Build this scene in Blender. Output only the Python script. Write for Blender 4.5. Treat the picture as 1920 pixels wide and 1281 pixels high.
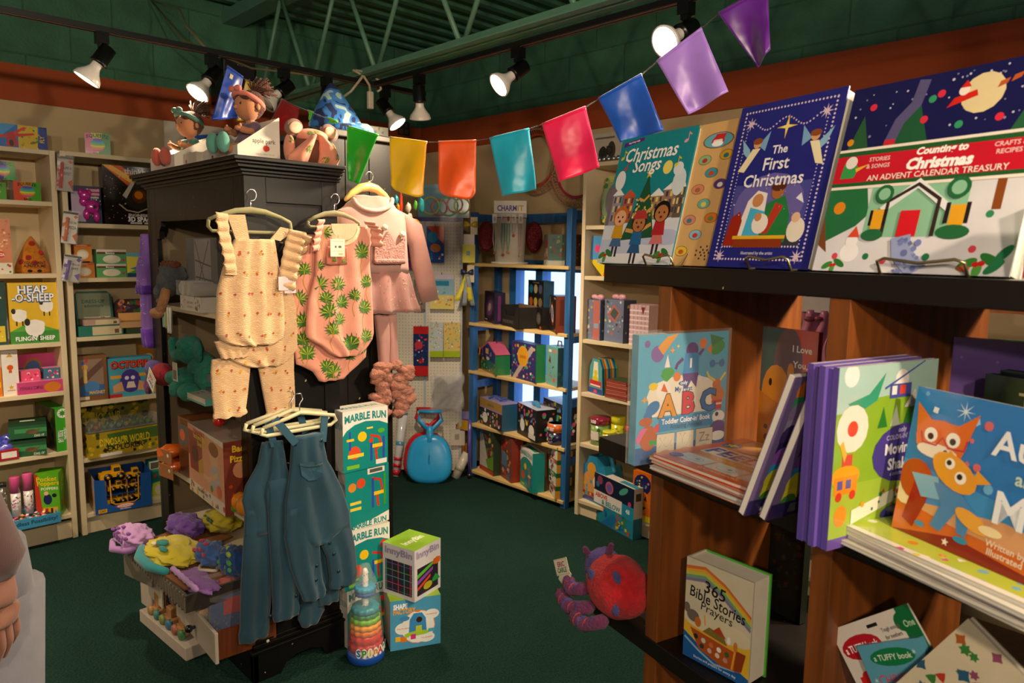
import bpy, math, random
from mathutils import Vector, Matrix, noise
from mathutils.bvhtree import BVHTree
for _o in list(bpy.data.objects): bpy.data.objects.remove(_o)
SC = bpy.context.scene
COL = SC.collection
R_ = math.radians
pi = math.pi
V = Vector
# ------------------------------------------------------------------ camera
EYE = V((0, 0, 1.5)); FOC = 1350.8; YAW, PITCH, ROLL = R_(45.919), R_(7.088), R_(.8816)
_f = V((math.cos(YAW)*math.cos(PITCH), math.sin(YAW)*math.cos(PITCH), -math.sin(PITCH)))
_r = V((math.sin(YAW), -math.cos(YAW), 0)); _u = _r.cross(_f)
_r, _u = _r*math.cos(ROLL)+_u*math.sin(ROLL), _u*math.cos(ROLL)-_r*math.sin(ROLL)
cd = bpy.data.cameras.new('camera'); cam = bpy.data.objects.new('camera', cd); COL.objects.link(cam)
cam.matrix_world = Matrix(((_r.x, _u.x, -_f.x, EYE.x), (_r.y, _u.y, -_f.y, EYE.y), (_r.z, _u.z, -_f.z, EYE.z), (0, 0, 0, 1)))
cd.sensor_width = 36; cd.lens = FOC*36/1920; cd.clip_start = .05
cd.dof.use_dof = True; cd.dof.focus_distance = 2.1; cd.dof.aperture_fstop = 6.3
SC.camera = cam
SC.view_settings.view_transform = 'Standard'; SC.view_settings.look = 'None'
SC.view_settings.gamma = 1; SC.view_settings.use_curve_mapping = False
SC.view_settings.exposure = 0.75
# ------------------------------------------------------------------ world: cool overcast daylight, seen only through the window
W = bpy.data.worlds.new('daylight'); SC.world = W; W.use_nodes = True
W.node_tree.nodes['Background'].inputs[0].default_value = (.42, .62, 1, 1)
W.node_tree.nodes['Background'].inputs[1].default_value = 1.5
def ray(px, py): return _f+_r*((px-960)/FOC)-_u*((py-640.5)/FOC)
def onplane(px, py, p, n):
    d = ray(px, py); return EYE+d*((V(p)-EYE).dot(n)/d.dot(n))
def onz(px, py, z): return onplane(px, py, (0, 0, z), V((0, 0, 1)))
# ------------------------------------------------------------------ lamps (every one sits in a track head built below)
LAMPC = (1, .78, .54)
def spot(loc, target, watts, ang=95, blend=.7, rad=.045):
    l = bpy.data.lights.new('track_bulb_light', 'SPOT'); l.energy = watts; l.color = LAMPC
    l.spot_size = R_(ang); l.spot_blend = blend; l.shadow_soft_size = rad
    o = bpy.data.objects.new('track_bulb_light', l); COL.objects.link(o)
    o.location = loc; o.rotation_euler = (V(target)-V(loc)).to_track_quat('-Z', 'Y').to_euler()
    return o
# ------------------------------------------------------------------ colours and materials
def lin(c):
    if isinstance(c, tuple): return c
    c = c.lstrip('#')
    if len(c) == 3: c = ''.join(a*2 for a in c)
    o = []
    for i in (0, 2, 4):
        v = int(c[i:i+2], 16)/255
        o.append(v/12.92 if v <= .04045 else ((v+.055)/1.055)**2.4)
    return tuple(o)
MATS = {}
def mat(kind):
    if kind in MATS: return MATS[kind]
    m = bpy.data.materials.new(kind); m.use_nodes = True; MATS[kind] = m
    nt = m.node_tree; N = nt.nodes; L = nt.links; P = N['Principled BSDF']
    def nd(t, **k):
        n = N.new(t)
        for a, b in k.items():
            if a in n.inputs: n.inputs[a].default_value = b
            else: setattr(n, a, b)
        return n
    at = nd('ShaderNodeAttribute', attribute_name='Col')
    tc = nd('ShaderNodeTexCoord')
    def vary(scale, lo, hi, detail=3, vec=None, stretch=None):
        n = nd('ShaderNodeTexNoise', Scale=scale, Detail=detail)
        if stretch:
            mp = nd('ShaderNodeMapping'); mp.inputs['Scale'].default_value = stretch
            L.new(tc.outputs['Object'], mp.inputs[0]); L.new(mp.outputs[0], n.inputs['Vector'])
        else: L.new(tc.outputs['Object'], n.inputs['Vector'])
        r = nd('ShaderNodeMapRange'); r.inputs['From Min'].default_value = .3; r.inputs['From Max'].default_value = .7
        r.inputs['To Min'].default_value = lo; r.inputs['To Max'].default_value = hi
        L.new(n.outputs[0], r.inputs[0]); return r.outputs[0], n
    def mul(a, fac):
        x = nd('ShaderNodeVectorMath', operation='SCALE'); L.new(a, x.inputs[0]); L.new(fac, x.inputs['Scale']); return x.outputs[0]
    def bump(h, s, d=.001):
        b = nd('ShaderNodeBump', Strength=s, Distance=d); L.new(h, b.inputs['Height']); L.new(b.outputs[0], P.inputs['Normal'])
    def setp(**k):
        for a, b in k.items(): P.inputs[a.replace('_', ' ')].default_value = b
    base = at.outputs['Color']
    if kind in ('print', 'gloss', 'card', 'plastic', 'wire'):
        f, n = vary(25, .95, 1.03); L.new(mul(base, f), P.inputs['Base Color'])
        setp(Roughness={'print': .38, 'gloss': .2, 'card': .7, 'plastic': .28, 'wire': .25}[kind])
        if kind == 'gloss': setp(Coat_Weight=.5, Coat_Roughness=.08)
        if kind == 'wire': setp(Metallic=.9)
    elif kind == 'satin':
        f, n = vary(9, .85, 1.1, 2); L.new(mul(base, f), P.inputs['Base Color']); setp(Roughness=.33, Sheen_Weight=.3)
        _, n2 = vary(11, 0, 1, 2); bump(n2.outputs[0], .7, .012)
    elif kind in ('fabric', 'gauze', 'fleece', 'velour'):
        f, n = vary(14, .9, 1.05); L.new(mul(base, f), P.inputs['Base Color']); setp(Roughness=.9, Sheen_Weight=.25)
        w = nd('ShaderNodeTexWave', Scale=120, Distortion=2.5) if kind != 'gauze' else nd('ShaderNodeTexWave', Scale=70, Distortion=11, bands_direction='Z')
        L.new(tc.outputs['Object'], w.inputs[0]); bump(w.outputs[0], .35 if kind != 'gauze' else .9, .0006 if kind != 'gauze' else .001)
    elif kind == 'plush':
        f, n = vary(60, .72, 1.12, 6); L.new(mul(base, f), P.inputs['Base Color']); setp(Roughness=1, Sheen_Weight=.12)
        _, n2 = vary(160, 0, 1, 4); bump(n2.outputs[0], 1, .008)
    elif kind == 'camo':
        n = nd('ShaderNodeTexNoise', Scale=14, Detail=1.5, Distortion=1.2); L.new(tc.outputs['Object'], n.inputs[0])
        cr = nd('ShaderNodeValToRGB'); cr.color_ramp.interpolation = 'CONSTANT'; e = cr.color_ramp.elements
        e[0].color = (*lin('#1d2a55'), 1); e[1].position = .42; e[1].color = (*lin('#2a6ab0'), 1)
        x = e.new(.5); x.color = (*lin('#3f78b8'), 1); x = e.new(.57); x.color = (*lin('#9db9b4'), 1)
        L.new(n.outputs[0], cr.inputs[0]); L.new(cr.outputs[0], P.inputs['Base Color']); setp(Roughness=.9)
    elif kind == 'sequin':
        v = nd('ShaderNodeTexVoronoi', Scale=160); L.new(tc.outputs['Object'], v.inputs[0])
        L.new(base, P.inputs['Base Color']); setp(Roughness=.3, Metallic=.4); bump(v.outputs[0], 1, .003)
    elif kind == 'wood':
        f, n = vary(7, .62, 1.2, 5, stretch=(6, 6, .5)); L.new(mul(base, f), P.inputs['Base Color']); setp(Roughness=.42, Coat_Weight=.15); bump(n.outputs[0], .15)
    elif kind == 'woodx':
        f, n = vary(7, .75, 1.12, 5, stretch=(.5, 6, 6)); L.new(mul(base, f), P.inputs['Base Color']); setp(Roughness=.5)
    elif kind == 'blackpaint':
        n = nd('ShaderNodeTexNoise', Scale=55, Detail=3); L.new(tc.outputs['Object'], n.inputs[0])
        cr = nd('ShaderNodeValToRGB'); e = cr.color_ramp.elements; e[0].position = .735; e[1].position = .75
        e[0].color = (0, 0, 0, 1); e[1].color = (1, 1, 1, 1); L.new(n.outputs[0], cr.inputs[0])
        mx = nd('ShaderNodeMix', data_type='RGBA'); L.new(cr.outputs[0], mx.inputs[0]); L.new(base, mx.inputs[6]); mx.inputs[7].default_value = (*lin('#b8a070'), 1)
        L.new(mx.outputs[2], P.inputs['Base Color']); setp(Roughness=.45, Specular_IOR_Level=.3)
        _, n2 = vary(4, 0, 1, 5, stretch=(9, 9, .6)); bump(n2.outputs[0], .3, .002)
    elif kind == 'shelfwhite':
        f, n = vary(3, .93, 1.04); L.new(mul(base, f), P.inputs['Base Color']); setp(Roughness=.45)
    elif kind == 'wall':
        f, n = vary(2.5, .9, 1.05, 5); L.new(mul(base, f), P.inputs['Base Color']); setp(Roughness=.8)
        _, n2 = vary(60, 0, 1, 4); bump(n2.outputs[0], .2, .002)
    elif kind == 'block':
        mp = nd('ShaderNodeMapping'); sx = nd('ShaderNodeSeparateXYZ'); cx = nd('ShaderNodeCombineXYZ'); ad = nd('ShaderNodeMath', operation='ADD')
        L.new(tc.outputs['Object'], sx.inputs[0]); L.new(sx.outputs[0], ad.inputs[0]); L.new(sx.outputs[1], ad.inputs[1])
        L.new(ad.outputs[0], cx.inputs[0]); L.new(sx.outputs[2], cx.inputs[1])
        b = nd('ShaderNodeTexBrick'); L.new(cx.outputs[0], b.inputs['Vector'])
        for a, c in (('Scale', 1), ('Mortar Size', .006), ('Brick Width', .41), ('Row Height', .205), ('Mortar Smooth', .6)): b.inputs[a].default_value = c
        b.inputs['Color1'].default_value = (1, 1, 1, 1); b.inputs['Color2'].default_value = (.88, .88, .88, 1); b.inputs['Mortar'].default_value = (.75, .75, .75, 1)
        f, n = vary(6, .7, 1.15, 6); mm = nd('ShaderNodeMix', data_type='RGBA', blend_type='MULTIPLY'); mm.inputs[0].default_value = 1
        L.new(mul(base, f), mm.inputs[6]); L.new(b.outputs[0], mm.inputs[7]); L.new(mm.outputs[2], P.inputs['Base Color']); setp(Roughness=.75)
        _, n2 = vary(70, 0, 1, 5); s = nd('ShaderNodeMath', operation='MULTIPLY_ADD'); L.new(b.outputs['Fac'], s.inputs[0]); s.inputs[1].default_value = -.8; L.new(n2.outputs[0], s.inputs[2])
        bump(s.outputs[0], .7, .006)
    elif kind == 'carpet':
        f, n = vary(170, .45, 1.5, 3); f2, _ = vary(2.2, .85, 1.12, 3)
        v = nd('ShaderNodeTexVoronoi', Scale=95); L.new(tc.outputs['Object'], v.inputs[0])
        L.new(mul(mul(base, f), f2), P.inputs['Base Color']); setp(Roughness=1, Specular_IOR_Level=.15); bump(v.outputs[0], 1, .004)
    elif kind == 'metalpaint':
        f, n = vary(20, .9, 1.08); L.new(mul(base, f), P.inputs['Base Color']); setp(Roughness=.4)
    elif kind == 'bulb':
        L.new(base, P.inputs['Base Color']); L.new(base, P.inputs['Emission Color']); setp(Emission_Strength=9, Roughness=.5)
    elif kind == 'clear':
        setp(Base_Color=(1, 1, 1, 1), Roughness=.06, Alpha=.1); _, n2 = vary(30, 0, 1, 3); bump(n2.outputs[0], .8, .01)
        P.inputs['Specular IOR Level'].default_value = 1
    elif kind == 'glass':
        setp(Base_Color=(.9, .95, 1, 1), Roughness=.02, Alpha=.08)
    return m
# ------------------------------------------------------------------ mesh builder: one builder becomes one mesh object
class M:
    def __init__(s, col='#888', mt='print', sm=False):
        s.v = []; s.f = []; s.fc = []; s.fm = []; s.fs = []; s.col = col; s.mt = mt; s.sm = sm; s.T = Matrix.Identity(4)
    def add(s, vs, fs, col=None, mt=None, sm=None):
        o = len(s.v); T = s.T
        s.v += [T @ V(p) for p in vs]
        c = lin(col or s.col)
        for f in fs:
            s.f.append([o+i for i in f]); s.fc.append(c); s.fm.append(mt or s.mt); s.fs.append(s.sm if sm is None else sm)
        return s
    def mesh(s, name):
        me = bpy.data.meshes.new(name); me.from_pydata(s.v, [], s.f)
        ks = []
        for k in s.fm:
            if k not in ks: ks.append(k)
        for k in ks: me.materials.append(mat(k))
        me.polygons.foreach_set('material_index', [ks.index(k) for k in s.fm])
        me.polygons.foreach_set('use_smooth', s.fs)
        a = me.color_attributes.new('Col', 'FLOAT_COLOR', 'CORNER'); buf = []
        for p, c in zip(s.f, s.fc): buf += [*c, 1]*len(p)
        a.data.foreach_set('color', buf); me.update(); return me
    # --- solids
    def box(s, x0, x1, y0, y1, z0, z1, col=None, mt=None):
        vs = [(x, y, z) for z in (z0, z1) for y in (y0, y1) for x in (x0, x1)]
        return s.add(vs, [(0, 2, 3, 1), (4, 5, 7, 6), (0, 1, 5, 4), (2, 6, 7, 3), (0, 4, 6, 2), (1, 3, 7, 5)], col, mt, False)
    def loft(s, rings, n=18, col=None, mt=None, sm=True, cap=True):
        vs = []
        for r in rings:
            c, A, B = V(r[0]), V(r[1]), V(r[2]); am, k, ph = r[3] if len(r) > 3 else (0, 0, 0)
            for i in range(n):
                t = 2*pi*i/n; w = 1+am*math.cos(k*t+ph)
                vs.append(c+A*math.cos(t)*w+B*math.sin(t)*w)
        fs = [(j*n+i, j*n+(i+1) % n, (j+1)*n+(i+1) % n, (j+1)*n+i) for j in range(len(rings)-1) for i in range(n)]
        if cap: fs += [tuple(range(n))[::-1], tuple(range((len(rings)-1)*n, len(rings)*n))]
        return s.add(vs, fs, col, mt, sm)
    def limb(s, pts, rad, n=12, col=None, mt=None, cap=True, sm=True, rnd=True):
        pts = [V(p) for p in pts]; k = len(pts)
        rad = [rad]*k if not hasattr(rad, '__len__') else list(rad)
        if rnd and k > 1 and rad[0] > .006:
            d = (pts[0]-pts[1]).normalized(); e = (pts[-1]-pts[-2]).normalized()
            pts = [pts[0]+d*rad[0]*.7]+pts+[pts[-1]+e*rad[-1]*.7]; rad = [rad[0]*.45]+rad+[rad[-1]*.45]; k += 2
        rings = []; up = None
        for i in range(k):
            t = (pts[min(i+1, k-1)]-pts[max(i-1, 0)]).normalized()
            if up is None: up = V((0, 0, 1)) if abs(t.z) < .9 else V((1, 0, 0))
            a = t.cross(up).normalized(); b = a.cross(t).normalized(); up = b
            rings.append((pts[i], a*rad[i], b*rad[i]))
        return s.loft(rings, n, col, mt, sm, cap)
    def ell(s, c, r, col=None, mt=None, n=18, m=11, rot=None, nz=0, sm=True):
        c = V(c); r = (r, r, r) if not hasattr(r, '__len__') else r; vs = []; Q = rot.to_matrix() if rot else Matrix.Identity(3)
        for j in range(m+1):
            a = pi*j/m
            for i in range(n):
                t = 2*pi*i/n; p = V((math.sin(a)*math.cos(t), math.sin(a)*math.sin(t), math.cos(a)))
                w = 1+nz*noise.noise(p*2.3+c*9)+(.45*nz*noise.noise(p*6+c*5) if n > 24 else 0) if nz else 1
                vs.append(c+Q @ V((p.x*r[0]*w, p.y*r[1]*w, p.z*r[2]*w)))
        fs = [(j*n+i, (j+1)*n+i, (j+1)*n+(i+1) % n, j*n+(i+1) % n) for j in range(m) for i in range(n)]
        return s.add(vs, fs, col, mt, sm)
    def lathe(s, prof, c=(0, 0, 0), n=24, col=None, mt=None, sm=True, cap=True, wav=None):
        return s.loft([((c[0], c[1], c[2]+z), (r, 0, 0), (0, r, 0), (wav or (0, 0, 0))) for r, z in prof], n, col, mt, sm, cap)
    def prism(s, pts, y0, y1, col=None, mt=None, side=None):
        n = len(pts); vs = [(x, y0, z) for x, z in pts]+[(x, y1, z) for x, z in pts]
        s.add(vs, [tuple(range(n)), tuple(range(n, 2*n))[::-1]], col, mt, False)
        return s.add(vs, [(i, i+n, (i+1) % n+n, (i+1) % n) for i in range(n)], side or col, mt, False)
    def sheet(s, fn, nu, nv, col=None, mt=None, th=.0015, sm=True):
        P = [[V(fn(i/nu, j/nv)) for i in range(nu+1)] for j in range(nv+1)]; vs = []; vb = []
        for j in range(nv+1):
            for i in range(nu+1):
                a = P[j][min(i+1, nu)]-P[j][max(i-1, 0)]; b = P[min(j+1, nv)][i]-P[max(j-1, 0)][i]; q = a.cross(b)
                q = q.normalized()*th if q.length > 1e-9 else V((0, th, 0))
                vs.append(P[j][i]); vb.append(P[j][i]-q)
        w = nu+1; o = len(vs); fs = [(j*w+i, j*w+i+1, (j+1)*w+i+1, (j+1)*w+i) for j in range(nv) for i in range(nu)]
        fs += [tuple(o+k for k in f)[::-1] for f in fs]
        rim = [i for i in range(nu+1)]+[j*w+nu for j in range(1, nv+1)]+[nv*w+i for i in range(nu-1, -1, -1)]+[j*w for j in range(nv-1, 0, -1)]
        fs += [(rim[k], rim[k]+o, rim[(k+1) % len(rim)]+o, rim[(k+1) % len(rim)]) for k in range(len(rim))]
        return s.add(vs+vb, fs, col, mt, sm)
    # --- print on a flat face: o = lower left corner, ux, uy = unit axes, w x h metres
    def art(s, o, ux, uy, w, h, ops, eps=.00013, mt=None):
        o = V(o); ux = V(ux); uy = V(uy); nn = ux.cross(uy); lay = []; mn = min(w, h)
        for op in ops:
            if not op: continue
            t = op[0]; a_ = mn/w; b_ = mn/h     # each mark lies just above the marks it overlaps
            if t == 'r': bb = op[1:5]
            elif t == 'e': q_ = max(op[3]*w, op[4]*h) if len(op) > 6 else 0; bb = (op[1]-max(op[3], q_/w), op[2]-max(op[4], q_/h), op[1]+max(op[3], q_/w), op[2]+max(op[4], q_/h))
            elif t in 'c*': bb = (op[1]-op[3]*a_, op[2]-op[3]*b_, op[1]+op[3]*a_, op[2]+op[3]*b_)
            elif t in 'pl': q_ = op[2]/2 if t == 'l' else 0; bb = (min(op[1][::2])-q_*a_, min(op[1][1::2])-q_*b_, max(op[1][::2])+q_*a_, max(op[1][1::2])+q_*b_)
            elif t == 'n': bb = (op[3]-op[7]*a_, op[4]-op[7]*b_, op[5]+op[7]*a_, op[6]+op[7]*b_)
            else: q_ = op[6]/2 if len(op) > 6 else .5; bb = (op[2]-q_, op[3]-op[4], op[2]+q_, op[3]+op[4]) if not (len(op) > 7 and abs(op[7]) > 30) else (op[2]-op[4], op[3]-q_, op[2]+op[4], op[3]+q_)
            k = 1+max([l_ for x_, l_ in lay if x_[0] < bb[2] and x_[2] > bb[0] and x_[1] < bb[3] and x_[3] > bb[1]] or [0]); lay.append((bb, k)); e = nn*(eps*k)
            def P(x, y): return o+ux*(x*w)+uy*(y*h)+e
            n0 = len(s.v)
            if t == 'r':
                x0, y0, x1, y1 = op[1:5]; s.add([P(x0, y0), P(x1, y0), P(x1, y1), P(x0, y1)], [(0, 1, 2, 3)], op[5], mt, False)
            elif t == 'e':
                cx, cy, rx, ry = op[1:5]; rt = R_(op[6]) if len(op) > 6 else 0; ps = []
                for i in range(16):
                    a = 2*pi*i/16; x = rx*w*math.cos(a); y = ry*h*math.sin(a)
                    ps.append(P(cx, cy)+ux*(x*math.cos(rt)-y*math.sin(rt))+uy*(x*math.sin(rt)+y*math.cos(rt)))
                s.add(ps, [tuple(range(16))], op[5], mt, False)
            elif t == 'c':
                r = op[3]*min(w, h); s.add([P(op[1], op[2])+ux*(r*math.cos(2*pi*i/14))+uy*(r*math.sin(2*pi*i/14)) for i in range(14)], [tuple(range(14))], op[4], mt, False)
            elif t == 'p':
                q = op[1]; s.add([P(q[i], q[i+1]) for i in range(0, len(q), 2)], [tuple(range(len(q)//2))], op[2], mt, False)
            elif t == '*':
                r = op[3]*min(w, h); n = op[4]; fr = op[6] if len(op) > 6 else .45
                ps = [P(op[1], op[2])+ux*(r*(1 if i % 2 == 0 else fr)*math.sin(pi*i/n))+uy*(r*(1 if i % 2 == 0 else fr)*math.cos(pi*i/n)) for i in range(2*n)]
                s.add(ps, [tuple(range(2*n))], op[5], mt, False)
            elif t == 'l':
                q = op[1]; hw = op[2]*min(w, h)/2; ps = [P(q[i], q[i+1]) for i in range(0, len(q), 2)]
                L, Rr = [], []
                for i, p in enumerate(ps):
                    d = (ps[min(i+1, len(ps)-1)]-ps[max(i-1, 0)]).normalized(); g = nn.cross(d)*hw; L.append(p+g); Rr.append(p-g)
                m_ = len(ps); s.add(L+Rr, [(i+m_, i+1+m_, i+1, i) for i in range(m_-1)], op[3], mt, False)
            elif t == 'n':
                rg = random.Random(op[1]); cs = op[8]; x0, y0, x1, y1 = op[3:7]
                for i in range(op[2]):
                    x = rg.uniform(x0, x1); y = rg.uniform(y0, y1); r = op[7]*rg.uniform(.5, 1)*min(w, h); n = rg.choice((3, 4, 5, 8, 8)); a0 = rg.random()*6
                    s.add([P(x, y)+nn*(eps*.02*i)+ux*(r*math.cos(a0+2*pi*q/n))+uy*(r*math.sin(a0+2*pi*q/n)) for q in range(n)], [tuple(range(n))], rg.choice(cs), mt, False)
            elif t == 't':
                d = dict(zip(('mw', 'rot', 'sh', 'bold', 'arc'), op[6:])); tv, tf, tw = glyphs(op[1], d.get('bold', 0))
                sc = op[4]*h; mw = d.get('mw', .9)*w; sx = min(sc, mw/max(tw, 1e-6)); rt = R_(d.get('rot', 0)); sh = d.get('sh', 0); arc = d.get('arc', 0)
                ps = []
                for x, y in tv:
                    X = x*sx+y*sc*sh; Y = y*sc-arc*h*(2*x/max(tw, 1e-6))**2
                    ps.append(P(op[2], op[3])+ux*(X*math.cos(rt)-Y*math.sin(rt))+uy*(X*math.sin(rt)+Y*math.cos(rt)))
                s.add(ps, tf, op[5], mt, False); continue
            O_ = s.T @ o; X_ = s.T.to_3x3() @ ux; Y_ = s.T.to_3x3() @ uy
            for q_ in range(n0, len(s.v)):      # nothing printed reaches past the edge of its face
                p_ = s.v[q_]; a_ = (p_-O_).dot(X_); b_ = (p_-O_).dot(Y_); s.v[q_] = p_+X_*(min(max(a_, 0), w)-a_)+Y_*(min(max(b_, 0), h)-b_)
        return s
_G = {}
def glyphs(txt, bold=0):
    k = (txt, bold)
    if k in _G: return _G[k]
    c = bpy.data.curves.new('lettering', 'FONT'); c.body = txt; c.size = 1; c.align_x = 'CENTER'; c.resolution_u = 2; c.offset = bold
    o = bpy.data.objects.new('lettering', c); COL.objects.link(o); dg = bpy.context.evaluated_depsgraph_get()
    me = bpy.data.meshes.new_from_object(o.evaluated_get(dg))
    vs = [(v.co.x, v.co.y) for v in me.vertices]; fs = [tuple(p.vertices) for p in me.polygons if p.normal.z > 0 or True]
    bpy.data.objects.remove(o); bpy.data.curves.remove(c); bpy.data.meshes.remove(me)
    if not vs: vs = [(0, 0)]*3; fs = [(0, 1, 2)]
    xs = [v[0] for v in vs]; ys = [v[1] for v in vs]; w = max(xs)-min(xs); mx = (max(xs)+min(xs))/2; my = (max(ys)+min(ys))/2; hh = .72 if len(txt) else 1
    vs = [((x-mx)/hh, (y-my)/hh) for x, y in vs]; _G[k] = (vs, fs, w/hh); return _G[k]
# ------------------------------------------------------------------ scene objects
def tagit(o, label=None, cat=None, group=None, kind=None):
    if label: o['label'] = label
    if cat: o['category'] = cat
    if group: o['group'] = group
    if kind: o['kind'] = kind
    return o
def thing(name, label, cat, loc=(0, 0, 0), rz=0, group=None, tilt=0, roll=0, scale=None):
    o = bpy.data.objects.new(name, None); COL.objects.link(o); o.empty_display_size = .05
    o.location = loc; o.rotation_euler = (R_(tilt), R_(roll), R_(rz))
    if scale: o.scale = (scale,)*3 if not hasattr(scale, '__len__') else scale
    return tagit(o, label, cat, group)
def part(name, m, parent=None, label=None, bev=0, sub=0, solid=0):
    o = bpy.data.objects.new(name, m.mesh(name) if isinstance(m, M) else m); COL.objects.link(o)
    if parent: o.parent = parent
    if label: o['label'] = label
    if bev:
        b = o.modifiers.new('bevel', 'BEVEL'); b.width = bev; b.segments = 2; b.limit_method = 'ANGLE'; b.harden_normals = False
    if solid: q = o.modifiers.new('solid', 'SOLIDIFY'); q.thickness = solid
    if sub: q = o.modifiers.new('sub', 'SUBSURF'); q.levels = q.render_levels = sub
    return o
def solo(name, m, label, cat, loc=(0, 0, 0), rz=0, group=None, tilt=0, roll=0, **k):
    o = part(name, m, None, **k); o.location = loc; o.rotation_euler = (R_(tilt), R_(roll), R_(rz)); return tagit(o, label, cat, group)
def struct(name, m, **k): return tagit(part(name, m, None, **k), kind='structure')
def copyof(o, label, loc, rz=None, group=None):
    r = o.copy(); COL.objects.link(r); r.location = loc
    if rz is not None: r.rotation_euler = (o.rotation_euler[0], o.rotation_euler[1], R_(rz))
    if label: r['label'] = label
    if group: r['group'] = group
    for ch in list(o.children):
        c = ch.copy(); COL.objects.link(c); c.parent = r
        for g in list(ch.children):
            d = g.copy(); COL.objects.link(d); d.parent = c
    return r
# a frame is a vertical plane in the place: origin, heading of its local x; y runs away from the viewer into the shelf
class Fr:
    def __init__(s, p, rz):
        s.p = V((p[0], p[1], 0)); s.rz = rz; a = R_(rz); s.x = V((math.cos(a), math.sin(a), 0)); s.y = V((-math.sin(a), math.cos(a), 0))
    def w(s, x, y, z): return s.p+s.x*x+s.y*y+V((0, 0, z))
    def hit(s, px, py, inset=0):
        q = onplane(px, py, s.p+s.y*inset, s.y); d = q-s.p; return d.dot(s.x), q.z
    # front face seen between pixel columns a..b, top at row t, standing at height z, set back by inset -> centre, width, height
    def fit(s, a, b, t, z, inset):
        for _ in range(2): pass
        m = (a+b)/2; lo = 200; hi = 1250
        for _ in range(30):
            mid = (lo+hi)/2
            if s.hit(m, mid, inset)[1] > z: lo = mid
            else: hi = mid
        yb = (lo+hi)/2; xa = s.hit(a, (t+yb)/2, inset)[0]; xb = s.hit(b, (t+yb)/2, inset)[0]
        return (xa+xb)/2, xb-xa, s.hit(m, t, inset)[1]-z
FL = Fr((0, 4.12), 0)            # white units on the left wall
FR = Fr((3.065, 0), -90)         # white unit on the right wall
FB = Fr((3.08, 0), -90)          # blue unit
FC = Fr((1.02, 0), -90)          # open face of the black cabinet
FS = Fr((0, 2.31), 0)            # side of the black cabinet where the clothes hang
FX = Fr((1.2644, 1.0157), -104.4)  # book fixture, x runs to the right along its front edge, 0 at the far end
def cartonmesh(w, d, h, base, F=(), L=(), Rr=(), T=(), mt='print', c2=None):
    m = M(base, mt); m.box(-w/2, w/2, 0, d, 0, h)
    if c2: m.fc[1] = lin(c2)
    m.art((-w/2, 0, 0), (1, 0, 0), (0, 0, 1), w, h, F)
    m.art((-w/2, d, 0), (0, -1, 0), (0, 0, 1), d, h, L)
    m.art((w/2, 0, 0), (0, 1, 0), (0, 0, 1), d, h, Rr)
    m.art((-w/2, 0, h), (1, 0, 0), (0, 1, 0), w, d, T)
    return m
# product box seen on frame fr between pixel columns a..b; turn rotates it on its base
def carton(name, label, fr, a, b, t, z, d, base, F=(), L=(), Rr=(), T=(), inset=.03, turn=0, group=None, cat='box', mt='print', wk=1, hk=1, c2=None):
    x, w, h = fr.fit(a, b, t, z, inset); w *= wk; h *= hk
    return solo(name, cartonmesh(w, d, h, base, F, L, Rr, T, mt, c2), label, cat, fr.w(x, inset, z), fr.rz+turn, group)
# ================================================================== the room
X1, Y1, X0, Y0, ZD = 3.35, 4.47, -2.6, -2.4, 2.93
CREAM = '#cdb489'; BAND = '#a84a1c'; GREEN = '#447a5c'
def wallmesh(a, b, holes=None):
    m = M(CREAM, 'wall'); a = V(a); b = V(b)
    def q(s0, s1, z0, z1, c, mt):
        A = a.lerp(b, s0); B = a.lerp(b, s1); m.add([(A.x, A.y, z0), (B.x, B.y, z0), (B.x, B.y, z1), (A.x, A.y, z1)], [(0, 1, 2, 3)], c, mt)
    if holes:
        s0, s1, z0, z1 = holes; q(0, s0, 0, 2.22, CREAM, 'wall'); q(s1, 1, 0, 2.22, CREAM, 'wall'); q(s0, s1, 0, z0, CREAM, 'wall'); q(s0, s1, z1, 2.22, CREAM, 'wall')
    else: q(0, 1, 0, 2.22, CREAM, 'wall')
    q(0, 1, 2.4, 3.1, GREEN, 'block'); return m
struct('wall_left', wallmesh((X0, Y1, 0), (X1, Y1, 0)))
WY0, WY1, WZ0, WZ1 = 2.66, 3.44, .35, 1.43
L_ = Y1-Y0
struct('wall_right', wallmesh((X1, Y1, 0), (X1, Y0, 0), ((Y1-WY1)/L_, (Y1-WY0)/L_, WZ0, WZ1)))
struct('wall_near', wallmesh((X1, Y0, 0), (X0, Y0, 0)))
struct('wall_back', wallmesh((X0, Y0, 0), (X0, Y1, 0)))
m = M(BAND, 'wall'); m.box(X0, X1, Y1-.02, Y1+.01, 2.22, 2.4); struct('trim_1', m)
m = M(BAND, 'wall'); m.box(X1-.02, X1+.01, Y0, Y1-.02, 2.22, 2.4); struct('trim_2', m)
m = M('#143028', 'carpet'); m.add([(X0, Y0, 0), (X1, Y0, 0), (X1, Y1, 0), (X0, Y1, 0)], [(0, 1, 2, 3)]); struct('floor', m)
# ribbed steel roof deck, ribs along X
m = M('#4a7c63', 'metalpaint'); y = Y0; pr = []
while y < Y1+.2:
    pr += [(y, ZD), (y+.05, ZD), (y+.07, ZD+.045), (y+.13, ZD+.045), (y+.15, ZD)]; y += .15
vs = [(X0, a, b) for a, b in pr]+[(X1, a, b) for a, b in pr]; n = len(pr)
m.add(vs, [(i, i+1, i+1+n, i+n) for i in range(n-1)]); struct('ceiling', m)
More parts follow.
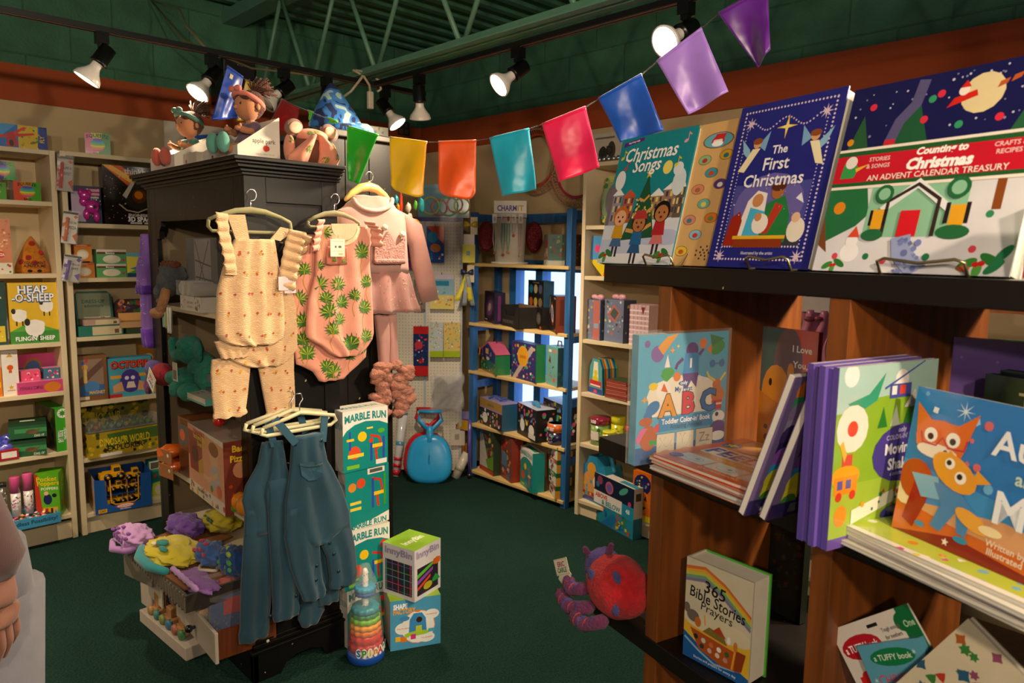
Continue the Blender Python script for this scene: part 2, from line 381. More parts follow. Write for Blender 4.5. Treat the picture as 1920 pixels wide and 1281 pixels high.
# window behind the blue shelf
w = M('#2d6ea8', 'metalpaint')
for a, b, c, d in ((WY0-.03, WY0+.03, WZ0, WZ1), (WY1-.03, WY1+.03, WZ0, WZ1), (3.17, 3.23, WZ0, WZ1)): w.box(X1-.02, X1+.06, a, b, c, d)
w.box(X1-.02, X1+.06, WY0, WY1, WZ1-.05, WZ1+.02); w.box(X1-.03, X1+.06, WY0, WY1, WZ0-.03, WZ0+.03)
wo = struct('window_1', w)
g = M('#fff', 'glass'); g.box(X1+.02, X1+.026, WY0, WY1, WZ0, WZ1); part('pane', g, wo)
# steel bar joist with round web bars, and the roof beam seat
JX = 1.93
m = M('#5e8c74', 'metalpaint')
for dx in (-.045, .012): m.box(JX+dx, JX+dx+.035, Y0, 4.2, 2.30, 2.306); m.box(JX+dx+(.031 if dx < 0 else 0), JX+dx+(.035 if dx < 0 else .004), Y0, 4.2, 2.306, 2.34)
m.box(JX-.06, JX+.06, Y0, Y1, 2.83, 2.84); m.box(JX-.06, JX-.052, Y0, Y1, 2.84, 2.9); m.box(JX+.052, JX+.06, Y0, Y1, 2.84, 2.9)
roof_joist = thing('roof_joist', 'green painted steel roof joist with slanting bars crossing the ceiling', 'joist', (0, 0, 0))
part('chord', m, roof_joist)
k = 0; y = 4.12
while y > Y0+.6:
    m = M('#5e8c74', 'metalpaint'); m.limb([(JX, y, 2.33), (JX, y-.29, 2.85)], .011, 8, rnd=False); part('web_bar', m, roof_joist)
    m = M('#5e8c74', 'metalpaint'); m.limb([(JX, y-.29, 2.85), (JX, y-.58, 2.33)], .011, 8, rnd=False); part('web_bar', m, roof_joist); y -= .61
# ------------------------------------------------------------------ track lighting
TZ = 2.27
def track(name, label, a, b):
    m = M('#0c0b0b', 'metalpaint'); a = V(a); b = V(b)
    if abs(a.y-b.y) < .01: m.box(a.x, b.x, a.y-.018, a.y+.018, TZ, TZ+.02); [m.box(a.x, b.x, a.y+q, a.y+q+.003, TZ-.002, TZ, '#5a4030') for q in (-.01, .006)]
    else: m.box(a.x-.018, a.x+.018, b.y, a.y, TZ, TZ+.02); [m.box(a.x+q, a.x+q+.003, b.y, a.y, TZ-.002, TZ, '#5a4030') for q in (-.01, .006)]
    solo(name, m, label, 'light track')
track('light_track', 'black light track running along the left wall shelves', (X0+.3, 3.02, 0), (2.28, 3.02, 0))
track('light_track', 'black light track fixed under the green roof joist', (1.99, 3.0, 0), (1.99, Y0+.3, 0))
def head(label, base, dirv, watts, lit=True, drop=.085, silver=False, ang=100, group='track light heads', sz=1):
    b = V(base); d = V(dirv).normalized()
    t = thing('track_light', label, 'spotlight', b, 0, group)
    m = M('#0d0c0c', 'plastic'); m.box(-.02, .02, -.02, .02, -.04, 0); m.box(-.012, .012, -.012, .012, -.055, -.04); m.limb([(0, 0, -.05), (0, 0, -drop)], .007, 8, rnd=False); part('mount', m, t)
    j = V((0, 0, -drop)); Q = d.to_track_quat('Z', 'Y').to_matrix().to_4x4()
    m = M('#100f0f', 'plastic'); m.T = Matrix.Translation(j) @ Q; m.lathe([(.014, -.045), (.027, -.04), (.028, .02), (.03, .022), (.03, .03)], n=20); part('socket', m, t)
    c = '#e9e4da' if not silver else '#8a8378'
    m = M(c, 'plastic' if not silver else 'wire'); m.T = Matrix.Translation(j) @ Q
    pr = [(.017*sz, .025), (.019*sz, .05), (.027*sz, .066), (.043*sz, .086), (.048*sz, .1), (.048*sz, .104), (.043*sz, .104)]
    m.lathe(pr, n=24, cap=False)
    bo = part('bulb', m, t)
    m = M('#fff1dc' if lit else '#cfcac0', 'bulb' if lit else 'plastic'); m.T = Matrix.Translation(j) @ Q; m.lathe([(.043*sz, .1015), (.02*sz, .1045)], n=24); part('lens', m, bo)
    if lit: spot(b+j+d*.125, b+j+d*.125+d, watts, ang)
    return t
def trk1(px, py=0):
    q = onplane(px, 60, (0, 3.02, 0), V((0, 1, 0))); return (q.x, 3.02, TZ)
# heads seen in the photo
def t1(px, py):
    return (onplane(px, py, (0, 3.02, 0), V((0, 1, 0))).x, 3.02, TZ)
def t2(px, py):
    return (1.99, onplane(px, py, (1.99, 0, 0), V((1, 0, 0))).y, TZ)
head('white reflector bulb farthest left on the track over the left shelves', t1(190, 62), (-.62, .2, -1), 60)
head('lit white reflector bulb tilted towards the viewer beside the blue flag', t1(396, 104), (-.75, -.15, -.9), 60)
head('dark track head behind the hair of the lilac doll', t1(532, 138), (-.7, .1, -.6), 0, False)
head('silver bulb pointing down beside the peak of the camouflage hat', t1(612, 147), (0, .15, -1), 0, False, silver=True)
head('lit bulb at the far end of the left track, below the white plug', t1(722, 168), (.45, -.62, -1), 45)
head('white bulb hanging straight down on the joist track, seen from its back', t2(786, 130), (.25, .25, -1), 45, lit=True)
head('lit bulb over the orange and cyan flags facing left', t2(972, 72), (-.95, .28, -.75), 60)
head('large lit bulb at the top beside the purple flags, facing the viewer', t2(1288, -14), (-.9, .12, -.5), 60, sz=1.05)
def off(x, y, d, w, ang=110): head('track head beyond the edge of the view', (x, y, TZ), d, w, ang=ang, group='track light heads outside the view')  # unseen heads, added to light the goods from outside the view
# ------------------------------------------------------------------ white shelving
WH = '#d9c8a4'
def whiteunit(name, label, fr, x0, x1, tops, depth, zt, back=True, toe=.09):
    p = fr.w(0, 0, 0); t = thing(name, label, 'shelving unit', p, fr.rz)
    for a in (x0, x1-.024):
        m = M(WH, 'shelfwhite'); m.box(a, a+.024, 0, depth, 0, zt); part('side_panel', m, t, bev=.0015)
    for z in tops:
        m = M(WH, 'shelfwhite'); m.box(x0+.024, x1-.024, .004, depth-.01, z-.022, z); part('shelf', m, t, bev=.0015)
    if back: m = M('#cbb78d', 'shelfwhite'); m.box(x0+.024, x1-.024, depth-.009, depth-.001, .05, zt); part('back_panel', m, t)
    m = M(WH, 'shelfwhite'); m.box(x0+.024, x1-.024, .02, .035, 0, toe); part('plinth', m, t)
    return t
ZL1 = (1.953, 1.708, 1.36, 1.02, .772, .463, .13); ZL2 = (1.958, 1.61, 1.337, 1.037, .70, .405, .11)
whiteunit('shelving_unit', 'cream shelving unit at the left edge of the view holding the sheep game', FL, .05, .885, ZL1, .33, 1.953)
whiteunit('shelving_unit', 'cream shelving unit between the left unit and the black bookcase, with the octopus game', FL, .905, 1.74, ZL2, .33, 1.958)
whiteunit('shelving_unit', 'cream shelving unit on the left wall hidden mostly behind the black bookcase', FL, 1.76, 2.4, ZL2, .33, 1.958)
ZR = (1.985, 1.65, 1.375, 1.022, .72, .428, .093)
whiteunit('shelving_unit', 'cream shelving unit right of the blue rack with puzzle tubes', FR, -2.625, -1.7, ZR, .27, 2.0, toe=.072)
whiteunit('shelving_unit', 'cream shelving unit behind the book fixture on the right wall', FR, -1.68, -.75, ZR, .27, 2.0, toe=.072)
# blue rack with pine shelves
ZB = (1.425, 1.038, .72, .366, .048)
t = thing('shelving_rack', 'blue wooden rack with pine shelf boards in front of the window', 'shelving rack', FB.w(0, 0, 0), -90)
BL = '#2a64a0'
for x in (-3.585, -2.752):
    for y in (0, .215):
        m = M(BL, 'wood'); m.box(x, x+.04, y, y+.04, 0, 1.75); part('post', m, t, bev=.002)
    for z in (1.69, .98, .6, .25):
        m = M(BL, 'wood'); m.box(x+.005, x+.03, .04, .215, z, z+.05); part('rail', m, t)
m = M(BL, 'wood'); m.box(-3.545, -2.752, .22, .24, 1.68, 1.74); part('rail', m, t)
for z in ZB:
    m = M('#d9b878', 'woodx'); m.box(-3.58, -2.72, -.012, .25, z-.02, z); part('shelf', m, t, bev=.003)
# ------------------------------------------------------------------ black cabinets
BK = '#0a0908'
def cabinet1():
    t = thing('bookcase', 'black painted bookcase with cream inside and moulded cornice, clothes hanging on its end', 'bookcase', (0, 0, 0))
    x0, x1, y0, y1 = 1.02, 1.36, 2.31, 3.25
    def P(nm, *bx, bev=.002, mt='blackpaint', col=BK):
        m = M(col, mt)
        for b in bx: m.box(*b)
        return part(nm, m, t, bev=bev)
    P('end_panel', (x0+.02, x1-.0005, y0+.006, y0+.03, .12, 1.734), (x0, x0+.075, y0, y0+.0295, .12, 1.735), (x1-.06, x1, y0, y0+.0295, .12, 1.735), (x0+.075, x1-.06, y0, y0+.006, 1.65, 1.735), (x0+.075, x1-.06, y0, y0+.006, .12, .22))
    P('end_panel', (x0, x1, y1-.03, y1, 0, 1.735))
    # front frame: stiles, arched frieze
    P('stile', (x0, x0+.02, y0+.03, y0+.08, .12, 1.735)); P('stile', (x0, x0+.02, y1-.1, y1-.03, .12, 1.735))
    m = M(BK, 'blackpaint'); q = []
    for s, yc in ((1, y0+.08), (-1, y1-.1)): pass
    a, b = y0+.08, y1-.1
    q = [(a, 1.735), (a, 1.53), (a+.03, 1.53), (a+.035, 1.56), (a+.055, 1.58), (a+.055, 1.6), (b-.055, 1.6), (b-.055, 1.58), (b-.035, 1.56), (b-.03, 1.53), (b, 1.53), (b, 1.735)]
    vs = [(x0, y, z) for y, z in q]+[(x0+.02, y, z) for y, z in q]; n = len(q)
    m.add(vs, [tuple(range(n)), tuple(range(n, 2*n))[::-1]]+[(i, (i+1) % n, (i+1) % n+n, i+n) for i in range(n)]); part('frieze', m, t)
    m = M(BK, 'blackpaint')   # cornice: stacked mouldings with mitred corners
    for e, za, zb in ((.008, 1.735, 1.745), (.016, 1.745, 1.755), (.03, 1.757, 1.768), (.042, 1.768, 1.776), (.05, 1.778, 1.79)):
        m.box(x0-e, x1+.008, y0-e, y1+e, za-.002, zb)
    part('cornice', m, t, bev=.003)
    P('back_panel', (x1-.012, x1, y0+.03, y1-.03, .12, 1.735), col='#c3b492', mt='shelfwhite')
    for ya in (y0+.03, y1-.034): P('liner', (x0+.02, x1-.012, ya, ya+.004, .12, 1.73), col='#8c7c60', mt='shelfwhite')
    for z in ZC:
        m = M('#cfc2a4', 'shelfwhite'); m.box(x0+.004, x1-.012, y0+.034, y1-.034, z-.02, z); part('shelf', m, t, bev=.001)
    m = M(BK, 'blackpaint')   # plinth with shaped apron
    for e, za, zb in ((.03, .0, .105), (.036, .105, .115), (.022, .117, .13), (.01, .13, .14)):
        if za > 0: m.box(x0-e, x1+.005, y0-e, y1+.005, za, zb)
    m.box(x0-.03, x0-.01, y0-.03, y1, 0, .105)
    q = [(x0-.03, .105), (x0-.03, 0), (x0+.07, 0), (x0+.09, .035), (x0+.13, .05), (x0+.19, .05), (x0+.235, .035), (x0+.25, 0), (x1+.005, 0), (x1+.005, .105)]
    m.prism(q, y0-.03, y0-.01); m.box(x1-.02, x1+.005, y0-.01, y1, 0, .105); part('plinth', m, t, bev=.002)
    return t
ZC = (1.265, .945, .575, .34, .15)
cabinet1()
def cabinet2():
    t = thing('bookcase', 'taller charcoal grey cabinet behind the bookcase, with the pink dress on its end', 'cabinet', (0, 0, 0))
    m = M('#171513', 'blackpaint')
    for i in range(3): m.box(1.38+i*.106, 1.38+i*.106+.104, 2.46, 2.475, .02, 1.92)
    part('end_panel', m, t, bev=.002)
    m = M('#191715', 'blackpaint'); m.box(1.38, 1.695, 2.475, 3.3, 0, 1.91); part('carcass', m, t)
    m = M('#45413b', 'blackpaint'); m.box(1.37, 1.725, 2.44, 3.32, 1.92, 1.945); part('top_board', m, t, bev=.004)
    return t
cabinet2()
# ------------------------------------------------------------------ open book fixture
FXO = FX.w(0, 0, 0)
def fixture():
    t = thing('book_fixture', 'open wooden book fixture with black shelves and orange-brown upright boards', 'display shelving', FXO, FX.rz)
    for z in (1.475, 1.084, .692, .3):
        m = M('#14100e', 'blackpaint'); m.box(0, 1.75, 0, .395, z-.038, z); part('shelf', m, t, bev=.002)
    for x in (.182, .575, .97, 1.4):
        m = M('#7c4418', 'wood'); m.box(x, x+.037, .002, .39, 0, 1.437); part('upright', m, t, bev=.0015)
    return t
fixture()
# ------------------------------------------------------------------ pegboard across the room corner
PD = V((-.718, .696, 0)); PP = V((3.06, 3.64, 0))
FP = Fr(PP, math.degrees(math.atan2(-.696, .718)))
def pegboard():
    t = thing('pegboard', 'white pegboard standing across the corner behind the pink dress', 'pegboard', PP, FP.rz)
    m = M('#d8d2c2', 'shelfwhite'); m.box(-.7, 0, .01, .02, .02, 1.69)
    c = '#8d887c'
    for i in range(33):
        for j in range(76):
            x = -.015-i*.021; z = .06+j*.0215; m.add([(x+.0032*math.cos(a*pi/3), .0096, z+.0032*math.sin(a*pi/3)) for a in range(6)], [(0, 1, 2, 3, 4, 5)], c, 'card', False)
    part('panel', m, t)
    m = M('#3b3a78', 'plastic'); m.box(-.7, .005, .0, .035, 1.69, 1.715); part('top_rail', m, t)
    for x in (-.005, -.245, -.485): m = M('#aeb6c0', 'metalpaint'); m.box(x-.008, x+.008, .004, .012, .02, 1.69); part('upright_strip', m, t)
pegboard()
# ================================================================== goods on the left wall units
def T(s, x, y, h, c='#fff', mw=.9, **k): return ('t', s, x, y, h, c, mw, k.get('rot', 0), k.get('sh', 0), k.get('bold', .02), k.get('arc', 0))
def bg(c): return ('r', 0, 0, 1, 1, c)
Z = ZL1
# top shelf
carton('toy_box', 'wide blue toy box with red propeller plane on top of the left shelving', FL, -60, 88, 232, Z[0], .07, '#1f6fc4', inset=.1, turn=0, F=[
    ('p', [0, .55, .3, 1, .6, 1, .2, 0, 0, 0], '#3f9ae0'), ('r', .62, 0, .88, 1, '#d8b820'), ('p', [.86, 0, 1, 0, 1, 1, .9, 1], '#1d3f94'), ('n', 3, 30, .6, .02, .9, .98, .07, ['#3a8a3a', '#c9a818', '#a85a18', '#e8d060']),
    T('SUPER', .12, .72, .2, '#fff', .3, sh=.3), T('GLIDER', .12, .45, .2, '#e02020', .3, sh=.3), ('p', [.28, .5, .5, .6, .82, .72, .84, .66, .52, .46, .3, .42], '#d62818'), ('p', [.5, .7, .56, .7, .62, .2, .5, .05, .46, .2], '#c01c14'), ('e', .53, .25, .03, .14, '#222'), ('p', [.58, .62, .74, .9, .7, .95, .56, .7], '#e03020'), T('FLY', .93, .5, .16, '#ffd020', .1, rot=90)],
    Rr=[bg('#20356a'), ('n', 8, 14, .1, .1, .9, .9, .14, ['#d0a818', '#88602a', '#ddd'])])
def squeeze(label, a, b, t, z, hues, inset=.05, turn=0, L='#3a2440'):
    F = [bg(hues[0]), ('p', [.5, 0, 1, 0, 1, 1, .7, 1], hues[1]), ('p', [0, 0, .5, 0, .25, 1, 0, 1], hues[2])]
    for i, c in enumerate(('#d8609a', '#e89a40', '#e8d840', '#5ac868', '#3aa8d8', '#6a58c8')): F.append(('e', .5, .2+.085*(i+1), .3*math.sin(pi*(i+1)/7)**.5, .07, c))
    F += [T('SQUEEZE', .5, .88, .15, '#181818', .95, arc=.06), T('BALL', .5, .1, .12, '#181818', .5)]
    return carton('squeeze_ball_box', label, FL, a, b, t, z, .075, hues[0], F, [bg(L), ('c', .5, .5, .28, '#75408a')], inset=inset, turn=turn, group='rainbow squeeze ball boxes', mt='gloss')
squeeze('rainbow squeeze ball box standing alone on top of the unit', 160, 206, 250, ZL2[0], ('#c8d850', '#3a9858', '#e078a0'), .12, -14)
sb = [squeeze('rainbow squeeze ball box at the right of the second shelf, green right side', 25, 77, 341, Z[1], ('#e0a028', '#58a838', '#e05838'), turn=4)]
squeeze('squeeze ball box cut by the left picture edge, bottom of the pile', -38, 12, 341, Z[1], ('#c83870', '#58a838', '#3858a8'), turn=3)
x, w, h = FL.fit(25, 77, 341, Z[1], .05)
squeeze('blue and green squeeze ball box, topmost of the pile at the left edge', -20, 29, 302, Z[1]+h+.002, ('#2a48a0', '#40a048', '#3a2a90'), turn=4)
# pizza pillow and bag
def pizza():
    x, w, h = FL.fit(26, 100, 443, Z[2], .07); t = thing('pizza_plush', 'orange pizza slice plush with red pepperoni and a printed crust line', 'plush toy', FL.w(x, .07, Z[2]), 0)
    m = M('#c87a18', 'plush'); rings = []
    for i in range(13):
        v = i/12; hw = w/2*(1-v)**.8*(1 if v > .12 else .86+v)+.004; rings.append(((0, .05, h*v), (hw, 0, 0), (0, .045*(1-v)**.6+.004, 0)))
    m.loft(rings, 28); part('body', m, t)
    bv = BVHTree.FromPolygons(m.v, m.f)
    def blob(x, z, r, c, nm, rz=None):
        q = bv.ray_cast(V((x, -.2, z)), V((0, 1, 0)))[0]
        if q: e = M(c, 'plush'); e.ell(q, (r, .006, rz or r), n=12, m=6); part(nm, e, t)
    for x_, z_ in ((-.005, .8), (.2, .55), (-.12, .42), (.02, .28), (-.3, .3)): blob(x_*w, z_*h, .014, '#b02818', 'pepperoni')
    for s in (-1, 1): blob(s*.12*w, .06*h, .011, '#1c1410', 'foot', .008)
    e = M('#1c1410', 'card'); e.art((-w*.4, -.003, .2*h), (1, 0, 0), (0, 0, 1), w*.8, h*.12, [T('YOU WANT', .5, .75, .6, '#3a1408', .7), T('A PIZZA ME', .5, .0, .6, '#3a1408', .8)]); part('lettering', e, t)
pizza()
carton('gift_bag', 'pink pizza-print gift pouch at the left edge beside the pizza plush', FL, -14, 21, 410, Z[2], .03, '#d88a68', [('n', 5, 40, .05, .3, .95, .97, .09, ['#e8b088', '#c86848', '#f0d0a8']), ('c', .4, .35, .22, '#d84828'), T('PIZZA', .4, .35, .05, '#fff', .4), ('r', 0, .0, 1, .2, '#e8e0d0'), ('n', 9, 12, .05, .02, .95, .18, .09, ['#d84020', '#4a8a3a'])], cat='bag', mt='gloss')
# sheep game
SH = lambda x, y, s: [('e', x, y, s, s*.72, '#f4f0e8'), ('c', x-s*.6, y+s*.3, s*.42, '#f4f0e8'), ('c', x+s*.6, y+s*.3, s*.42, '#f4f0e8'), ('e', x-s*.75, y+s*.5, s*.3, s*.3, '#2a2420'), ('r', x-.5*s, y-s*1.1, x-.3*s, y-s*.6, '#2a2420'), ('r', x+.3*s, y-s*1.1, x+.5*s, y-s*.6, '#2a2420')]
carton('board_game_box', 'yellow game box with white sheep standing on the fourth shelf', FL, 17, 109, 530, Z[3], .06, '#e2b81c', [('r', 0, 0, 1, .2, '#3c8a34'), ('p', [0, .2, .4, .35, 1, .2], '#5aa83a')]+SH(.2, .46, .15)+SH(.76, .6, .14)+SH(.5, .25, .2)+[
    T('HEAP', .5, .88, .13, '#1f4f80', .6, bold=.09), T('HEAP', .5, .885, .13, '#fff', .6), T('-O-SHEEP', .5, .75, .13, '#1f4f80', .85, bold=.09), T('-O-SHEEP', .5, .755, .13, '#fff', .85), T("FLINGIN' SHEEP", .5, .08, .07, '#fff', .8)], L=[bg('#24655e'), ('r', .1, 0, .4, 1, '#1a4a58')], group=None, turn=-3)
carton('game_box', 'dark green game box leaning beside the sheep game at the picture edge', FL, -30, 12, 528, Z[3], .05, '#2a4a44', [('r', .1, .05, .9, .3, '#d8c030'), ('n', 4, 12, .1, .1, .9, .9, .08, ['#d05030', '#e8d8a0'])], turn=2)
carton('toy_box', 'white tall box with a small orange robot icon beside the pink toy cars', FL, 4, 35, 657, Z[4], .05, '#e6e0d6', [('p', [.3, .85, .5, .95, .7, .85], '#c89a48'), ('c', .5, .62, .2, '#d05818'), ('r', .4, .5, .6, .56, '#d05818'), ('*', .5, .18, .18, 5, '#d8a018'), ('r', .25, .1, .75, .12, '#b89048')], L=[bg('#cfc8bc')], turn=4)
carton('toy_box', 'orange toy box cut by the picture edge on the fifth shelf', FL, -25, 4, 690, Z[4], .05, '#d87820', [('r', .1, .3, .9, .5, '#f0c030')])
# pink camera set
carton('display_backdrop', 'pink and blue backdrop card behind the small pink toys', FL, 31, 110, 663, Z[4], .02, '#d04a88', [('r', 0, .3, 1, .48, '#e07830'), ('r', 0, .45, 1, .62, '#3a68c0'), ('r', 0, .0, 1, .3, '#b83a78'), ('e', .38, .6, .22, .28, '#b07a20', -20), ('e', .38, .6, .17, .22, '#4a6aa8', -20)], inset=.16, cat='display card')
carton('display_tray', 'pink cardboard tray under the small pink toys, orange oval on front', FL, 33, 119, 715, Z[4], .14, '#c8467e', [T('EYEWEAR & COMPASS', .3, .5, .28, '#702048', .5), ('e', .76, .45, .19, .42, '#d87c28')], T=[bg('#e080a8')], inset=.01, cat='display tray')
for a, b, t_, c, l in ((39, 76, 695, '#e0507c', 'pink toy viewer box, left of the pair on the pink tray'), (82, 112, 690, '#3f6f90', 'teal and pink toy viewer box, right of the pair on the pink tray')):
    carton('toy_viewer_box', l, FL, a, b, t_, Z[4]+.049, .06, c, [('r', .08, .2, .92, .85, c), ('n', 2, 9, .1, .2, .9, .8, .12, ['#f0a0b8', '#c82848', '#e8d8d8']), ('r', 0, 0, 1, .14, '#b83058')], T=[bg('#e890a8')], inset=.05, group='viewer boxes on the pink tray')
# green fossil kits
for i, l in enumerate(('dark green dinosaur kit box, lower one of the pair', 'dark green dinosaur kit box, upper one of the pair')):
    carton('dinosaur_kit_box', l, FL, 15 if i == 0 else 16, 87, 826 if i == 0 else 793, Z[5]+(.0 if i == 0 else .092), .13, '#285a38', [('r', 0, .82, 1, 1, '#1c4028'), ('r', .15, .35, 1, .62, '#3f8a50'), ('e', .6, .4, .16, .16, '#5a4a34'), ('p', [.5, .3, .85, .6, .7, .2], '#6a5638'), T('DIG IT', .8, .12, .14, '#d8e0c8', .3)], L=[bg('#1a3020'), ('c', .5, .5, .3, '#7a5a38')], T=[bg('#1d3c26'), ('r', .3, .3, .7, .5, '#cdd8c0')], turn=-10, inset=.01, group='dinosaur kits')
carton('science_kit_box', 'tall green science kit box standing end on with white lettering on the spine', FL, 104, 133, 765, Z[5], .26, '#3a9a2a', [bg('#44a82c'), ('c', .5, .88, .36, '#f0f4e8'), ('*', .5, .88, .3, 8, '#3a9a2a'), T('PREHISTORIC', .7, .4, .11, '#fff', .9, rot=-90), T('FOSSIL LAB', .3, .35, .11, '#fff', .9, rot=-90)], L=[bg('#3a3a20'), ('n', 6, 26, .02, .02, .98, .98, .14, ['#5a4a28', '#4a5a30', '#7a6238', '#2a2c18'])], inset=.01, turn=8)
def tray_bag():
    x, w, h = FL.fit(-40, 34, 806, Z[5], .0); t = thing('toy_tray', 'red display tray with blue and purple bags of toys at the picture edge', 'display tray', FL.w(x, 0, Z[5]), 0)
    m = M('#a81c24', 'print'); m.box(-w/2, w/2, 0, .2, 0, .05); m.art((-w/2, 0, 0), (1, 0, 0), (0, 0, 1), w, .05, [('r', .55, .2, .95, .8, '#e8e0dc')]); part('tray', m, t)
    for q in ((0, .06, .09, '#3c4ab0'), (.03, .05, .075, '#5a58c0'), (.06, .09, .1, '#4a50b8'), (-.02, .1, .11, '#3848a8')):
        m = M(q[3], 'gloss'); m.ell((q[0], q[1], q[2]-.02), (.045, .04, .03), nz=.5); part('bag', m, t)
tray_bag()
# puzzle tubes
def tube(label, px, top, z, r, h, cap, cols, fr=FL, inset=.06, seed=1, group=None, fx=None, body='#e4dcd8', lh=.25, cat='tube', nm='puzzle_tube'):
    x = fr.hit(px, top, inset)[0]; t = thing(nm, label, cat, fr.w(x, inset+r, z), fr.rz, group)
    m = M(body, 'gloss'); m.lathe([(r, 0), (r, h*(1-lh))], n=24)
    rg = random.Random(seed)
    for i in range(46 if cols else 0):
        a = rg.uniform(pi*.95, pi*2.05); zz = rg.uniform(.02, h*(1-lh)-.02); s = r*.2; c = rg.choice(cols)
        ps = [V(((r+.0006)*math.cos(a+q/r*s*1), (r+.0006)*math.sin(a+q/r*s), zz+w_*s)) for q, w_ in ((-.8, -.6), (.7, -.8), (.9, .5), (0, 1), (-.9, .4))]; m.add(ps, [tuple(range(5))], c, None, False)
    part('tube', m, t)
    m = M(cap, 'gloss'); m.lathe([(r*1.04, h*(1-lh)), (r*1.04, h*.985), (r*.97, h), (r*.5, h+.001)], n=24); part('lid', m, t)
    return t
PZ = ['#d8a0c0', '#e8d8e0', '#8a4a98', '#d8b838', '#d04888', '#f0e8f0', '#58a0a8']
tube('clear tube of puzzle pieces with pink lid, centre of the three in the blue tray', 27, 880, .165, .021, .20, '#d0508a', PZ, seed=3, group='tubes of puzzle pieces', lh=.4, inset=.02)
tube('clear tube of puzzle pieces with pink lid, rightmost and tallest in the blue tray', 51, 874, .165, .021, .205, '#d85890', PZ, seed=4, group='tubes of puzzle pieces', lh=.42, inset=.03)
tube('black and white tube with green label at the left end of the blue tray', 3, 900, .165, .02, .18, '#2a2a28', ['#e8e8e0', '#2a2a2a', '#60b830'], seed=5, lh=.1, inset=.02, body='#55504a')
def bluetray():
    t = thing('puzzle_display_tray', 'light blue cardboard tray with loose puzzle pieces under the tubes', 'display tray', FL.w(.655, -.09, .132), 0)
    m = M('#3f8fb8', 'print'); m.box(-.14, .14, 0, .006, 0, .05); m.box(-.14, .14, .006, .3, 0, .012); m.box(-.14, -.134, .006, .28, .012, .04); m.box(.134, .14, .006, .28, .012, .04)
    m.art((-.14, 0, 0), (1, 0, 0), (0, 0, 1), .28, .05, [T('Endless Possibility!', .6, .5, .4, '#123a58', .7)]); part('tray', m, t)
    m = M('#888', 'plastic'); rg = random.Random(7)
    for i in range(110):
        x, y = rg.uniform(-.12, .12), rg.uniform(.015, .11); z = rg.uniform(.013, .045); c = rg.choice(['#d87820', '#1c1c1c', '#e8e0d8', '#e8a020', '#3aa0b0', '#1c1c1c', '#8a48a0', '#d8b8c8', '#e06020'] if i % 2 else ['#e0a060' if x < 0 else '#222', '#e8dcd0', '#c85080'])
        a = rg.random()*6; m.add([(x+.009*math.cos(a+q*pi/2)*(1 if q % 2 else .8), y+.009*math.sin(a+q*pi/2), z+.003*math.sin(q*2+a)) for q in range(4)]+[(x, y, z+.004)], [(0, 1, 4), (1, 2, 4), (2, 3, 4), (3, 0, 4), (3, 2, 1, 0)], c)
    o = part('puzzle_pieces', m, t); o['kind'] = 'stuff'
bluetray()
carton('toy_box', 'lime green box of popping toys standing turned at the right of the bottom shelf', FL, 66, 112, 888, ZL1[6], .11, '#58a818', [bg('#5aa81c'), ('p', [0, 0, .3, 0, .12, 1, 0, 1], '#b83020'), T('Pocket', .5, .88, .1, '#e8c020', .85), T('Poppers', .55, .77, .1, '#e8c020', .9), T('POPPERS', .6, .66, .06, '#e8f0d0', .7), ('e', .5, .42, .18, .12, '#1a2050'), ('c', .45, .56, .1, '#e0b088'), ('r', .3, .05, .9, .24, '#d8a020'), ('r', .36, .08, .5, .22, '#a82818'), ('r', .6, .08, .7, .22, '#282020'), ('c', .78, .5, .1, '#1a1a20')],
       Rr=[bg('#62b020'), T('POPPIN', .5, .75, .09, '#d8c020', .8, rot=35), T('FUN', .5, .62, .07, '#e8f0d0', .5, rot=35), ('p', [.6, .1, .8, .12, .9, .4, .75, .42], '#c82818'), ('r', .3, .1, .42, .35, '#403020')], turn=-24, inset=.01)
# hanging packs on a clip strip between the units
for i, (px, pt, pw, ph, cs, s1, s2, l) in enumerate(((97, 292, .066, .165, ('#c01c24', '#e8e0e0'), 'LIFE IS', 'SWEET', 'red and white pen set in a clear pack, top of the hanging strip'), (105, 396, .064, .155, ('#d86820', '#f0e4c8'), 'YOU ARE', 'PIZZA', 'orange and white pizza pen set in a clear pack, middle of the hanging strip'), (108, 478, .075, .13, ('#5a3a98', '#e8e4f0'), 'HELLO', 'WIT', 'purple and white pen set in a clear pack, lowest of the hanging strip'))):
    q = onplane(px+14, pt, (0, 4.085, 0), V((0, 1, 0))); t = thing('pen_pack', l, 'stationery pack', (q.x+.012, 4.082, q.z-ph), 0, 'pen packs on the hanging strip', tilt=2, roll=4+i*3)
    m = M('#ece6dc', 'print'); m.box(-pw/2, pw/2, 0, .004, 0, ph); m.art((-pw/2, 0, 0), (1, 0, 0), (0, 0, 1), pw, ph, [('r', .0, .92, 1, .99, '#3a3a3a'), ('n', i, 14, .0, .0, .4, .8, .16, cs), ('*', .85, .85, .16, 4, cs[0], .7), T(s1, .68, .66, .07, '#333', .5), T(s2, .68, .5, .09, '#333', .5), ('p', [.7, .25, 1, .05, 1, .35], cs[0])]); part('card', m, t)
    m = M(cs[0], 'gloss'); m.limb([(-pw*.25, -.008, ph*.06), (-pw*.2, -.008, ph*.8)], .008, 8, rnd=False); part('pen', m, t)
    m = M('#fff', 'clear'); m.box(-pw*.52, pw*.52, -.018, -.0, -.004, ph*1.04); part('wrapper', m, t)
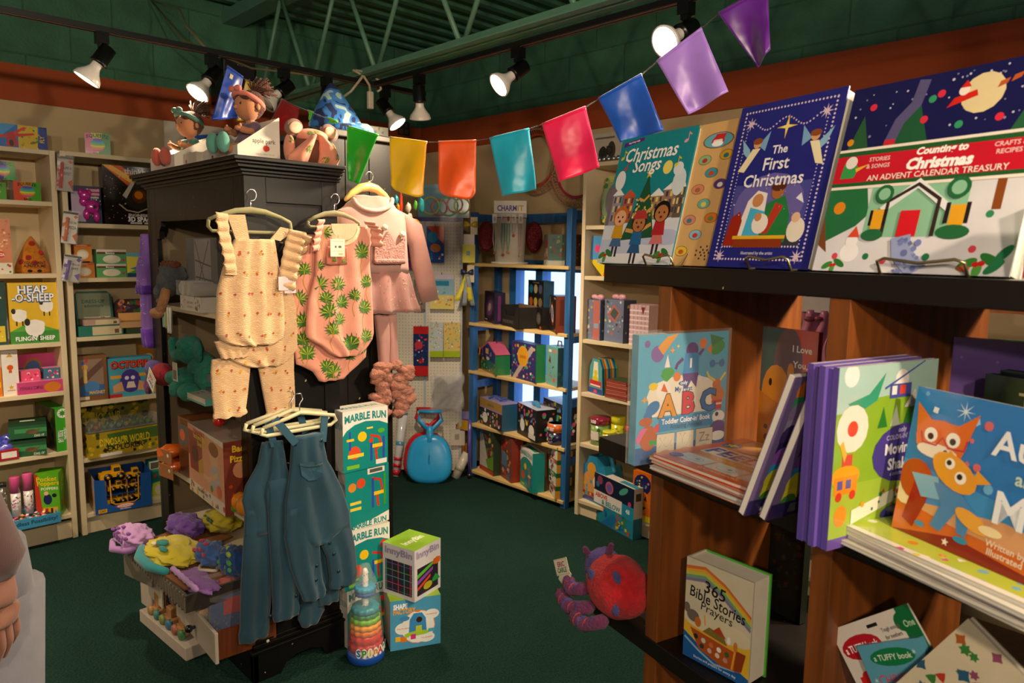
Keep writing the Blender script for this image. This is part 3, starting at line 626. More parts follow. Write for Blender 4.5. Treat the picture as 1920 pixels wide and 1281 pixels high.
# ------------------------------------------------------------------ second unit
Z = ZL2
def balloon():
    x, w, h = FL.fit(134, 190, 349, Z[1], .05); t = thing('night_light_box', 'navy box with stars and a glossy magenta animal lamp in front', 'lamp box', FL.w(x, .05, Z[1]), -2)
    part('carton', cartonmesh(w, .07, h, '#181f48', [('n', 5, 40, .5, .05, .98, .95, .03, ['#d8c870', '#c8d0e8', '#e8e0c0']), ('r', 0, .05, .45, .85, '#b8a8c8'), ('r', .58, .86, .95, .93, '#e088a8'), ('r', .58, .76, .95, .83, '#e088a8'), ('r', .6, .68, .92, .73, '#c8b8c0')]), t)
    m = M('#c02898', 'gloss')
    for c, r in (((-.01, -.01, .15), (.034, .02, .03)), ((-.035, -.01, .165), (.014, .012, .02)), ((.015, -.01, .165), (.013, .012, .018)), ((-.018, -.01, .118), (.026, .018, .026)), ((.03, -.012, .09), (.04, .02, .036)), ((-.006, -.012, .05), (.02, .016, .03)), ((.05, -.012, .04), (.02, .016, .03)), ((.06, -.012, .105), (.012, .012, .012))): m.ell((c[0]*w/.17, c[1], c[2]*h/.2), (r[0]*w/.17, r[1], r[2]*h/.2))
    part('lamp', m, t); m = M('#1c0820', 'card'); m.prism([(.03+.014*(1 if i % 2 == 0 else .45)*math.sin(i*pi/5), .085+.014*(1 if i % 2 == 0 else .45)*math.cos(i*pi/5)) for i in range(10)], -.0345, -.033); part('star_cutout', m, t)
balloon()
carton('science_kit_box', 'large black space light kit box with fiery planet picture', FL, 194, 330, 314, Z[1], .07, '#191210', [bg('#201612'), ('p', [0, 1, .25, 1, .75, .55, .5, .5], '#c86018'), ('p', [0, 1, .12, 1, .7, .6, .55, .58], '#e8b050'), ('n', 3, 50, 0, .1, .4, .9, .012, ['#c8b8a8', '#806850']), ('c', .48, .5, .25, '#2c2420'), ('c', .48, .5, .12, '#583010'), ('c', .47, .52, .07, '#d07818'), ('p', [.25, .5, .38, .75, .42, .72, .3, .45], '#c8bcb0'), ('p', [.6, .25, .85, .42, 1, .36, 1, .2, .75, .14], '#d0c4b8'), ('l', [.2, .35, .3, .25, .45, .22, .6, .3], .02, '#b8aca0'),
    T('thinkbox', .5, .92, .1, '#d8ccc0', .6, bold=.03), T('ENGINEER YOUR OWN', .62, .17, .05, '#e8dcd0', .6), T('3D SPACE LIGHT', .62, .1, .08, '#fff', .62, bold=.04), ('r', .34, .02, .5, .05, '#d8d0c8'), ('r', .53, .02, .7, .05, '#d8d0c8'), ('r', .73, .02, .9, .05, '#d8d0c8')], mt='gloss', inset=.03)
for i, (a, b, t_, l) in enumerate(((141, 178, 493, 'orange and cream toy ball box, lower of the two'), (139, 172, 458, 'orange and cream toy ball box, upper of the two'))):
    carton('ball_box', l, FL, a, b, t_, Z[2]+(.0 if i == 0 else .083), .07, '#d87a28', [bg('#e08a34'), ('r', 0, .86, 1, 1, '#c85818'), T('BAKEBALL', .45, .93, .09, '#f0d8b0', .8), ('e', .48, .4, .34, .3, '#e8d8b8'), ('e', .48, .4, .24, .2, '#f4ead4')], turn=2, group='orange ball boxes')
carton('carton', 'plain cream box behind the orange ball boxes', FL, 168, 184, 478, Z[2], .05, '#d8ccb0', inset=.1)
for i, (t_, l) in enumerate(((495, 'green and white toy box with white oval, lower of the pair'), (468, 'green and white toy box with white oval, upper of the pair'))):
    carton('toy_box', l, FL, 181, 237, t_, Z[2]+(.0 if i == 0 else .066), .08, '#58a060', [bg('#5aa868'), ('r', 0, .82, 1, 1, '#e0d8c8'), ('r', .02, .7, .98, .84, '#6a3a28'), T('Bounce', .45, .77, .13, '#fff', .6), ('e', .5, .36, .3, .28, '#e8e0c8'), ('c', .9, .3, .1, '#b84a68')], group='green oval boxes')
carton('picture_book', 'bright book with a blue dinosaur on yellow and green', FL, 238, 292, 474, Z[2], .02, '#e4d048', [bg('#e8d850'), ('r', 0, 0, 1, .16, '#1a4a78'), ('p', [0, .16, .5, .4, 1, .2, 1, .16], '#58a838'), ('p', [0, 1, 1, 1, 1, .8, 0, .85], '#6ab8c8'), ('p', [.1, .35, .5, .5, .9, .75, .95, .35, .8, .16, .75, .3, .4, .3, .35, .16, .28, .3], '#2a88c0'), ('p', [.6, .6, .68, .82, .74, .66, .82, .85, .88, .7], '#2468a8')], cat='book')
# leaning activity tins with books in front
def easel(label, a, b, t_, c, F, grp=None, z=ZL2[3], inset=.12):
    x, w, h = FL.fit(a, b, t_, z, inset); m = M(c, 'print'); pts = [(-w/2+.02, 0), (w/2-.02, 0), (w/2, .02), (w/2, h-.02), (w/2-.02, h), (-w/2+.02, h), (-w/2, h-.02), (-w/2, .02)]
    m.prism(pts, 0, .025); m.art((-w/2, 0, 0), (1, 0, 0), (0, 0, 1), w, h, F); return solo('activity_tin', m, label, 'activity set', FL.w(x, inset, z), 0, grp, tilt=-12)
easel('teal rounded activity tin with cream cover leaning at the left of its shelf', 144, 214, 545, '#2f6a5c', [('r', .06, .05, .94, .95, '#8f9a80'), T('DRESS-UP', .5, .76, .08, '#3a6a5a', .8), T('adventure', .5, .66, .07, '#3a6a5a', .7), ('r', .2, .05, .9, .4, '#e8dcb8'), ('e', .35, .3, .12, .06, '#a85838'), ('n', 4, 16, .5, .1, .9, .38, .07, ['#d8a838', '#a84858', '#5888a0'])], 'activity tins leaning on the shelf')
easel('brown rounded activity tin with yellow cover leaning in the middle of the shelf', 219, 275, 560, '#3c2a30', [('n', 9, 26, .1, .6, .9, .95, .1, ['#a83828', '#584898', '#d88828', '#38683a']), ('r', .08, .2, .92, .58, '#e0a868'), ('r', .08, .05, .92, .2, '#c0a890')], 'activity tins leaning on the shelf')
easel('floral activity tin partly hidden by the black bookcase', 276, 320, 558, '#3a3a3c', [('n', 11, 40, .1, .1, .9, .95, .09, ['#a83828', '#e0c020', '#d88828', '#38683a', '#4a68a0'])], 'activity tins leaning on the shelf')
for i, (a, b, t_, c, l) in enumerate(((147, 232, 612, '#2f7a68', 'teal box set with cream spine, lower one in front of the teal tin'), (158, 226, 600, '#b89888', 'dusty pink box set on top of the teal box set'), (238, 292, 626, '#3a4a30', 'dark green and yellow box set in front of the brown tin'), (225, 275, 612, '#c8a070', 'thin tan box lying in front of the brown tin'))):
    zb = ZL2[3]+(0, .056, 0, .034)[i]; hh = (.054, .03, .032, .03)[i]; x, w, h = FL.fit(a, b, t_, zb, .01)
    solo('craft_box', cartonmesh(w, .1, hh, c, [('r', .3, .1, .96, .9, '#d8c8a0' if i < 2 else c), ('r', .8, .2, .9, .6, '#7a5a48')]), l, 'craft box', FL.w(x, .01, zb), 3-i*2)
carton('toy_box', 'brown framed box with blue toy giraffe picture', FL, 142, 201, 667, Z[4], .07, '#8a6038', [bg('#7a5230'), ('r', .12, .12, .88, .92, '#8f7868'), ('p', [.12, .5, .88, .92, .88, .75, .12, .3], '#6a4a40'), ('r', .12, .12, .88, .35, '#3a68a0'), ('e', .5, .3, .24, .14, '#4a80b8'), ('r', .24, .4, .36, .7, '#d8b868'), ('c', .3, .75, .1, '#d0a048'), ('c', .24, .84, .06, '#4868c8'), ('c', .36, .88, .06, '#c83828'), T('MAGNET', .66, .18, .07, '#e8c020', .5), ('r', .1, .03, .4, .1, '#d8d0c0')], turn=-4)
carton('board_game_box', 'blue octopus game box with purple octopus holding pies', FL, 203, 284, 670, Z[4], .07, '#3a94b0', [bg('#4aa0b8'), ('e', .5, .4, .24, .3, '#4a3a90'), ('c', .42, .48, .05, '#e8e0f0'), ('c', .56, .48, .05, '#e8e0f0'), ('p', [.4, .22, .62, .22, .58, .38, .44, .38], '#ead8c8'), ('p', [.1, .3, .3, .4, .35, .15, .1, .12], '#d8a070'), ('p', [.9, .3, .7, .4, .65, .15, .9, .12], '#d8a070'), ('r', .7, .5, .95, .58, '#e0a030'), ('r', .05, .48, .3, .56, '#e0a030'), ('r', 0, 0, .3, .09, '#c03030'), T('OCTOPIE', .5, .82, .17, '#6a1a18', .88, bold=.1), T('OCTOPIE', .5, .825, .17, '#e04a30', .88, bold=.03)], Rr=[bg('#3a7898')], turn=-2)
carton('toy_box', 'blue and orange toy box behind the octopus game', FL, 284, 330, 692, Z[4], .06, '#3a8ab0', [('n', 4, 30, .05, .1, .95, .9, .12, ['#d05828', '#e08a38', '#e8d8b0', '#3a6a98'])])
carton('clock_box', 'ochre box with a white dial, peeking above the octopus game', FL, 262, 296, 645, Z[4], .05, '#b07818', [('c', .5, .7, .28, '#e0d0a8'), ('c', .5, .7, .18, '#8a8070')], inset=.16)
def camo():
    x, w, h = FL.fit(164, 301, 795, Z[5], -.01); t = thing('toy_display_box', 'open yellow and dark green dinosaur display box with clear cover', 'display box', FL.w(x, -.01, Z[5]), 3)
    C = ['#c8a818', '#2a2414', '#5a6a28', '#3a4a20', '#d8b828']
    m = cartonmesh(w, .16, h*.82, '#8a7a20', [bg('#a89020'), ('n', 5, 60, .02, .05, .98, .95, .11, C), ('p', [.25, .9, 1, .95, 1, .5, .3, .45], '#4a6a28'), T('DINOSAUR WORLD', .5, .58, .3, '#e0c828', .7), T('EXPLORER', .5, .3, .22, '#1c1c10', .5), ('r', .15, .0, .45, .13, '#e0d8c8')], [bg('#b89820'), ('n', 6, 20, .05, .05, .95, .95, .15, C)], T=[bg('#2a3018')]); part('tray', m, t)
    m = M('#6a6a20', 'print'); m.box(-w/2, w/2, .15, .155, h*.82, h*1.9); m.art((-w/2, .15, h*.82), (1, 0, 0), (0, 0, 1), w, h*1.08, [bg('#7a7424'), ('n', 7, 60, .02, .05, .98, .8, .11, C), T('DINOSAUR', .35, .3, .25, '#c8b828', .5)]); part('header_card', m, t)
    m = M('#fff', 'clear'); m.box(-w/2, w/2, .0, .15, h*.84, h*1.2); part('cover', m, t)
    rg = random.Random(4)
    for i in range(9):
        m = M(rg.choice(['#3a5a30', '#6a6a30', '#7a4a28', '#486850']), 'plastic'); xx = -w*.42+i*w*.105; m.ell((xx, .07, h*.88), (.014, .03, .014)); m.limb([(xx, .04, h*.9), (xx, .02, h*1.1)], (.006, .005), 8); part('dinosaur', m, t)
camo()
def trucks():
    x, w, h = FL.fit(178, 283, 892, .105, -.06); t = thing('truck_display_box', 'blue open display box holding yellow construction trucks', 'display box', FL.w(x, -.06, .112), -6)
    B = '#1c4f94'; Y = '#d89c10'; D = .2
    m = M(B, 'print'); m.box(-w/2, w/2, D-.005, D, 0, h); m.box(-w/2, -w/2+.004, 0, D, 0, h*.95, '#b8a898'); m.box(w/2-.004, w/2, 0, D, 0, h); m.box(-w/2, w/2, .0, D, 0, .004)
    m.prism([(-w/2, 0), (w/2, 0), (w/2, h*.95), (w/2-.05, h*.95), (w/2-.055, h*.22), (w/2-.085, h*.17), (-w/2+.085, h*.17), (-w/2+.055, h*.25), (-w/2+.05, h*.92), (-w/2, h*.95)], -.002, .002)
    m.art((-w/2, -.002, 0), (1, 0, 0), (0, 0, 1), w, h, [('l', [.27, .9, .28, .26, .36, .2, .68, .2, .76, .26, .77, .9], .03, Y), ('r', .05, .02, .2, .12, Y), T('CAT', .125, .07, .055, '#1a1a1a', .12), ('e', .52, .13, .17, .06, '#c83038'), ('e', .52, .13, .145, .045, '#f0e0d8'), T('Little Builders', .52, .13, .04, '#c03030', .25), T('Work Machines', .52, .05, .03, '#fff', .3)]); m.art((-w/2, D, 0), (0, -1, 0), (0, 0, 1), D, h, [bg('#b8a898'), ('e', .5, .35, .25, .25, '#b86820'), ('n', 3, 8, .2, .1, .8, .6, .12, ['#b86820', '#c89868'])]); part('box', m, t)
    for nm, zz in (('divider', h*.42),): m = M('#16407c', 'print'); m.box(-w/2+.05, w/2-.01, .02, D-.01, zz, zz+.004); part(nm, m, t)
    m = M('#9a6a3a', 'card'); m.box(-w/2+.055, -w/2+.06, .03, D, .01, h*.9); m.box(.02, .024, .02, D, .01, h*.85); part('divider', m, t)
    for k, (xx, zz, s) in enumerate(((-.03, h*.86, 1.3), (.06, h*.8, 1), (-.02, h*.44+.02, .9), (.05, h*.44+.02, .8), (-.02, .035, 1), (.07, .04, 1.1))):
        m = M(Y, 'plastic'); e = .02*s; m.box(xx-2*e, xx+1.6*e, .03, .03+2.4*e, zz+.4*e, zz+1.3*e); m.box(xx-.4*e, xx+1.1*e, .035, .03+2.1*e, zz+1.3*e, zz+2.5*e); m.box(xx-2.7*e, xx-2*e, .028, .03+2.5*e, zz, zz+1.1*e); m.box(xx-.2*e, xx+.9*e, .0335, .036, zz+1.5*e, zz+2.3*e, '#303438'); v = part('toy_truck', m, t, bev=.001)
        for sx in (-1.3, 1.0):
            m = M('#181818', 'plastic'); m.T = Matrix.Translation((xx+sx*e, .026, zz+.5*e)) @ Matrix.Rotation(pi/2, 4, 'X'); m.lathe([(.75*e, -.006), (.8*e, 0), (.75*e, .006)], n=14); m.lathe([(.3*e, .006), (.28*e, .008)], n=10, col='#c88c10'); part('wheel', m, v)
trucks()
carton('toy_vehicle_box', 'teal and lime vehicle box to the right of the truck display', FL, 281, 330, 862, Z[6], .07, '#2f8a80', [('r', 0, .78, 1, 1, '#d8d0b8'), ('r', .05, .8, .5, .97, '#5a5a50'), ('r', .05, .45, .9, .72, '#186a5c'), ('c', .2, .6, .06, '#c02828'), ('p', [0, .05, .1, .4, .4, .44, .9, .25, 1, .2, 1, .05], '#c0cc30'), ('e', .3, .22, .12, .14, '#d8d4c0'), ('r', 0, 0, 1, .06, '#c8c0a8'), T('TRUCK', .6, .14, .05, '#1c3838', .4)])
carton('book', 'brown picture book peeking out beside the dinosaur display', FL, 301, 330, 800, Z[5], .03, '#9a5a28', [('n', 5, 9, .1, .1, .9, .9, .15, ['#d88a38', '#5a3a18'])], inset=.05)
# kite pack propped on the unit behind the dolls
def kite():
    x, w, h = FL.fit(309, 420, 233, ZL2[0], .15); m = M('#d4cab8', 'print'); m.box(-w/2, w/2, 0, .01, 0, h); m.art((-w/2, 0, 0), (1, 0, 0), (0, 0, 1), w, h, [('p', [.05, .05, .35, .7, .95, .45, .95, .05], '#1f3f98'), ('p', [.35, .7, .95, .85, .95, .45], '#2a55b0'), ('r', .6, .3, .95, .42, '#c82828')]); solo('kite_pack', m, 'white pack with a blue kite propped on the unit behind the dolls', 'kite', FL.w(x, .15, ZL2[0]), 0)
kite()
# ================================================================== blue rack
B = ZB
def charm():
    x, w, h = FB.fit(917, 980, 376, B[0], .06); t = thing('jewellery_display', 'white card jewellery stand with rainbow lettering, necklaces and two red sequin purses', 'jewellery display', FB.w(x, .1, B[0]), -90+40)
    w *= .8; m = M('#e6e0d4', 'card'); m.box(-w*.42, w*.42, -.012, .012, h*.74, h); m.lathe([(w*.48, 0), (w*.48, .01), (w*.46, .012)], n=28); m.lathe([(w*.38, .012), (w*.42, h*.8)], n=24)
    m.art((-w*.42, -.012, h*.74), (1, 0, 0), (0, 0, 1), w*.84, h*.26, [T('CHARM', .4, .55, .34, '#5a4a9a', .6, bold=.03), T('IT', .82, .55, .34, '#c8a830', .2, bold=.03), ('r', .2, .2, .8, .24, '#b0a8a0')]); part('stand', m, t)
    for i, (a, c, l) in enumerate(((-.75, '#c8c0b8', .48), (-.28, '#58a890', .5), (0, '#68b89c', .46), (.3, '#d8b0b0', .2), (.68, '#d0a8a8', .5))):
        m = M(c, 'plastic'); xx = a*w*.46; z1 = h*.66; yy = -w*.43
        m.limb([(xx-.007, yy, z1), (xx-.009, yy, z1-h*l*.6), (xx, yy, z1-h*l), (xx+.009, yy, z1-h*l*.6), (xx+.007, yy, z1)], .0028, 6, rnd=False); m.ell((xx, yy-.003, z1-h*l-.006), (.009, .004, .01), ['#8a4030', '#a04838', '#d88878', '#c86858', '#c8a080'][i]); part('necklace', m, t)
        m = M('#ece6e0', 'card'); m.box(xx-.014, xx+.014, yy-.004, yy-.002, z1-.01, z1+.045); m.art((xx-.014, yy-.004, z1-.01), (1, 0, 0), (0, 0, 1), .028, .055, [('e', .5, .5, .3, .3, ['#b8b0b8', '#e8a0a8', '#b05048', '#d8b8b0', '#b8b0b8'][i])]); part('jewellery_card', m, t)
    m = M('#777', 'wire'); m.lathe([(w*.47, h*.72), (w*.475, h*.725), (w*.47, h*.73)], n=24, cap=False); part('wire_ring', m, t)
    for s in (-1, 1):
        m = M('#6a0c18', 'sequin'); m.ell((s*w*.62, -.0, h*.43), (w*.22, .02, h*.25)); part('sequin_purse', m, t)
charm()
carton('toy_box', 'grey boxed play set with a red mushroom house on it, teal sides', FB, 1006, 1042, 440, B[0], .1, '#8a8478', [bg('#94897c'), ('e', .68, .68, .24, .16, '#c81c1c'), ('r', .5, .3, .88, .55, '#d8a090'), ('n', 3, 6, .52, .32, .86, .52, .06, ['#e8e0d8', '#c02020']), ('r', .52, .2, .86, .28, '#b02028'), ('c', .25, .35, .1, '#e8e4dc'), ('r', 0, 0, 1, .17, '#d8d4c8'), T('garden', .4, .09, .07, '#78a048', .5), ('c', .06, .93, .09, '#2a8a48')], Rr=[bg('#42685e'), ('n', 5, 22, .05, .3, .95, .95, .12, ['#6a5a3a', '#3a5a48', '#8a4838', '#90a060']), ('r', 0, 0, 1, .16, '#b8b8a8')], turn=-38, inset=.05)
carton('toy_box', 'dark brown boxed set to the right of the mushroom house box', FB, 1078, 1092, 440, B[0], .1, '#3a2018', [('n', 5, 9, .1, .1, .9, .9, .1, ['#6a5a3a', '#b08848'])], inset=.08)
Gx = lambda c1, c2, c3, rt=0: [('e', .5, .5, .42, .36, c1, rt), ('e', .52, .48, .3, .24, c2, rt), ('e', .5, .5, .16, .12, c3, rt)]
carton('puzzle_box', 'purple galaxy puzzle box at the left end of the second rack shelf', FB, 893, 944, 547, B[1], .07, '#2a1a34', [bg('#2a1a34')]+Gx('#4a3060', '#7a5888', '#d8b0a8', 20)+[('r', .02, .06, .3, .1, '#b8a8b8'), ('r', .88, .3, .93, .8, '#6a2a58')], Rr=[bg('#1a1438'), ('r', .3, .1, .6, .9, '#6a2a68')], inset=.09, turn=-28, group='space puzzles')
carton('puzzle_box', 'black puzzle box showing nine coloured planets', FB, 979, 1030, 526, B[1], .07, '#191614', [bg('#1c1a18')]+[('c', .2+.3*i, .82-.28*j, .12, c) for j, r in enumerate((('#2a90b8', '#c8b888', '#5a5478'), ('#c86818', '#d0b050', '#887048'), ('#908880', '#b8783a', '#4a6aa0'))) for i, c in enumerate(r)]+[('r', .3, .94, .7, .97, '#8a8078')], Rr=[bg('#2a4a5a')], inset=.14, turn=-22, group='space puzzles', c2='#2f5a6a')
carton('puzzle_box', 'small black moon puzzle box between the planet box and the orange nebula box', FB, 996, 1024, 577, B[1], .06, '#14120f', [('c', .5, .5, .3, '#4a4440'), ('c', .5, .5, .2, '#5f5850'), ('c', .75, .1, .07, '#d84818')], inset=.05, turn=-25, group='space puzzles')
carton('puzzle_box', 'black and orange puzzle box with a glowing blue eye shaped nebula', FB, 1018, 1055, 554, B[1], .12, '#1c120e', [bg('#1a100c'), ('e', .45, .5, .24, .34, '#6a2a14', 20), ('e', .45, .5, .17, .26, '#c8b0a8', 20), ('e', .45, .5, .11, .18, '#4868a0', 20), ('r', .05, .5, .09, .95, '#b8a898'), T('PUZZLE', .8, .93, .05, '#b8a898', .25), ('c', .93, .08, .04, '#d85818')], Rr=[bg('#7a3218'), ('r', .2, .2, .4, .9, '#5a2210')], inset=.02, turn=-34, group='space puzzles')
def blacktray():
    x, w, h = FB.fit(928, 985, 574, B[1], .0); t = thing('display_tray', 'empty black card tray with a scooped front on the second rack shelf', 'display tray', FB.w(x, 0, B[1]), -90-20)
    m = M('#181412', 'card'); m.prism([(-w/2, 0), (w/2, 0), (w/2, h), (w*.36, h), (w*.25, h*.55), (-w*.25, h*.55), (-w*.38, h*1.0), (-w/2, h)], 0, .003); m.box(-w/2, w/2, .12, .123, 0, h*1.05, '#8a6a48'); m.box(-w/2, -w/2+.003, 0, .12, 0, h); m.box(w/2-.003, w/2, 0, .12, 0, h); m.box(-w/2, w/2, 0, .12, 0, .003)
    m.art((-w/2, 0, 0), (1, 0, 0), (0, 0, 1), w, h, [T('EXPLORE SPACE', .4, .25, .14, '#6a6058', .6)]); part('tray', m, t)
    m = M('#7a8a98', 'card'); m.box(-w*.3, w*.3, .05, .1, .004, .03); part('card_stack', m, t)
blacktray()
NV = ['#e0b838', '#d86838', '#e8d8c0', '#48a878', '#c84878', '#6a90d0']
def housetin():
    x, w, h = FB.fit(890, 940, 640, B[2], .03); t = thing('puzzle_case', 'purple house shaped case with pink roof edge and yellow flap tag', 'puzzle case', FB.w(x, .03, B[2]), -90-22)
    H = h*.98; w *= 1.1; q = [(-w/2, 0), (w/2, 0), (w/2, H*.66), (0, H), (-w/2, H*.66)]
    m = M('#24306e', 'gloss'); m.prism(q, 0, .1, side='#2a7a48'); m.add([(0, 0, H), (w/2+.005, 0, H*.66), (w/2+.005, .1, H*.66), (0, .1, H)], [(0, 1, 2, 3)], '#c8587a'); m.add([(0, 0, H+.001), (-w/2-.005, 0, H*.66), (-w/2-.005, .1, H*.66), (0, .1, H+.001)], [(3, 2, 1, 0)], '#c8587a')
    m.art((-w/2, 0, 0), (1, 0, 0), (0, 0, 1), w, H, [('p', [0, .02, 1, .02, 1, .35, .5, .42, 0, .33], '#2f6e3c'), ('r', 0, 0, 1, .03, '#c85030'), ('l', [0, .68, .5, .99, 1, .68], .05, '#d8607a'), ('r', .35, .6, .55, .78, '#e0a858'), ('c', .7, .62, .07, '#c86078'), ('r', .12, .36, .26, .44, '#e0a030'), ('e', .5, .46, .1, .06, '#e8d8b0'), ('n', 3, 26, .08, .06, .95, .6, .035, NV)]); part('case', m, t)
    m = M('#2a2420', 'plastic'); m.limb([(-.03, .05, H*.97), (-.02, .05, H*1.1), (.02, .05, H*1.1), (.03, .05, H*.97)], .004, 6, rnd=False); part('handle', m, t)
    m = M('#d88a28', 'card'); a = -w*.55; m.prism([(a-.03, H*.5), (a-.01, H*.75), (a+.03, H*.72), (a+.025, H*.5), (a+.0, H*.4)], -.01, -.007); m.prism([(a-.018, H*.54), (a-.004, H*.7), (a+.018, H*.67), (a+.014, H*.53)], -.0105, -.0098, '#3a3a30'); part('hang_tag', m, t)
housetin()
carton('puzzle_box', 'deep blue space puzzle box with a yellow oval label', FB, 952, 1012, 643, B[2], .07, '#2c2a68', [bg('#2e2c6a'), ('n', 12, 50, .02, .05, .98, .95, .05, NV+['#40b868']), ('p', [.05, 0, .2, 0, .95, .9, .8, .95, .5, .6], '#b8a8a0'), ('e', .48, .64, .22, .28, '#e0a020'), ('r', .36, .58, .6, .66, '#c87818')], Rr=[bg('#2a8040')], inset=.01, turn=-12)
def backpackbox():
    t = carton('craft_box', 'teal craft box with a red handle at the right of the third rack shelf', FB, 1018, 1052, 650, B[2], .1, '#5a9898', [bg('#6aa4a0'), ('p', [.2, .6, .3, .78, .42, .6, .4, .55], '#b82838'), ('p', [.22, .6, .4, .6, .36, .75], '#284858'), ('n', 5, 8, .15, .15, .9, .6, .05, ['#c84838', '#284858']), ('c', .7, .16, .1, '#d85848'), ('r', .2, .85, .45, .92, '#e8dcd0'), ('r', .55, .85, .85, .92, '#c8785a')], Rr=[bg('#2a4a50'), ('n', 4, 16, .1, .1, .9, .9, .12, ['#3a6a58', '#584a3a'])], inset=.01, turn=-20)
    m = M('#b01828', 'plastic'); h = t.data.vertices[4].co.z; m.limb([(-.025, .05, h), (-.02, .05, h+.03), (.02, .05, h+.03), (.025, .05, h)], .004, 6, rnd=False); part('handle', m, t)
backpackbox()
def lilacbox():
    t = carton('craft_box', 'lilac and gold lidded box with a blue strap handle on the fourth rack shelf', FB, 891, 950, 752, B[3], .13, '#28241e', [bg('#28241e'), ('r', 0, .66, 1, 1, '#a88038'), ('r', 0, .64, 1, .69, '#a080b8'), T('DESIGN', .5, .82, .1, '#2a6a48', .4), ('n', 6, 50, .02, .05, .98, .6, .07, ['#488040', '#d88838', '#c84868', '#e8e0d0', '#5a4a98']), ('e', .25, .3, .12, .2, '#e8e4dc')], T=[bg('#9a8ab0')], Rr=[bg('#2a5a78')], inset=.01, turn=-14)
    h = t.data.vertices[4].co.z; m = M('#1f4fa0', 'fabric'); m.limb([(-.06, .02, h+.005), (-.04, .05, h+.02), (.02, .06, h+.006), (.05, .04, h+.01), (.06, .08, h+.02), (0, .1, h+.008)], .007, 8); part('strap', m, t)
lilacbox()
for a, b, tp, l, ins in ((958, 1018, 762, 'black craft box with bright paper characters and a blue bow', .0), (1008, 1064, 752, 'black craft box with bright figures behind the orange drum tin', .1)):
    t = carton('craft_box', l, FB, a, b, tp, B[3], .13, '#161514', [bg('#181716'), ('n', 7 if ins else 8, 40, .03, .4, .97, .95, .07, ['#48a878', '#c84878', '#e0d038', '#6878c8', '#d86838']), ('e', .28, .35, .12, .2, '#e8e4dc'), ('e', .75, .3, .14, .18, '#e8e4dc'), ('r', .6, .05, .95, .2, '#d8d4c8')], T=[bg('#b0b4c0')], Rr=[bg('#1a1a1c'), ('n', 2, 14, .1, .1, .9, .9, .12, NV)], inset=ins, turn=-20, group='black craft boxes on the blue rack')
    if not ins:
        h = t.data.vertices[4].co.z; m = M('#1f7fb0', 'fabric'); m.ell((.0, .05, h+.014), (.03, .012, .012)); m.ell((.05, .05, h+.014), (.03, .012, .012), rot=Matrix.Rotation(.5, 3, 'Y').to_euler()); part('ribbon', m, t)
def drum():
    x = FB.hit(1043, 800, .04)[0]; t = thing('drum_tin', 'round tin with orange rim band and purple picture on the fourth rack shelf', 'tin', FB.w(x, .05, B[3]), -90)
    m = M('#2c2450', 'gloss'); m.lathe([(.058, 0), (.058, .075)], n=28); m.lathe([(.06, .075), (.06, .125)], n=28, col='#d86828'); m.lathe([(.06, .125), (.056, .128), (.055, .122)], n=28, col='#d8d0c8')
    m.art((-.03, -.061, .082), (1, 0, 0), (0, 0, 1), .06, .03, [T('MY FIRST', .5, .5, .7, '#fff', .95)]); m.art((-.03, -.059, .01), (1, 0, 0), (0, 0, 1), .06, .06, [('n', 4, 16, .05, .05, .95, .95, .12, ['#d868a0', '#48a8b0', '#e0b838'])]); part('tin', m, t)
drum()
carton('toy_box', 'tall dinosaur and ship play set box with white sail corner, bottom of the blue rack', FB, 893, 932, 806, B[4], .08, '#2c3a28', [bg('#303a24'), ('n', 5, 26, .3, .3, .98, .95, .1, ['#8a4a28', '#b83020', '#5a7a28', '#c8a848']), ('p', [0, .1, 0, .95, .22, .9, .6, .3, .75, .12], '#c8c0b0'), ('p', [.45, .3, 1, .45, 1, .12, .6, .12], '#6a9a28'), ('r', 0, 0, 1, .1, '#a83818'), ('e', .12, .93, .14, .08, '#5870b8')], inset=.03, turn=-16)
carton('toy_box', 'red and brown play set box with balloons beside the marble game', FB, 932, 966, 818, B[4], .08, '#8a3020', [bg('#7a4030'), ('c', .5, .88, .12, '#d86018'), ('c', .35, .78, .12, '#c82028'), ('n', 5, 26, .05, .05, .95, .7, .12, ['#c84028', '#b8a8a0', '#4a5a90', '#c89858']), ('r', .1, .3, .6, .6, '#5a7a98')], inset=.02, turn=-20)
MR = [bg('#128a86'), ('p', [0, .6, .08, .68, .25, .76, .5, .8, .8, .77, 1, .7, 1, 1, 0, 1], '#ece8e0'), T('MARBLE RUN', .5, .89, .12, '#1a8a88', .92, bold=.04, arc=.03), ('c', .42, .55, .1, '#f0c818'), ('c', .25, .3, .13, '#e05028'), ('l', [.75, .1, .72, .3, .85, .35, .8, .5, .6, .55], .05, '#d83020'), ('r', .6, .33, .9, .39, '#f0c818'), ('l', [.62, .12, .62, .42], .05, '#3048b8'), ('l', [.9, .1, .9, .5], .05, '#3048b8'), ('r', .08, .04, .35, .1, '#7ac030')]
carton('marble_run_box', 'teal marble run box with arched white top, low on the blue rack', FB, 965, 1009, 843, B[4], .08, '#128a86', MR, T=[bg('#c8c4b8'), ('r', .1, .3, .9, .7, '#1a7a70')], inset=-.005, turn=-24, cat='toy box')
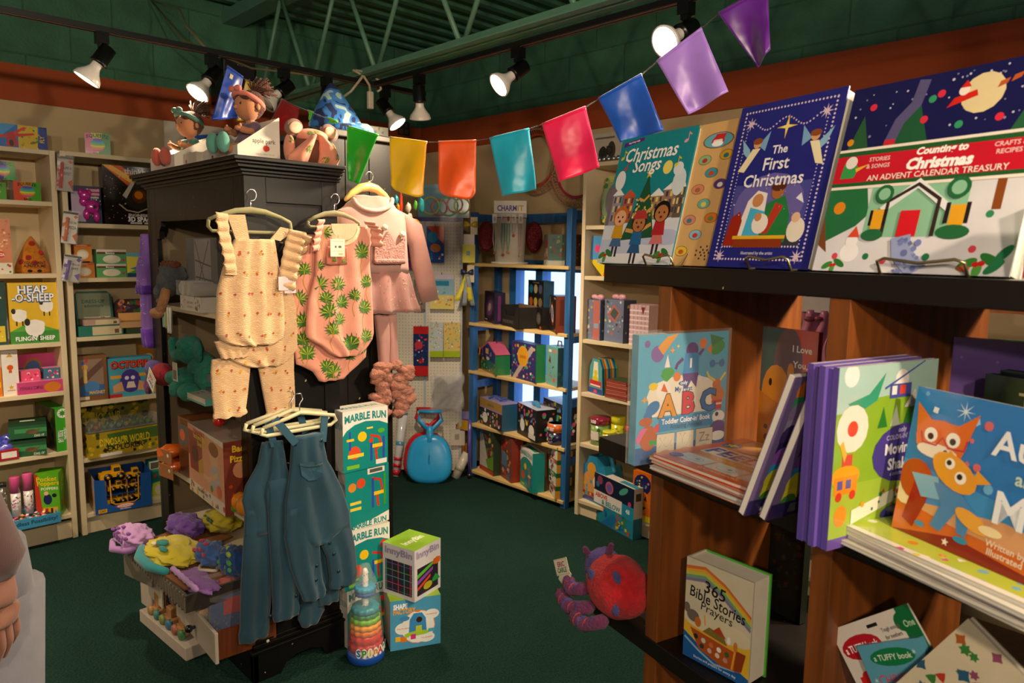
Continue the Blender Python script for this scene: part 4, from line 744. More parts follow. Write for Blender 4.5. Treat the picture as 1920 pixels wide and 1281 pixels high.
for j in range(4):
    zz = B[4]+j*.079; x = FB.hit(1034, 890, .0)[0]
    solo('puzzle_box', cartonmesh(.125, .1, .078, '#2a6a3a', [bg('#e0d8c8'), ('r', 0, .7, 1, 1, '#2f7a48' if j % 2 else '#b84a28'), ('n', j, 12, .05, .05, .6, .65, .16, ['#c83828', '#5a5a9a', '#3a3a30']), T('ANIMALS', .45, .85, .18, '#e8e0c8', .5)], Rr=[bg('#c88a20'), ('r', 0, .66, 1, 1, '#1f5a2c'), T('6', .45, .33, .5, '#f4eee0', .4, bold=.03)]), 'small green and orange number puzzle box, %s of the pile of four' % ('lowest', 'second from the bottom', 'second from the top', 'topmost')[j], 'puzzle', FB.w(x, .01, zz), -90-32+j*3, 'pile of number puzzles')
# ------------------------------------------------------------------ cream unit on the right wall
R = ZR
carton('toy_box', 'white box with black numbers on top of the right cream unit', FR, 1110, 1163, 249, R[0], .1, '#c8c0b0', [bg('#bdb5a6'), ('r', .12, .8, .8, .86, '#6a6258'), ('e', .4, .3, .16, .24, '#2c2824'), ('e', .7, .4, .14, .3, '#3c342c'), T('3D', .55, .4, .3, '#1c1a18', .6)], inset=.04)
m = M('#c8c8c8', 'wire')
for i in range(6): m.ell((-.08+i*.032, .02, .014), (.012, .012, .014))
FR_x = FR.hit(1135, 300, .01)[0]; q = solo('metal_charms', m, 'row of shiny round ornaments on top of the right cream unit', 'ornament', FR.w(FR_x, .0, R[0]), -90); q['kind'] = 'stuff'
def ovalcase(label, a, b, tp, z, c1, c2, pic, inset=.06):
    x, w, h = FR.fit(a, b, tp, z, inset); t = thing('mirror_case', label, 'toy case', FR.w(x, inset+.03, z+.0), -90, None, tilt=-6)
    m = M(c1, 'gloss'); q = [(w/2*math.sin(k*pi/12), h/2+h/2*math.cos(k*pi/12)) for k in range(24)]; m.prism(q, 0, .03); part('case', m, t)
    m = M(c2, 'gloss'); q = [(w*.36*math.sin(k*pi/12), h/2+h*.38*math.cos(k*pi/12)) for k in range(24)]; m.prism(q, -.002, 0); m.art((-w/2, -.002, 0), (1, 0, 0), (0, 0, 1), w, h, pic); part('window', m, t)
ovalcase('oval green leaf patterned case on the upper shelf right of the blue rack', 1118, 1178, 327, R[1], '#8aa880', '#77747a', [('n', 5, 30, .05, .02, .95, .2, .08, ['#c04868', '#5aa848', '#3a8a68', '#c8d048']), ('n', 6, 24, .02, .8, .98, .98, .08, ['#3a7a30', '#c8d868', '#e8e8d0'])])
def blueyellow():
    x, w, h = FR.fit(1106, 1155, 442, R[2], .05); m = M('#4a90c8', 'gloss'); q = [(-w/2, h*.4), (-w*.42, h), (w*.3, h*.98), (w/2, h*.3), (w*.3, 0), (0, 0)]; m.prism(q, 0, .05)
    m.art((-w/2, 0, 0), (1, 0, 0), (0, 0, 1), w, h, [('p', [0, .4, .5, .42, 1, .3, .8, 0, .5, 0], '#d8c020'), ('c', .3, .68, .12, '#d84878'), ('p', [.5, .0, .9, 0, .95, .2, .6, .2], '#e08030')]); solo('puzzle_case', m, 'blue and yellow angled case behind the carol book', 'toy case', FR.w(x, .05, R[2]), -90)
blueyellow()
AD = ['#b86858', '#98a8c0', '#d8c8b8', '#3a4a60', '#c8b858', '#7a98a0']
for a, b, l, sd in ((1094, 1128, 'slate blue floral gift box with a pink band, left one on the right unit', 3), (1130, 1172, 'slate blue floral gift box with a diamond tag, right of the banded one', 5)):
    t = carton('gift_box', l, FR, a, b, 562, R[3], .09, '#6a7490', [bg('#6e7894'), ('n', sd, 40, .03, .03, .97, .97, .07, AD), ('r', .55, .02, .95, .98, '#b86a60') if sd == 3 else ('p', [.5, .9, .85, .7, .55, .45, .2, .65], '#b86a60'), ('r', .6, .3, .9, .42, '#8aa0b8') if sd == 3 else ('p', [.5, .82, .75, .7, .55, .53, .3, .65], '#4a5a58')], Rr=[bg('#3a4458'), ('n', 2, 14, .1, .1, .9, .9, .12, AD)], inset=.03, turn=-10, group='floral gift boxes')
    h = t.data.vertices[4].co.z; m = M('#d898a8', 'satin'); m.ell((-.02, .03, h+.014), (.028, .014, .014)); m.ell((.03, .03, h+.014), (.028, .014, .016)); m.ell((0, .03, h+.01), .01); part('bow', m, t)
carton('gift_box', 'pink checked box beside the floral gift boxes', FR, 1180, 1216, 572, R[3], .12, '#d8b0b8', [('r', .1*i, 0, .1*i+.04, 1, '#b88a94') for i in range(0, 10, 2)]+[('r', 0, .12*i, 1, .12*i+.04, '#f0e0e0') for i in range(8)]+[('p', [.6, .95, .7, .75, .8, .95], '#7a3040')], inset=.02)
def rainbowcase():
    x, w, h = FR.fit(1098, 1136, 673, R[4], .03); t = thing('puzzle_case', 'round topped robot case with rainbow striped sides', 'toy case', FR.w(x, .03, R[4]), -108)
    q = [(-w/2, 0), (w/2, 0), (w*.42, h*.75), (w*.22, h), (-w*.22, h), (-w*.42, h*.75)]
    m = M('#4aa0a0', 'gloss'); m.prism(q, 0, .004); cs = ['#2a3a90', '#38a048', '#d83828', '#e0a820', '#2a90b8']
    for i in range(12): m.prism([(a*1.02, b*1.005) for a, b in q], .004+i*.008, .012+i*.008, cs[i % 5])
    m.art((-w/2, 0, 0), (1, 0, 0), (0, 0, 1), w, h, [('p', [.28, .35, .72, .35, .64, .92, .36, .92], '#e8e0c8'), ('c', .5, .6, .12, '#d8c820'), ('e', .5, .4, .22, .12, '#d8c820'), ('r', .08, .2, .92, .38, '#c02838'), ('r', .15, .22, .85, .26, '#e8e0e0'), ('r', .02, 0, .98, .16, '#2a4898'), ('r', .4, .04, .6, .12, '#d83838')]); part('case', m, t)
rainbowcase()
for j in range(5):
    x, w, h = FR.fit(1134, 1176, 700, R[4], .0); solo('activity_box', cartonmesh(w, .12, .019, ('#8a3a30', '#9a4a3c')[j % 2], [('r', .02, .1, .98, .2, '#c89078')], T=[bg('#3a4a30')]), 'flat brick red box, %s of the flat pile beside the robot case' % ('bottom', 'second', 'middle', 'fourth', 'top')[j], 'box', FR.w(x+(.004 if j % 2 else 0), .0, R[4]+j*.02), -92-j, 'pile of flat red boxes')
BUG = ['#3a6a30', '#c8d8a0', '#6a9a48', '#8ab060', '#4a3a28']
t = tube('fat puzzle tube with raspberry lid and green garden picture', 1115, 765, R[5], .056, .155, '#8a1c3c', BUG, FR, .02, 5, 'puzzle tubes on the right unit', body='#7aa058')
def lab(t, r, z0, z1, c, txt=None, tc='#fff'):
    m = M(c, 'card'); N = 8; vs = []
    for i in range(N+1):
        a = -pi/2-.5+i/N; vs += [((r+.001)*math.cos(a), (r+.001)*math.sin(a), z0), ((r+.001)*math.cos(a), (r+.001)*math.sin(a), z1)]
    if c: m.add(vs, [(2*i, 2*i+2, 2*i+3, 2*i+1) for i in range(N)])
    if txt: m.art((-r*.7, -r-.004, z0), (1, 0, 0), (0, 0, 1), r*1.4, z1-z0, [T(txt, .5, .5, .7, tc, .95)])
    part('label', m, t)
lab(t, .056, .03, .08, '#d8ccc0'); lab(t, .0585, .122, .15, '#8a1c3c', '100')
tube('tall yellow puzzle tube behind the fat one', 1152, 764, R[5], .04, .17, '#d0cc28', ['#a8a820', '#e8e448'], FR, .08, 6, 'puzzle tubes on the right unit', body='#c8c420')
tube('short yellow puzzle tube in front, right of the fat one', 1135, 800, R[5], .037, .1, '#dcd838', ['#98b070', '#e8e448'], FR, -.005, 7, 'puzzle tubes on the right unit', body='#d8d048', lh=.12)
tube('small tube with pale grey lid between the yellow tubes', 1164, 804, R[5], .034, .09, '#b8b8b0', ['#98b070', '#e8e448'], FR, .01, 8, 'puzzle tubes on the right unit', body='#a8a890', lh=.12)
tube('slim red and green puzzle tube at the right of the yellow ones', 1176, 770, R[5], .018, .13, '#b83848', ['#3a7a48', '#e8e0d0'], FR, .08, 9, 'puzzle tubes on the right unit', body='#6a9a70')
def castle():
    x, w, h = FR.fit(1082, 1142, 856, R[6], .03); t = thing('puzzle_case', 'blue castle shaped case with an orange princess picture', 'toy case', FR.w(x, .03, R[6]), -100)
    q = [(-w/2, 0), (w/2, 0), (w/2, h*.6), (w*.4, h*.85), (w*.2, h*.8), (w*.1, h), (-w*.15, h), (-w*.25, h*.8), (-w*.45, h*.75)]
    m = M('#2f88b8', 'gloss'); m.prism(q, 0, .12, side='#2a90b0'); m.art((-w/2, 0, 0), (1, 0, 0), (0, 0, 1), w, h, [('e', .4, .35, .3, .3, '#d89858'), ('c', .45, .72, .16, '#e0a030'), ('e', .65, .45, .14, .14, '#e8d8b8'), ('r', .05, .12, .95, .2, '#b83040'), ('r', .02, .02, .98, .11, '#4a4a88'), ('n', 3, 14, .1, .1, .9, .5, .06, ['#d8c030', '#d86858', '#48a0a8'])]); part('case', m, t)
    m = M('#3aa0c8', 'plastic'); m.limb([(.0, .05, h*.98), (.03, .05, h*1.12), (.08, .06, h*1.05), (.11, .06, h*.75)], .012, 10); part('handle', m, t)
castle()
def florp(label, px0, py0, px1, py1, top, d, base, F, **k):
    a, b = onz(px0, py0, 0), onz(px1, py1, 0); ux = b-a; w = ux.length; mid = (a+b)/2; rz = math.degrees(math.atan2(ux.y, ux.x)); n = V((-ux.y, ux.x, 0)); q = onplane((px0+px1)/2, top, mid, n)
    return solo(k.pop('name', 'puzzle_box'), cartonmesh(w, d, q.z, base, F, **{z: k.pop(z) for z in ('L', 'Rr', 'T', 'mt') if z in k}), label, k.pop('cat', 'puzzle'), mid, rz, **k)
florp('tall boxed glow puzzle with planets and jungle standing on the carpet', 1112, 972, 1186, 1013, 900, .06, '#1f7f98', [('r', 0, .62, 1, 1, '#141c38'), ('c', .4, .8, .13, '#b85a68'), ('c', .4, .8, .09, '#6a58a8'), ('c', .16, .88, .09, '#8a3a58'), ('c', .1, .78, .06, '#3a6898'), ('e', .75, .86, .12, .06, '#4a9a88', 30), ('c', .9, .66, .05, '#c8387a'), ('r', 0, .38, .72, .64, '#dcd8d0'), ('r', .72, .34, 1, .62, '#1f88a8'), T('ABOVE', .2, .56, .09, '#c84838', .34, bold=.04), T('& BELOW', .45, .45, .1, '#1f8a98', .5, bold=.03), T('48', .86, .5, .09, '#e8f0f0', .2), ('n', 6, 40, .0, .02, 1, .34, .06, ['#c8b028', '#3a7a30', '#1f88a8', '#b84828', '#1a5a90']), ('p', [.2, 0, .5, .3, .6, .25, .5, .0], '#1a6aa0')], Rr=[('r', 0, 0, 1, 1, '#c8c0b0'), ('r', 0, 0, 1, .4, '#1f6a80'), ('r', .2, .75, .8, .9, '#2a2a2a')], T=[('r', 0, 0, 1, 1, '#d0c8bc'), ('r', .6, .2, 1, .8, '#2a90a8')])
carton('halloween_box', 'orange pumpkin toy box behind the glow puzzle', FR, 1186, 1222, 886, R[6], .05, '#d86818', [('c', .5, .75, .45, '#1a2058'), ('n', 3, 10, .2, .65, .8, .95, .06, ['#d868a0', '#48a8b0', '#e0b838']), ('e', .5, .4, .45, .22, '#d87018'), ('p', [.3, .45, .4, .55, .45, .42], '#1c1410'), ('p', [.6, .45, .7, .55, .75, .42], '#1c1410'), ('p', [.25, .3, .75, .3, .5, .2], '#1c1410'), ('r', 0, 0, 1, .12, '#d8c020')], inset=.0)
# hoops on the wall above the blue rack
for px, py, c, l in ((1006, 300, '#c8552a', 'round orange wicker hoop on the right wall behind the cyan flag'), (1082, 320, '#b02848', 'round pink wicker hoop on the right wall behind the pink flag')):
    q = onplane(px, py, (3.29, 0, 0), V((1, 0, 0))); m = M(c, 'plastic'); r0 = .155
    for rr, zz, w_ in ((r0, 0, .008), (r0+.055, .0, .004), (r0+.03, -.02, .004)): m.limb([(zz, rr*math.cos(a*pi/16), rr*math.sin(a*pi/16)) for a in range(33)], w_, 6, c if rr == r0 else '#b88a70', rnd=False)
    for i in range(60):
        a = i*pi/30; m.limb([(0, r0*math.cos(a), r0*math.sin(a)), (-.025, (r0+.03)*math.cos(a+.04), (r0+.03)*math.sin(a+.04)), (0, (r0+.057)*math.cos(a+.05), (r0+.057)*math.sin(a+.05))], .0024, 4, '#b87858', rnd=False)
    solo('wicker_hoop', m, l, 'woven hoop', q, 0, 'woven hoops on the wall')
# ------------------------------------------------------------------ things on the pegboard
def pegpack(name, label, a, b, tp, bt, base, F, d=.02, cat='toy pack', clear=False, ins=-.03, group=None):
    x0, z1 = FP.hit(a, tp, ins); x1, _ = FP.hit(b, tp, ins); _, z0 = FP.hit((a+b)/2, bt, ins); w = x1-x0; h = z1-z0
    t = thing(name, label, cat, FP.w((x0+x1)/2, ins, z0), FP.rz, group)
    part('pack', cartonmesh(w, d, h, base, F, mt='gloss'), t)
    m = M('#9a9a98', 'wire'); m.limb([(0, -ins, h-.005), (0, -.012, h-.003), (0, -.014, h+.01)], .0025, 6, rnd=False); part('peg_hook', m, t)
    return t
pegpack('toy_pack', 'blue and red shark toy bag hanging high on the pegboard', 800, 833, 424, 492, '#1f50a0', [('p', [0, 1, 1, 1, 1, .5, .7, .65], '#d84820'), ('e', .35, .7, .3, .16, '#2a88b8', 20), ('e', .5, .4, .3, .12, '#c87838'), ('n', 3, 10, .1, .05, .9, .4, .08, ['#e8e8e8', '#d84820', '#2a88b8'])])
pegpack('toy_pack', 'multicoloured round toy pack half behind the dress sleeve', 757, 773, 455, 502, '#b83a78', [('n', 3, 12, .1, .1, .9, .9, .2, ['#e05828', '#58a838', '#6848a8'])])
pegpack('sticker_pack', 'pale blue and yellow sticker card in the middle of the pegboard', 806, 851, 513, 580, '#8fb8cc', [('r', 0, 0, 1, .4, '#d8c878'), ('r', .0, .85, 1, 1, '#d0c8d8'), ('r', .1, .66, .8, .8, '#2f88b0'), ('n', 5, 20, .05, .1, .95, .6, .06, ['#e0a030', '#e8e0d0', '#c87838', '#68a0b8'])])
for a, b, l, c, sd in ((806, 831, 'pale blue sticker sheet pack, left of the pair on the pegboard', '#b8c4c8', 4), (832, 863, 'yellow sticker sheet pack, right of the pair on the pegboard', '#d0bc70', 8)):
    pegpack('sticker_pack', l, a, b, 605, 670, c, [('n', sd, 60, .03, .25, .97, .97, .06, ['#e0b838', '#d87858', '#e8e0d0', '#78a858', '#7898b8']), ('r', 0, 0, 1, .18, '#a0b828')], group='sticker sheet packs')
pegpack('toy_pack', 'tall red and navy toy pack beside the sticker sheets', 775, 803, 612, 705, '#22305e', [('r', 0, .85, 1, 1, '#b82828'), ('r', 0, 0, 1, .2, '#b82828'), ('c', .35, .62, .28, '#b83848'), ('c', .5, .3, .16, '#a01c28'), ('n', 4, 20, .1, .25, .9, .85, .08, ['#e8e0e0', '#c84038', '#4860a8'])])
pegpack('toy_pack', 'mixed coloured pack behind the pink skirt on the pegboard', 776, 797, 524, 580, '#8a7a70', [('n', 4, 20, .05, .05, .95, .95, .16, ['#b83848', '#3a5a3a', '#c8c0b8', '#c06a88'])])
x0, z1 = FP.hit(812, 700, -.04); m = M('#fff', 'clear')
for i in range(4): m.sheet(lambda u, v, i=i: (x0+u*.2+.01*math.sin(v*9+i), -.05-.02*i+.02*math.sin(u*8+v*5+i*2), z1-.24*v+.01*math.sin(u*9+i)), 12, 12, th=.0006)
q = thing('plastic_bag', 'clear crinkled plastic bags hanging low on the pegboard', 'plastic bag', FP.w(0, 0, 0), FP.rz); part('film', m, q)
# glow ring pack on top of the pegboard
x0, z1 = FP.hit(783, 345, 0); x1, z0 = FP.hit(880, 345, 0); zb = 1.716
t = thing('ring_toy_pack', 'wide pale blue pack of pastel rings standing on top of the pegboard', 'toy pack', FP.w((x0+x1)/2, .008, zb), FP.rz)
w = x1-x0; h = z1-zb; part('pack', cartonmesh(w, .02, h, '#5a8ca0', [bg('#6a98a8'), ('r', .0, .9, 1, 1, '#80a8b4')], mt='gloss'), t)
for i, (a, b, r, c) in enumerate(((.25, .35, .055, '#b8b860'), (.42, .3, .05, '#c86058'), (.6, .34, .06, '#70b878'), (.72, .4, .05, '#c87868'), (.86, .36, .05, '#b8b860'))):
    m = M(c, 'plastic'); m.limb([((a-.5)*w+r*math.cos(q*pi/10), -.006, b*h+r*math.sin(q*pi/10)) for q in range(21)], .006, 6, rnd=False); part('ring', m, t)
# dark cabinet edge things between dress and pegboard: hanging ribbons and mobile
def mobile():
    p = onplane(752, 385, (1.72, 2.5, 0), V((-.7, -.7, 0))); t = thing('hanging_mobile', 'small hanging mobile of coloured charms beside the grey cabinet', 'mobile', p, 0)
    for i, (dx, dz, c, r) in enumerate(((0, 0, '#b83018', (.008, .006, .05)), (.03, -.01, '#c8c4b8', (.012, .012, .02)), (.035, -.045, '#c8b8b0', (.012, .01, .014)), (.06, .0, '#58a838', (.008, .008, .02)), (.085, .0, '#1f90a0', (.012, .01, .03)), (-.02, .02, '#1f7888', (.012, .01, .02)), (-.012, -.01, '#c88818', (.01, .01, .016)))):
        m = M(c, 'gloss'); m.ell((dx*.7, -dx*.7, dz), r, nz=.3); part('charm', m, t)
    m = M('#d89018', 'plastic'); m.limb([(.04+.022*math.cos(a*pi/8), -.04, -.08+.022*math.sin(a*pi/8)) for a in range(17)], .005, 6, '#d89018', rnd=False); m.limb([(.0, 0, .04), (.0, 0, .09)], .0015, 5, '#333', rnd=False); part('ring', m, t)
mobile()
def bow(label, px, py, cs, s, tail=0, tag=None):
    p = onplane(px, py, (3.02, 3.6, 0), V((-1, 0, 0))); t = thing('hair_bow', label, 'hair bow', p, -44, 'hair bows hanging on the rack post')
    m = M(cs[0], 'satin')
    for sg in (-1, 1): m.loft([((0, 0, 0), (0, .006, 0), (0, 0, .006*s)), ((sg*.025*s, -.004, .004), (0, .012*s, 0), (0, 0, .022*s)), ((sg*.05*s, 0, .006), (0, .008*s, 0), (0, 0, .028*s)), ((sg*.058*s, 0, .006), (0, .003, 0), (0, 0, .02*s))], 12)
    m.ell((0, -.008, 0), .008*s); part('bow', m, t)
    if tail:
        for i, (dx, l, c) in enumerate(((-.06, .17, cs[1]), (-.015, .2, cs[2]), (.02, .17, cs[1]), (.035, .2, cs[2]))):
            m = M(c, 'satin'); m.sheet(lambda u, v: (dx*v*1.1+(u-.5)*.03, .004*math.sin(v*5+i), -.01-l*v), 3, 8); part('ribbon_tail', m, t)
    if tag:
        m = M('#d8cca8', 'card'); m.box(.0, .045, .004, .006, -.06, .05); part('hang_card', m, t)
bow('small yellow bow on a cream card at the top of the rack post', 882, 422, ['#c8a818'], .75, tag=1)
bow('navy bow with long yellow and grey ribbon tails on the rack post', 876, 512, ['#16204c', '#d8cc20', '#8a949c'], .72, tail=1, tag=1)
p = onplane(879, 475, (3.02, 3.6, 0), V((-1, 0, 0))); m = M('#d0c418', 'print'); m.box(-.04, .04, 0, .003, -.06, .055); m.box(-.035, .035, 0.0005, .0025, .055, .12, '#d8d0c4'); m.art((-.04, 0, -.06), (1, 0, 0), (0, 0, 1), .08, .115, [('r', .3, .4, .6, .65, '#4aa868'), ('r', .45, .4, .6, .65, '#6a88b8')]); solo('hair_bow_card', m, 'yellow card with a small green and blue square between the two bows', 'card', p, -44)
# ------------------------------------------------------------------ floor corner below the pegboard
def sled(label, px, base, c, dy, rz=0, s=1.0):
    p = onz(px, base, 0)+FP.y*dy; t = thing('snow_shovel_sled', label, 'sled', p, FP.rz+rz, 'plastic seat sleds', tilt=-14)
    W_, Hh = .155*s, .31*s; q = []
    for i in range(28):
        a = 2*pi*i/28; x = W_*math.copysign(abs(math.cos(a))**.75, math.cos(a)); z = Hh*.5+Hh*.5*math.copysign(abs(math.sin(a))**.8, math.sin(a)); x *= 1.02-.2*(z/Hh); q.append((x, z))
    m = M(c, 'plastic'); rings = []
    for yy, k in ((-.01, .02), (-.01, .2), (-.008, .5), (-.004, .8), (.002, .93), (.014, 1.0), (.03, 1.04), (.034, 1.0), (.022, .95), (.01, .6)): rings.append([V((x*k, yy-.03, Hh*.5+(z-Hh*.5)*k)) for x, z in q])
    rings = rings[::-1]; vs = [p_ for r in rings for p_ in r]; n = 28; k = len(rings)
    m.add(vs, [(j*n+i, j*n+(i+1) % n, (j+1)*n+(i+1) % n, (j+1)*n+i) for j in range(k-1) for i in range(n)]+[tuple(range(n)), tuple(range((k-1)*n, k*n))[::-1]], None, None, True)
    part('seat', m, t)
    m = M(c, 'plastic'); w = .075*s; H2 = Hh
    m.limb([(0, -.01, H2*.86), (0, -.01, H2*1.15)], [.03*s, .022*s], 12); m.limb([(-w*.2, -.01, H2*1.12), (-w, -.01, H2*1.32), (-w*.95, -.01, H2*1.5), (w*.95, -.01, H2*1.5), (w, -.01, H2*1.32), (w*.2, -.01, H2*1.12), (-w*.2, -.01, H2*1.12)], .014*s, 10, rnd=False); part('handle', m, t)
    m = M(c, 'plastic'); m.prism([(-.005, .08), (.005, .08), (.005, Hh*.75), (-.005, Hh*.75)], -.04, -.034); part('ridge', m, t, bev=.002)
sled('bright blue plastic seat sled leaning in front under the pegboard', 806, 902, '#2aa4e6', -.05, 2, 1.0)
sled('red plastic seat sled mostly hidden behind the blue one', 797, 900, '#c81c2c', .0, -2, 1.0)
def pole(name, label, cat, a, b, r, c, bands=(), mt='gloss'):
    t = thing(name, label, cat, a, 0); a = V(a); b = V(b)-a; m = M(c, mt); m.limb([V((0, 0, 0)), b], r, 14, rnd=False); part('tube', m, t)
    for u, v, cc in bands: m = M(cc, mt); m.limb([b*u, b*v], [x*1.03 for x in (r if hasattr(r, '__len__') else (r, r))], 14, rnd=False); part('band', m, t)
pa = onz(742, 893, 0); pole('striped_umbrella', 'rolled umbrella tube with white, blue and red bands leaning by the grey cabinet', 'umbrella', pa, pa+V((.08, .02, .42)), (.024, .03), '#d8dce0', ((.02, .1, '#c02030'), (.14, .2, '#c02030'), (.24, .3, '#c02030'), (.45, .55, '#5a98c0'), (.8, 1, '#1f78b0')))
pa = onz(853, 896, 0); pole('paper_roll', 'cream paper roll leaning right of the blue sled', 'paper roll', pa, pa+V((.05, -.0, .16))+V((.03, -.03, 0)), .03, '#c8c0b0', ((.3, .5, '#b0a898'),))
pa = onz(880, 897, 0); pole('toy_broom', 'purple handled toy broom standing at the foot of the blue post', 'toy broom', pa, pa+V((.0, 0, .4)), .012, '#5848a0', ((0, .08, '#201c1c'),))
def packf(name, label, px, by, w, h, z, rz, c, F, tilt=-8, cat='toy pack', dy=.0):
    p = onz(px, by, 0)+FP.y*dy; p.z = z; return solo(name, cartonmesh(w, .02, h, c, F, mt='gloss'), label, cat, p, FP.rz+rz, None, tilt)
packf('toy_pack', 'red and blue plane toy card behind the sled handle', 806, 890, .13, .13, .3, 0, '#2a58a0', [('r', 0, .8, 1, 1, '#c03828'), T('GLIDE', .5, .9, .1, '#e8e0d0', .6), ('p', [.3, .6, .7, .5, .9, .2, .5, .35, .2, .2], '#c0c8d8'), ('r', .35, .1, .6, .3, '#b82030')], dy=.12)
packf('toy_pack', 'blue toy card left of the red sled handle', 775, 890, .1, .17, .24, 0, '#24509a', [('e', .5, .5, .3, .2, '#d84030'), ('n', 3, 9, .1, .1, .9, .9, .1, ['#e0e0e0', '#c03828'])], dy=.14)
packf('toy_box', 'orange and brown box on the floor left of the red sled', 768, 888, .12, .14, 0, 0, '#b86028', [('n', 6, 30, .05, .05, .95, .95, .12, ['#c83828', '#3a58a0', '#e0c048', '#2a2018'])], dy=.12)
packf('toy_pack', 'purple and mustard broom head card hanging right of the sled handle', 868, 893, .11, .13, .3, -8, '#4a3a80', [('p', [.05, .1, .95, 0, .9, .5, .15, .6], '#b89018'), ('r', .3, .6, .8, 1, '#8078a8')], dy=.05)
packf('barcode_label_pack', 'white back of a pack with a barcode right of the blue sled handle', 857, 893, .095, .11, .2, 6, '#c4bcae', [('r', .3+.04*i, .35, .32+.04*i, .7, '#4a4440') for i in range(8)], dy=.04)
packf('toy_pack', 'orange pennant pack right of the blue sled', 856, 893, .12, .11, .09, 0, '#c87818', [('p', [0, 1, 1, 1, .3, 0], '#d88a20')], dy=.09)
# ================================================================== clothes hanging on the end of the black bookcase
def gp(px, py, Y=2.27): q = onplane(px, py, (0, Y, 0), V((0, 1, 0))); return q.x, q.z
def rows_px(rows, Y, o):
    out = []
    for r in rows:
        xa, z = gp(r[1], r[0], Y); xb, _ = gp(r[2], r[0], Y); out.append((z-o[2], xa-o[0], xb-o[0], r[3] if len(r) > 3 else None))
    return out
def garm(m, rows, y, d, fold=.004, k=8, seed=0, col=None, mt=None, n=56, sub=4, hem=0):
    R2 = []
    for a, b in zip(rows, rows[1:]):
        for i in range(sub): u = i/sub; R2.append(tuple(a[j]+(b[j]-a[j])*u for j in range(3))+((a[3] or d)+((b[3] or d)-(a[3] or d))*u,))
    R2.append(rows[-1][:3]+((rows[-1][3] or d),)); N = len(R2); vs = []
    for j, (z, xa, xb, dd) in enumerate(R2):
        cx = (xa+xb)/2; hw = (xb-xa)/2; v = j/(N-1); am = fold*min(1, .25+1.3*v)
        for i in range(n):
            t = 2*pi*i/n; c = math.cos(t); s = math.sin(t)
            x = cx+hw*c; f = am*(math.sin(k*c*1.5+seed+.8*math.sin(v*3+seed))+.6*noise.noise(V((x*30, z*16, seed))))*abs(s)
            vs.append((x, y+dd*math.copysign(abs(s)**.6, s)+f, z+(hem*math.sin(k*2*c+seed) if j == N-1 else 0)+.0015*math.sin(7*c+j)))
    fs = [(j*n+i, j*n+(i+1) % n, (j+1)*n+(i+1) % n, (j+1)*n+i) for j in range(N-1) for i in range(n)]+[tuple(range(n))[::-1], tuple(range((N-1)*n, N*n))]
    m.add(vs, fs, col, mt, True); return m
def ruffle(m, pts, wd, n=40, amp=.012, y=0, col=None):   # gathered frill along a line of local points
    P = [V(p) for p in pts]; L = []
    for i in range(n+1):
        u = i/n*(len(P)-1); a = int(min(u, len(P)-2)); L.append(P[a].lerp(P[a+1], u-a))
    def fn(u, v):
        q = L[min(n, int(round(u*n)))]; return (q.x+wd[0]*v, q.y-.01-amp*(.4+v)*(1+math.sin(u*n*1.25))-.004*v, q.z+wd[1]*v+amp*.5*math.cos(u*n*1.25)*v)
    m.sheet(fn, n, 5, col, th=.0012)
class Deco:
    def __init__(s, ms): 
        v = []; f = []
        for m in ms: o = len(v); v += m.v; f += [[o+i for i in q] for q in m.f]
        s.b = BVHTree.FromPolygons(v, f)
    def pt(s, x, z, e=.0012):
        q = s.b.ray_cast(V((x, -.4, z)), V((0, 1, 0)))
        return (q[0]+V((0, -e, 0))) if q[0] else None
    def poly(s, m, ps, c, e=.0012, ctr=None):
        pp = [s.pt(x, z, e) for x, z in ps]
        if None in pp or len(pp) < 3: return
        y0 = min(p.y for p in pp); y1 = max(p.y for p in pp)
        if y1-y0 > .02: return
        cx = sum(p[0] for p in ps)/len(ps); cz = sum(p[1] for p in ps)/len(ps)
        if ctr: cx, cz = ctr
        q = s.pt(cx, cz, e)
        if not q: return
        n = len(pp); m.add(pp+[q], [(i, (i+1) % n, n) for i in range(n)], c, 'fabric', False)
def monstera(D, m, x, z, r, rot, stem=1):
    g = ['#3c6a1c', '#557f22', '#2a5218']; rg = random.Random(int(x*9999+z*777))
    D.poly(m, [(x+r*.5*math.sin(R_(rot)+q*.6)+r*.15*math.sin(R_(rot)), z+r*.5*math.cos(R_(rot)+q*.6)+r*.15*math.cos(R_(rot))) for q in range(11)], g[0])
    for i in range(13):
        a = R_(rot)+(-2.3+4.6*i/12); l = r*(1-.3*abs(i-6)/6)*rg.uniform(.85, 1.05); w = .17
        D.poly(m, [(x, z), (x+l*.6*math.sin(a-w), z+l*.6*math.cos(a-w)), (x+l*math.sin(a), z+l*math.cos(a)), (x+l*.6*math.sin(a+w), z+l*.6*math.cos(a+w))], rg.choice(g))
    for i in range(5):
        a = R_(rot)+(-1.2+2.4*i/4); D.poly(m, [(x, z), (x+r*.5*math.sin(a-.1), z+r*.5*math.cos(a-.1)), (x+r*.62*math.sin(a), z+r*.62*math.cos(a)), (x+r*.5*math.sin(a+.1), z+r*.5*math.cos(a+.1))], '#a8b030', .0018)
    if stem:
        px, pz = x, z
        for i in range(5):
            qx, qz = x-.006*math.sin(i)-r*.12*i*math.sin(R_(rot)), z-r*.38*(i+1); D.poly(m, [(px-.0012, pz), (px+.0012, pz), (qx+.0012, qz), (qx-.0012, qz)], '#b89018'); px, pz = qx, qz
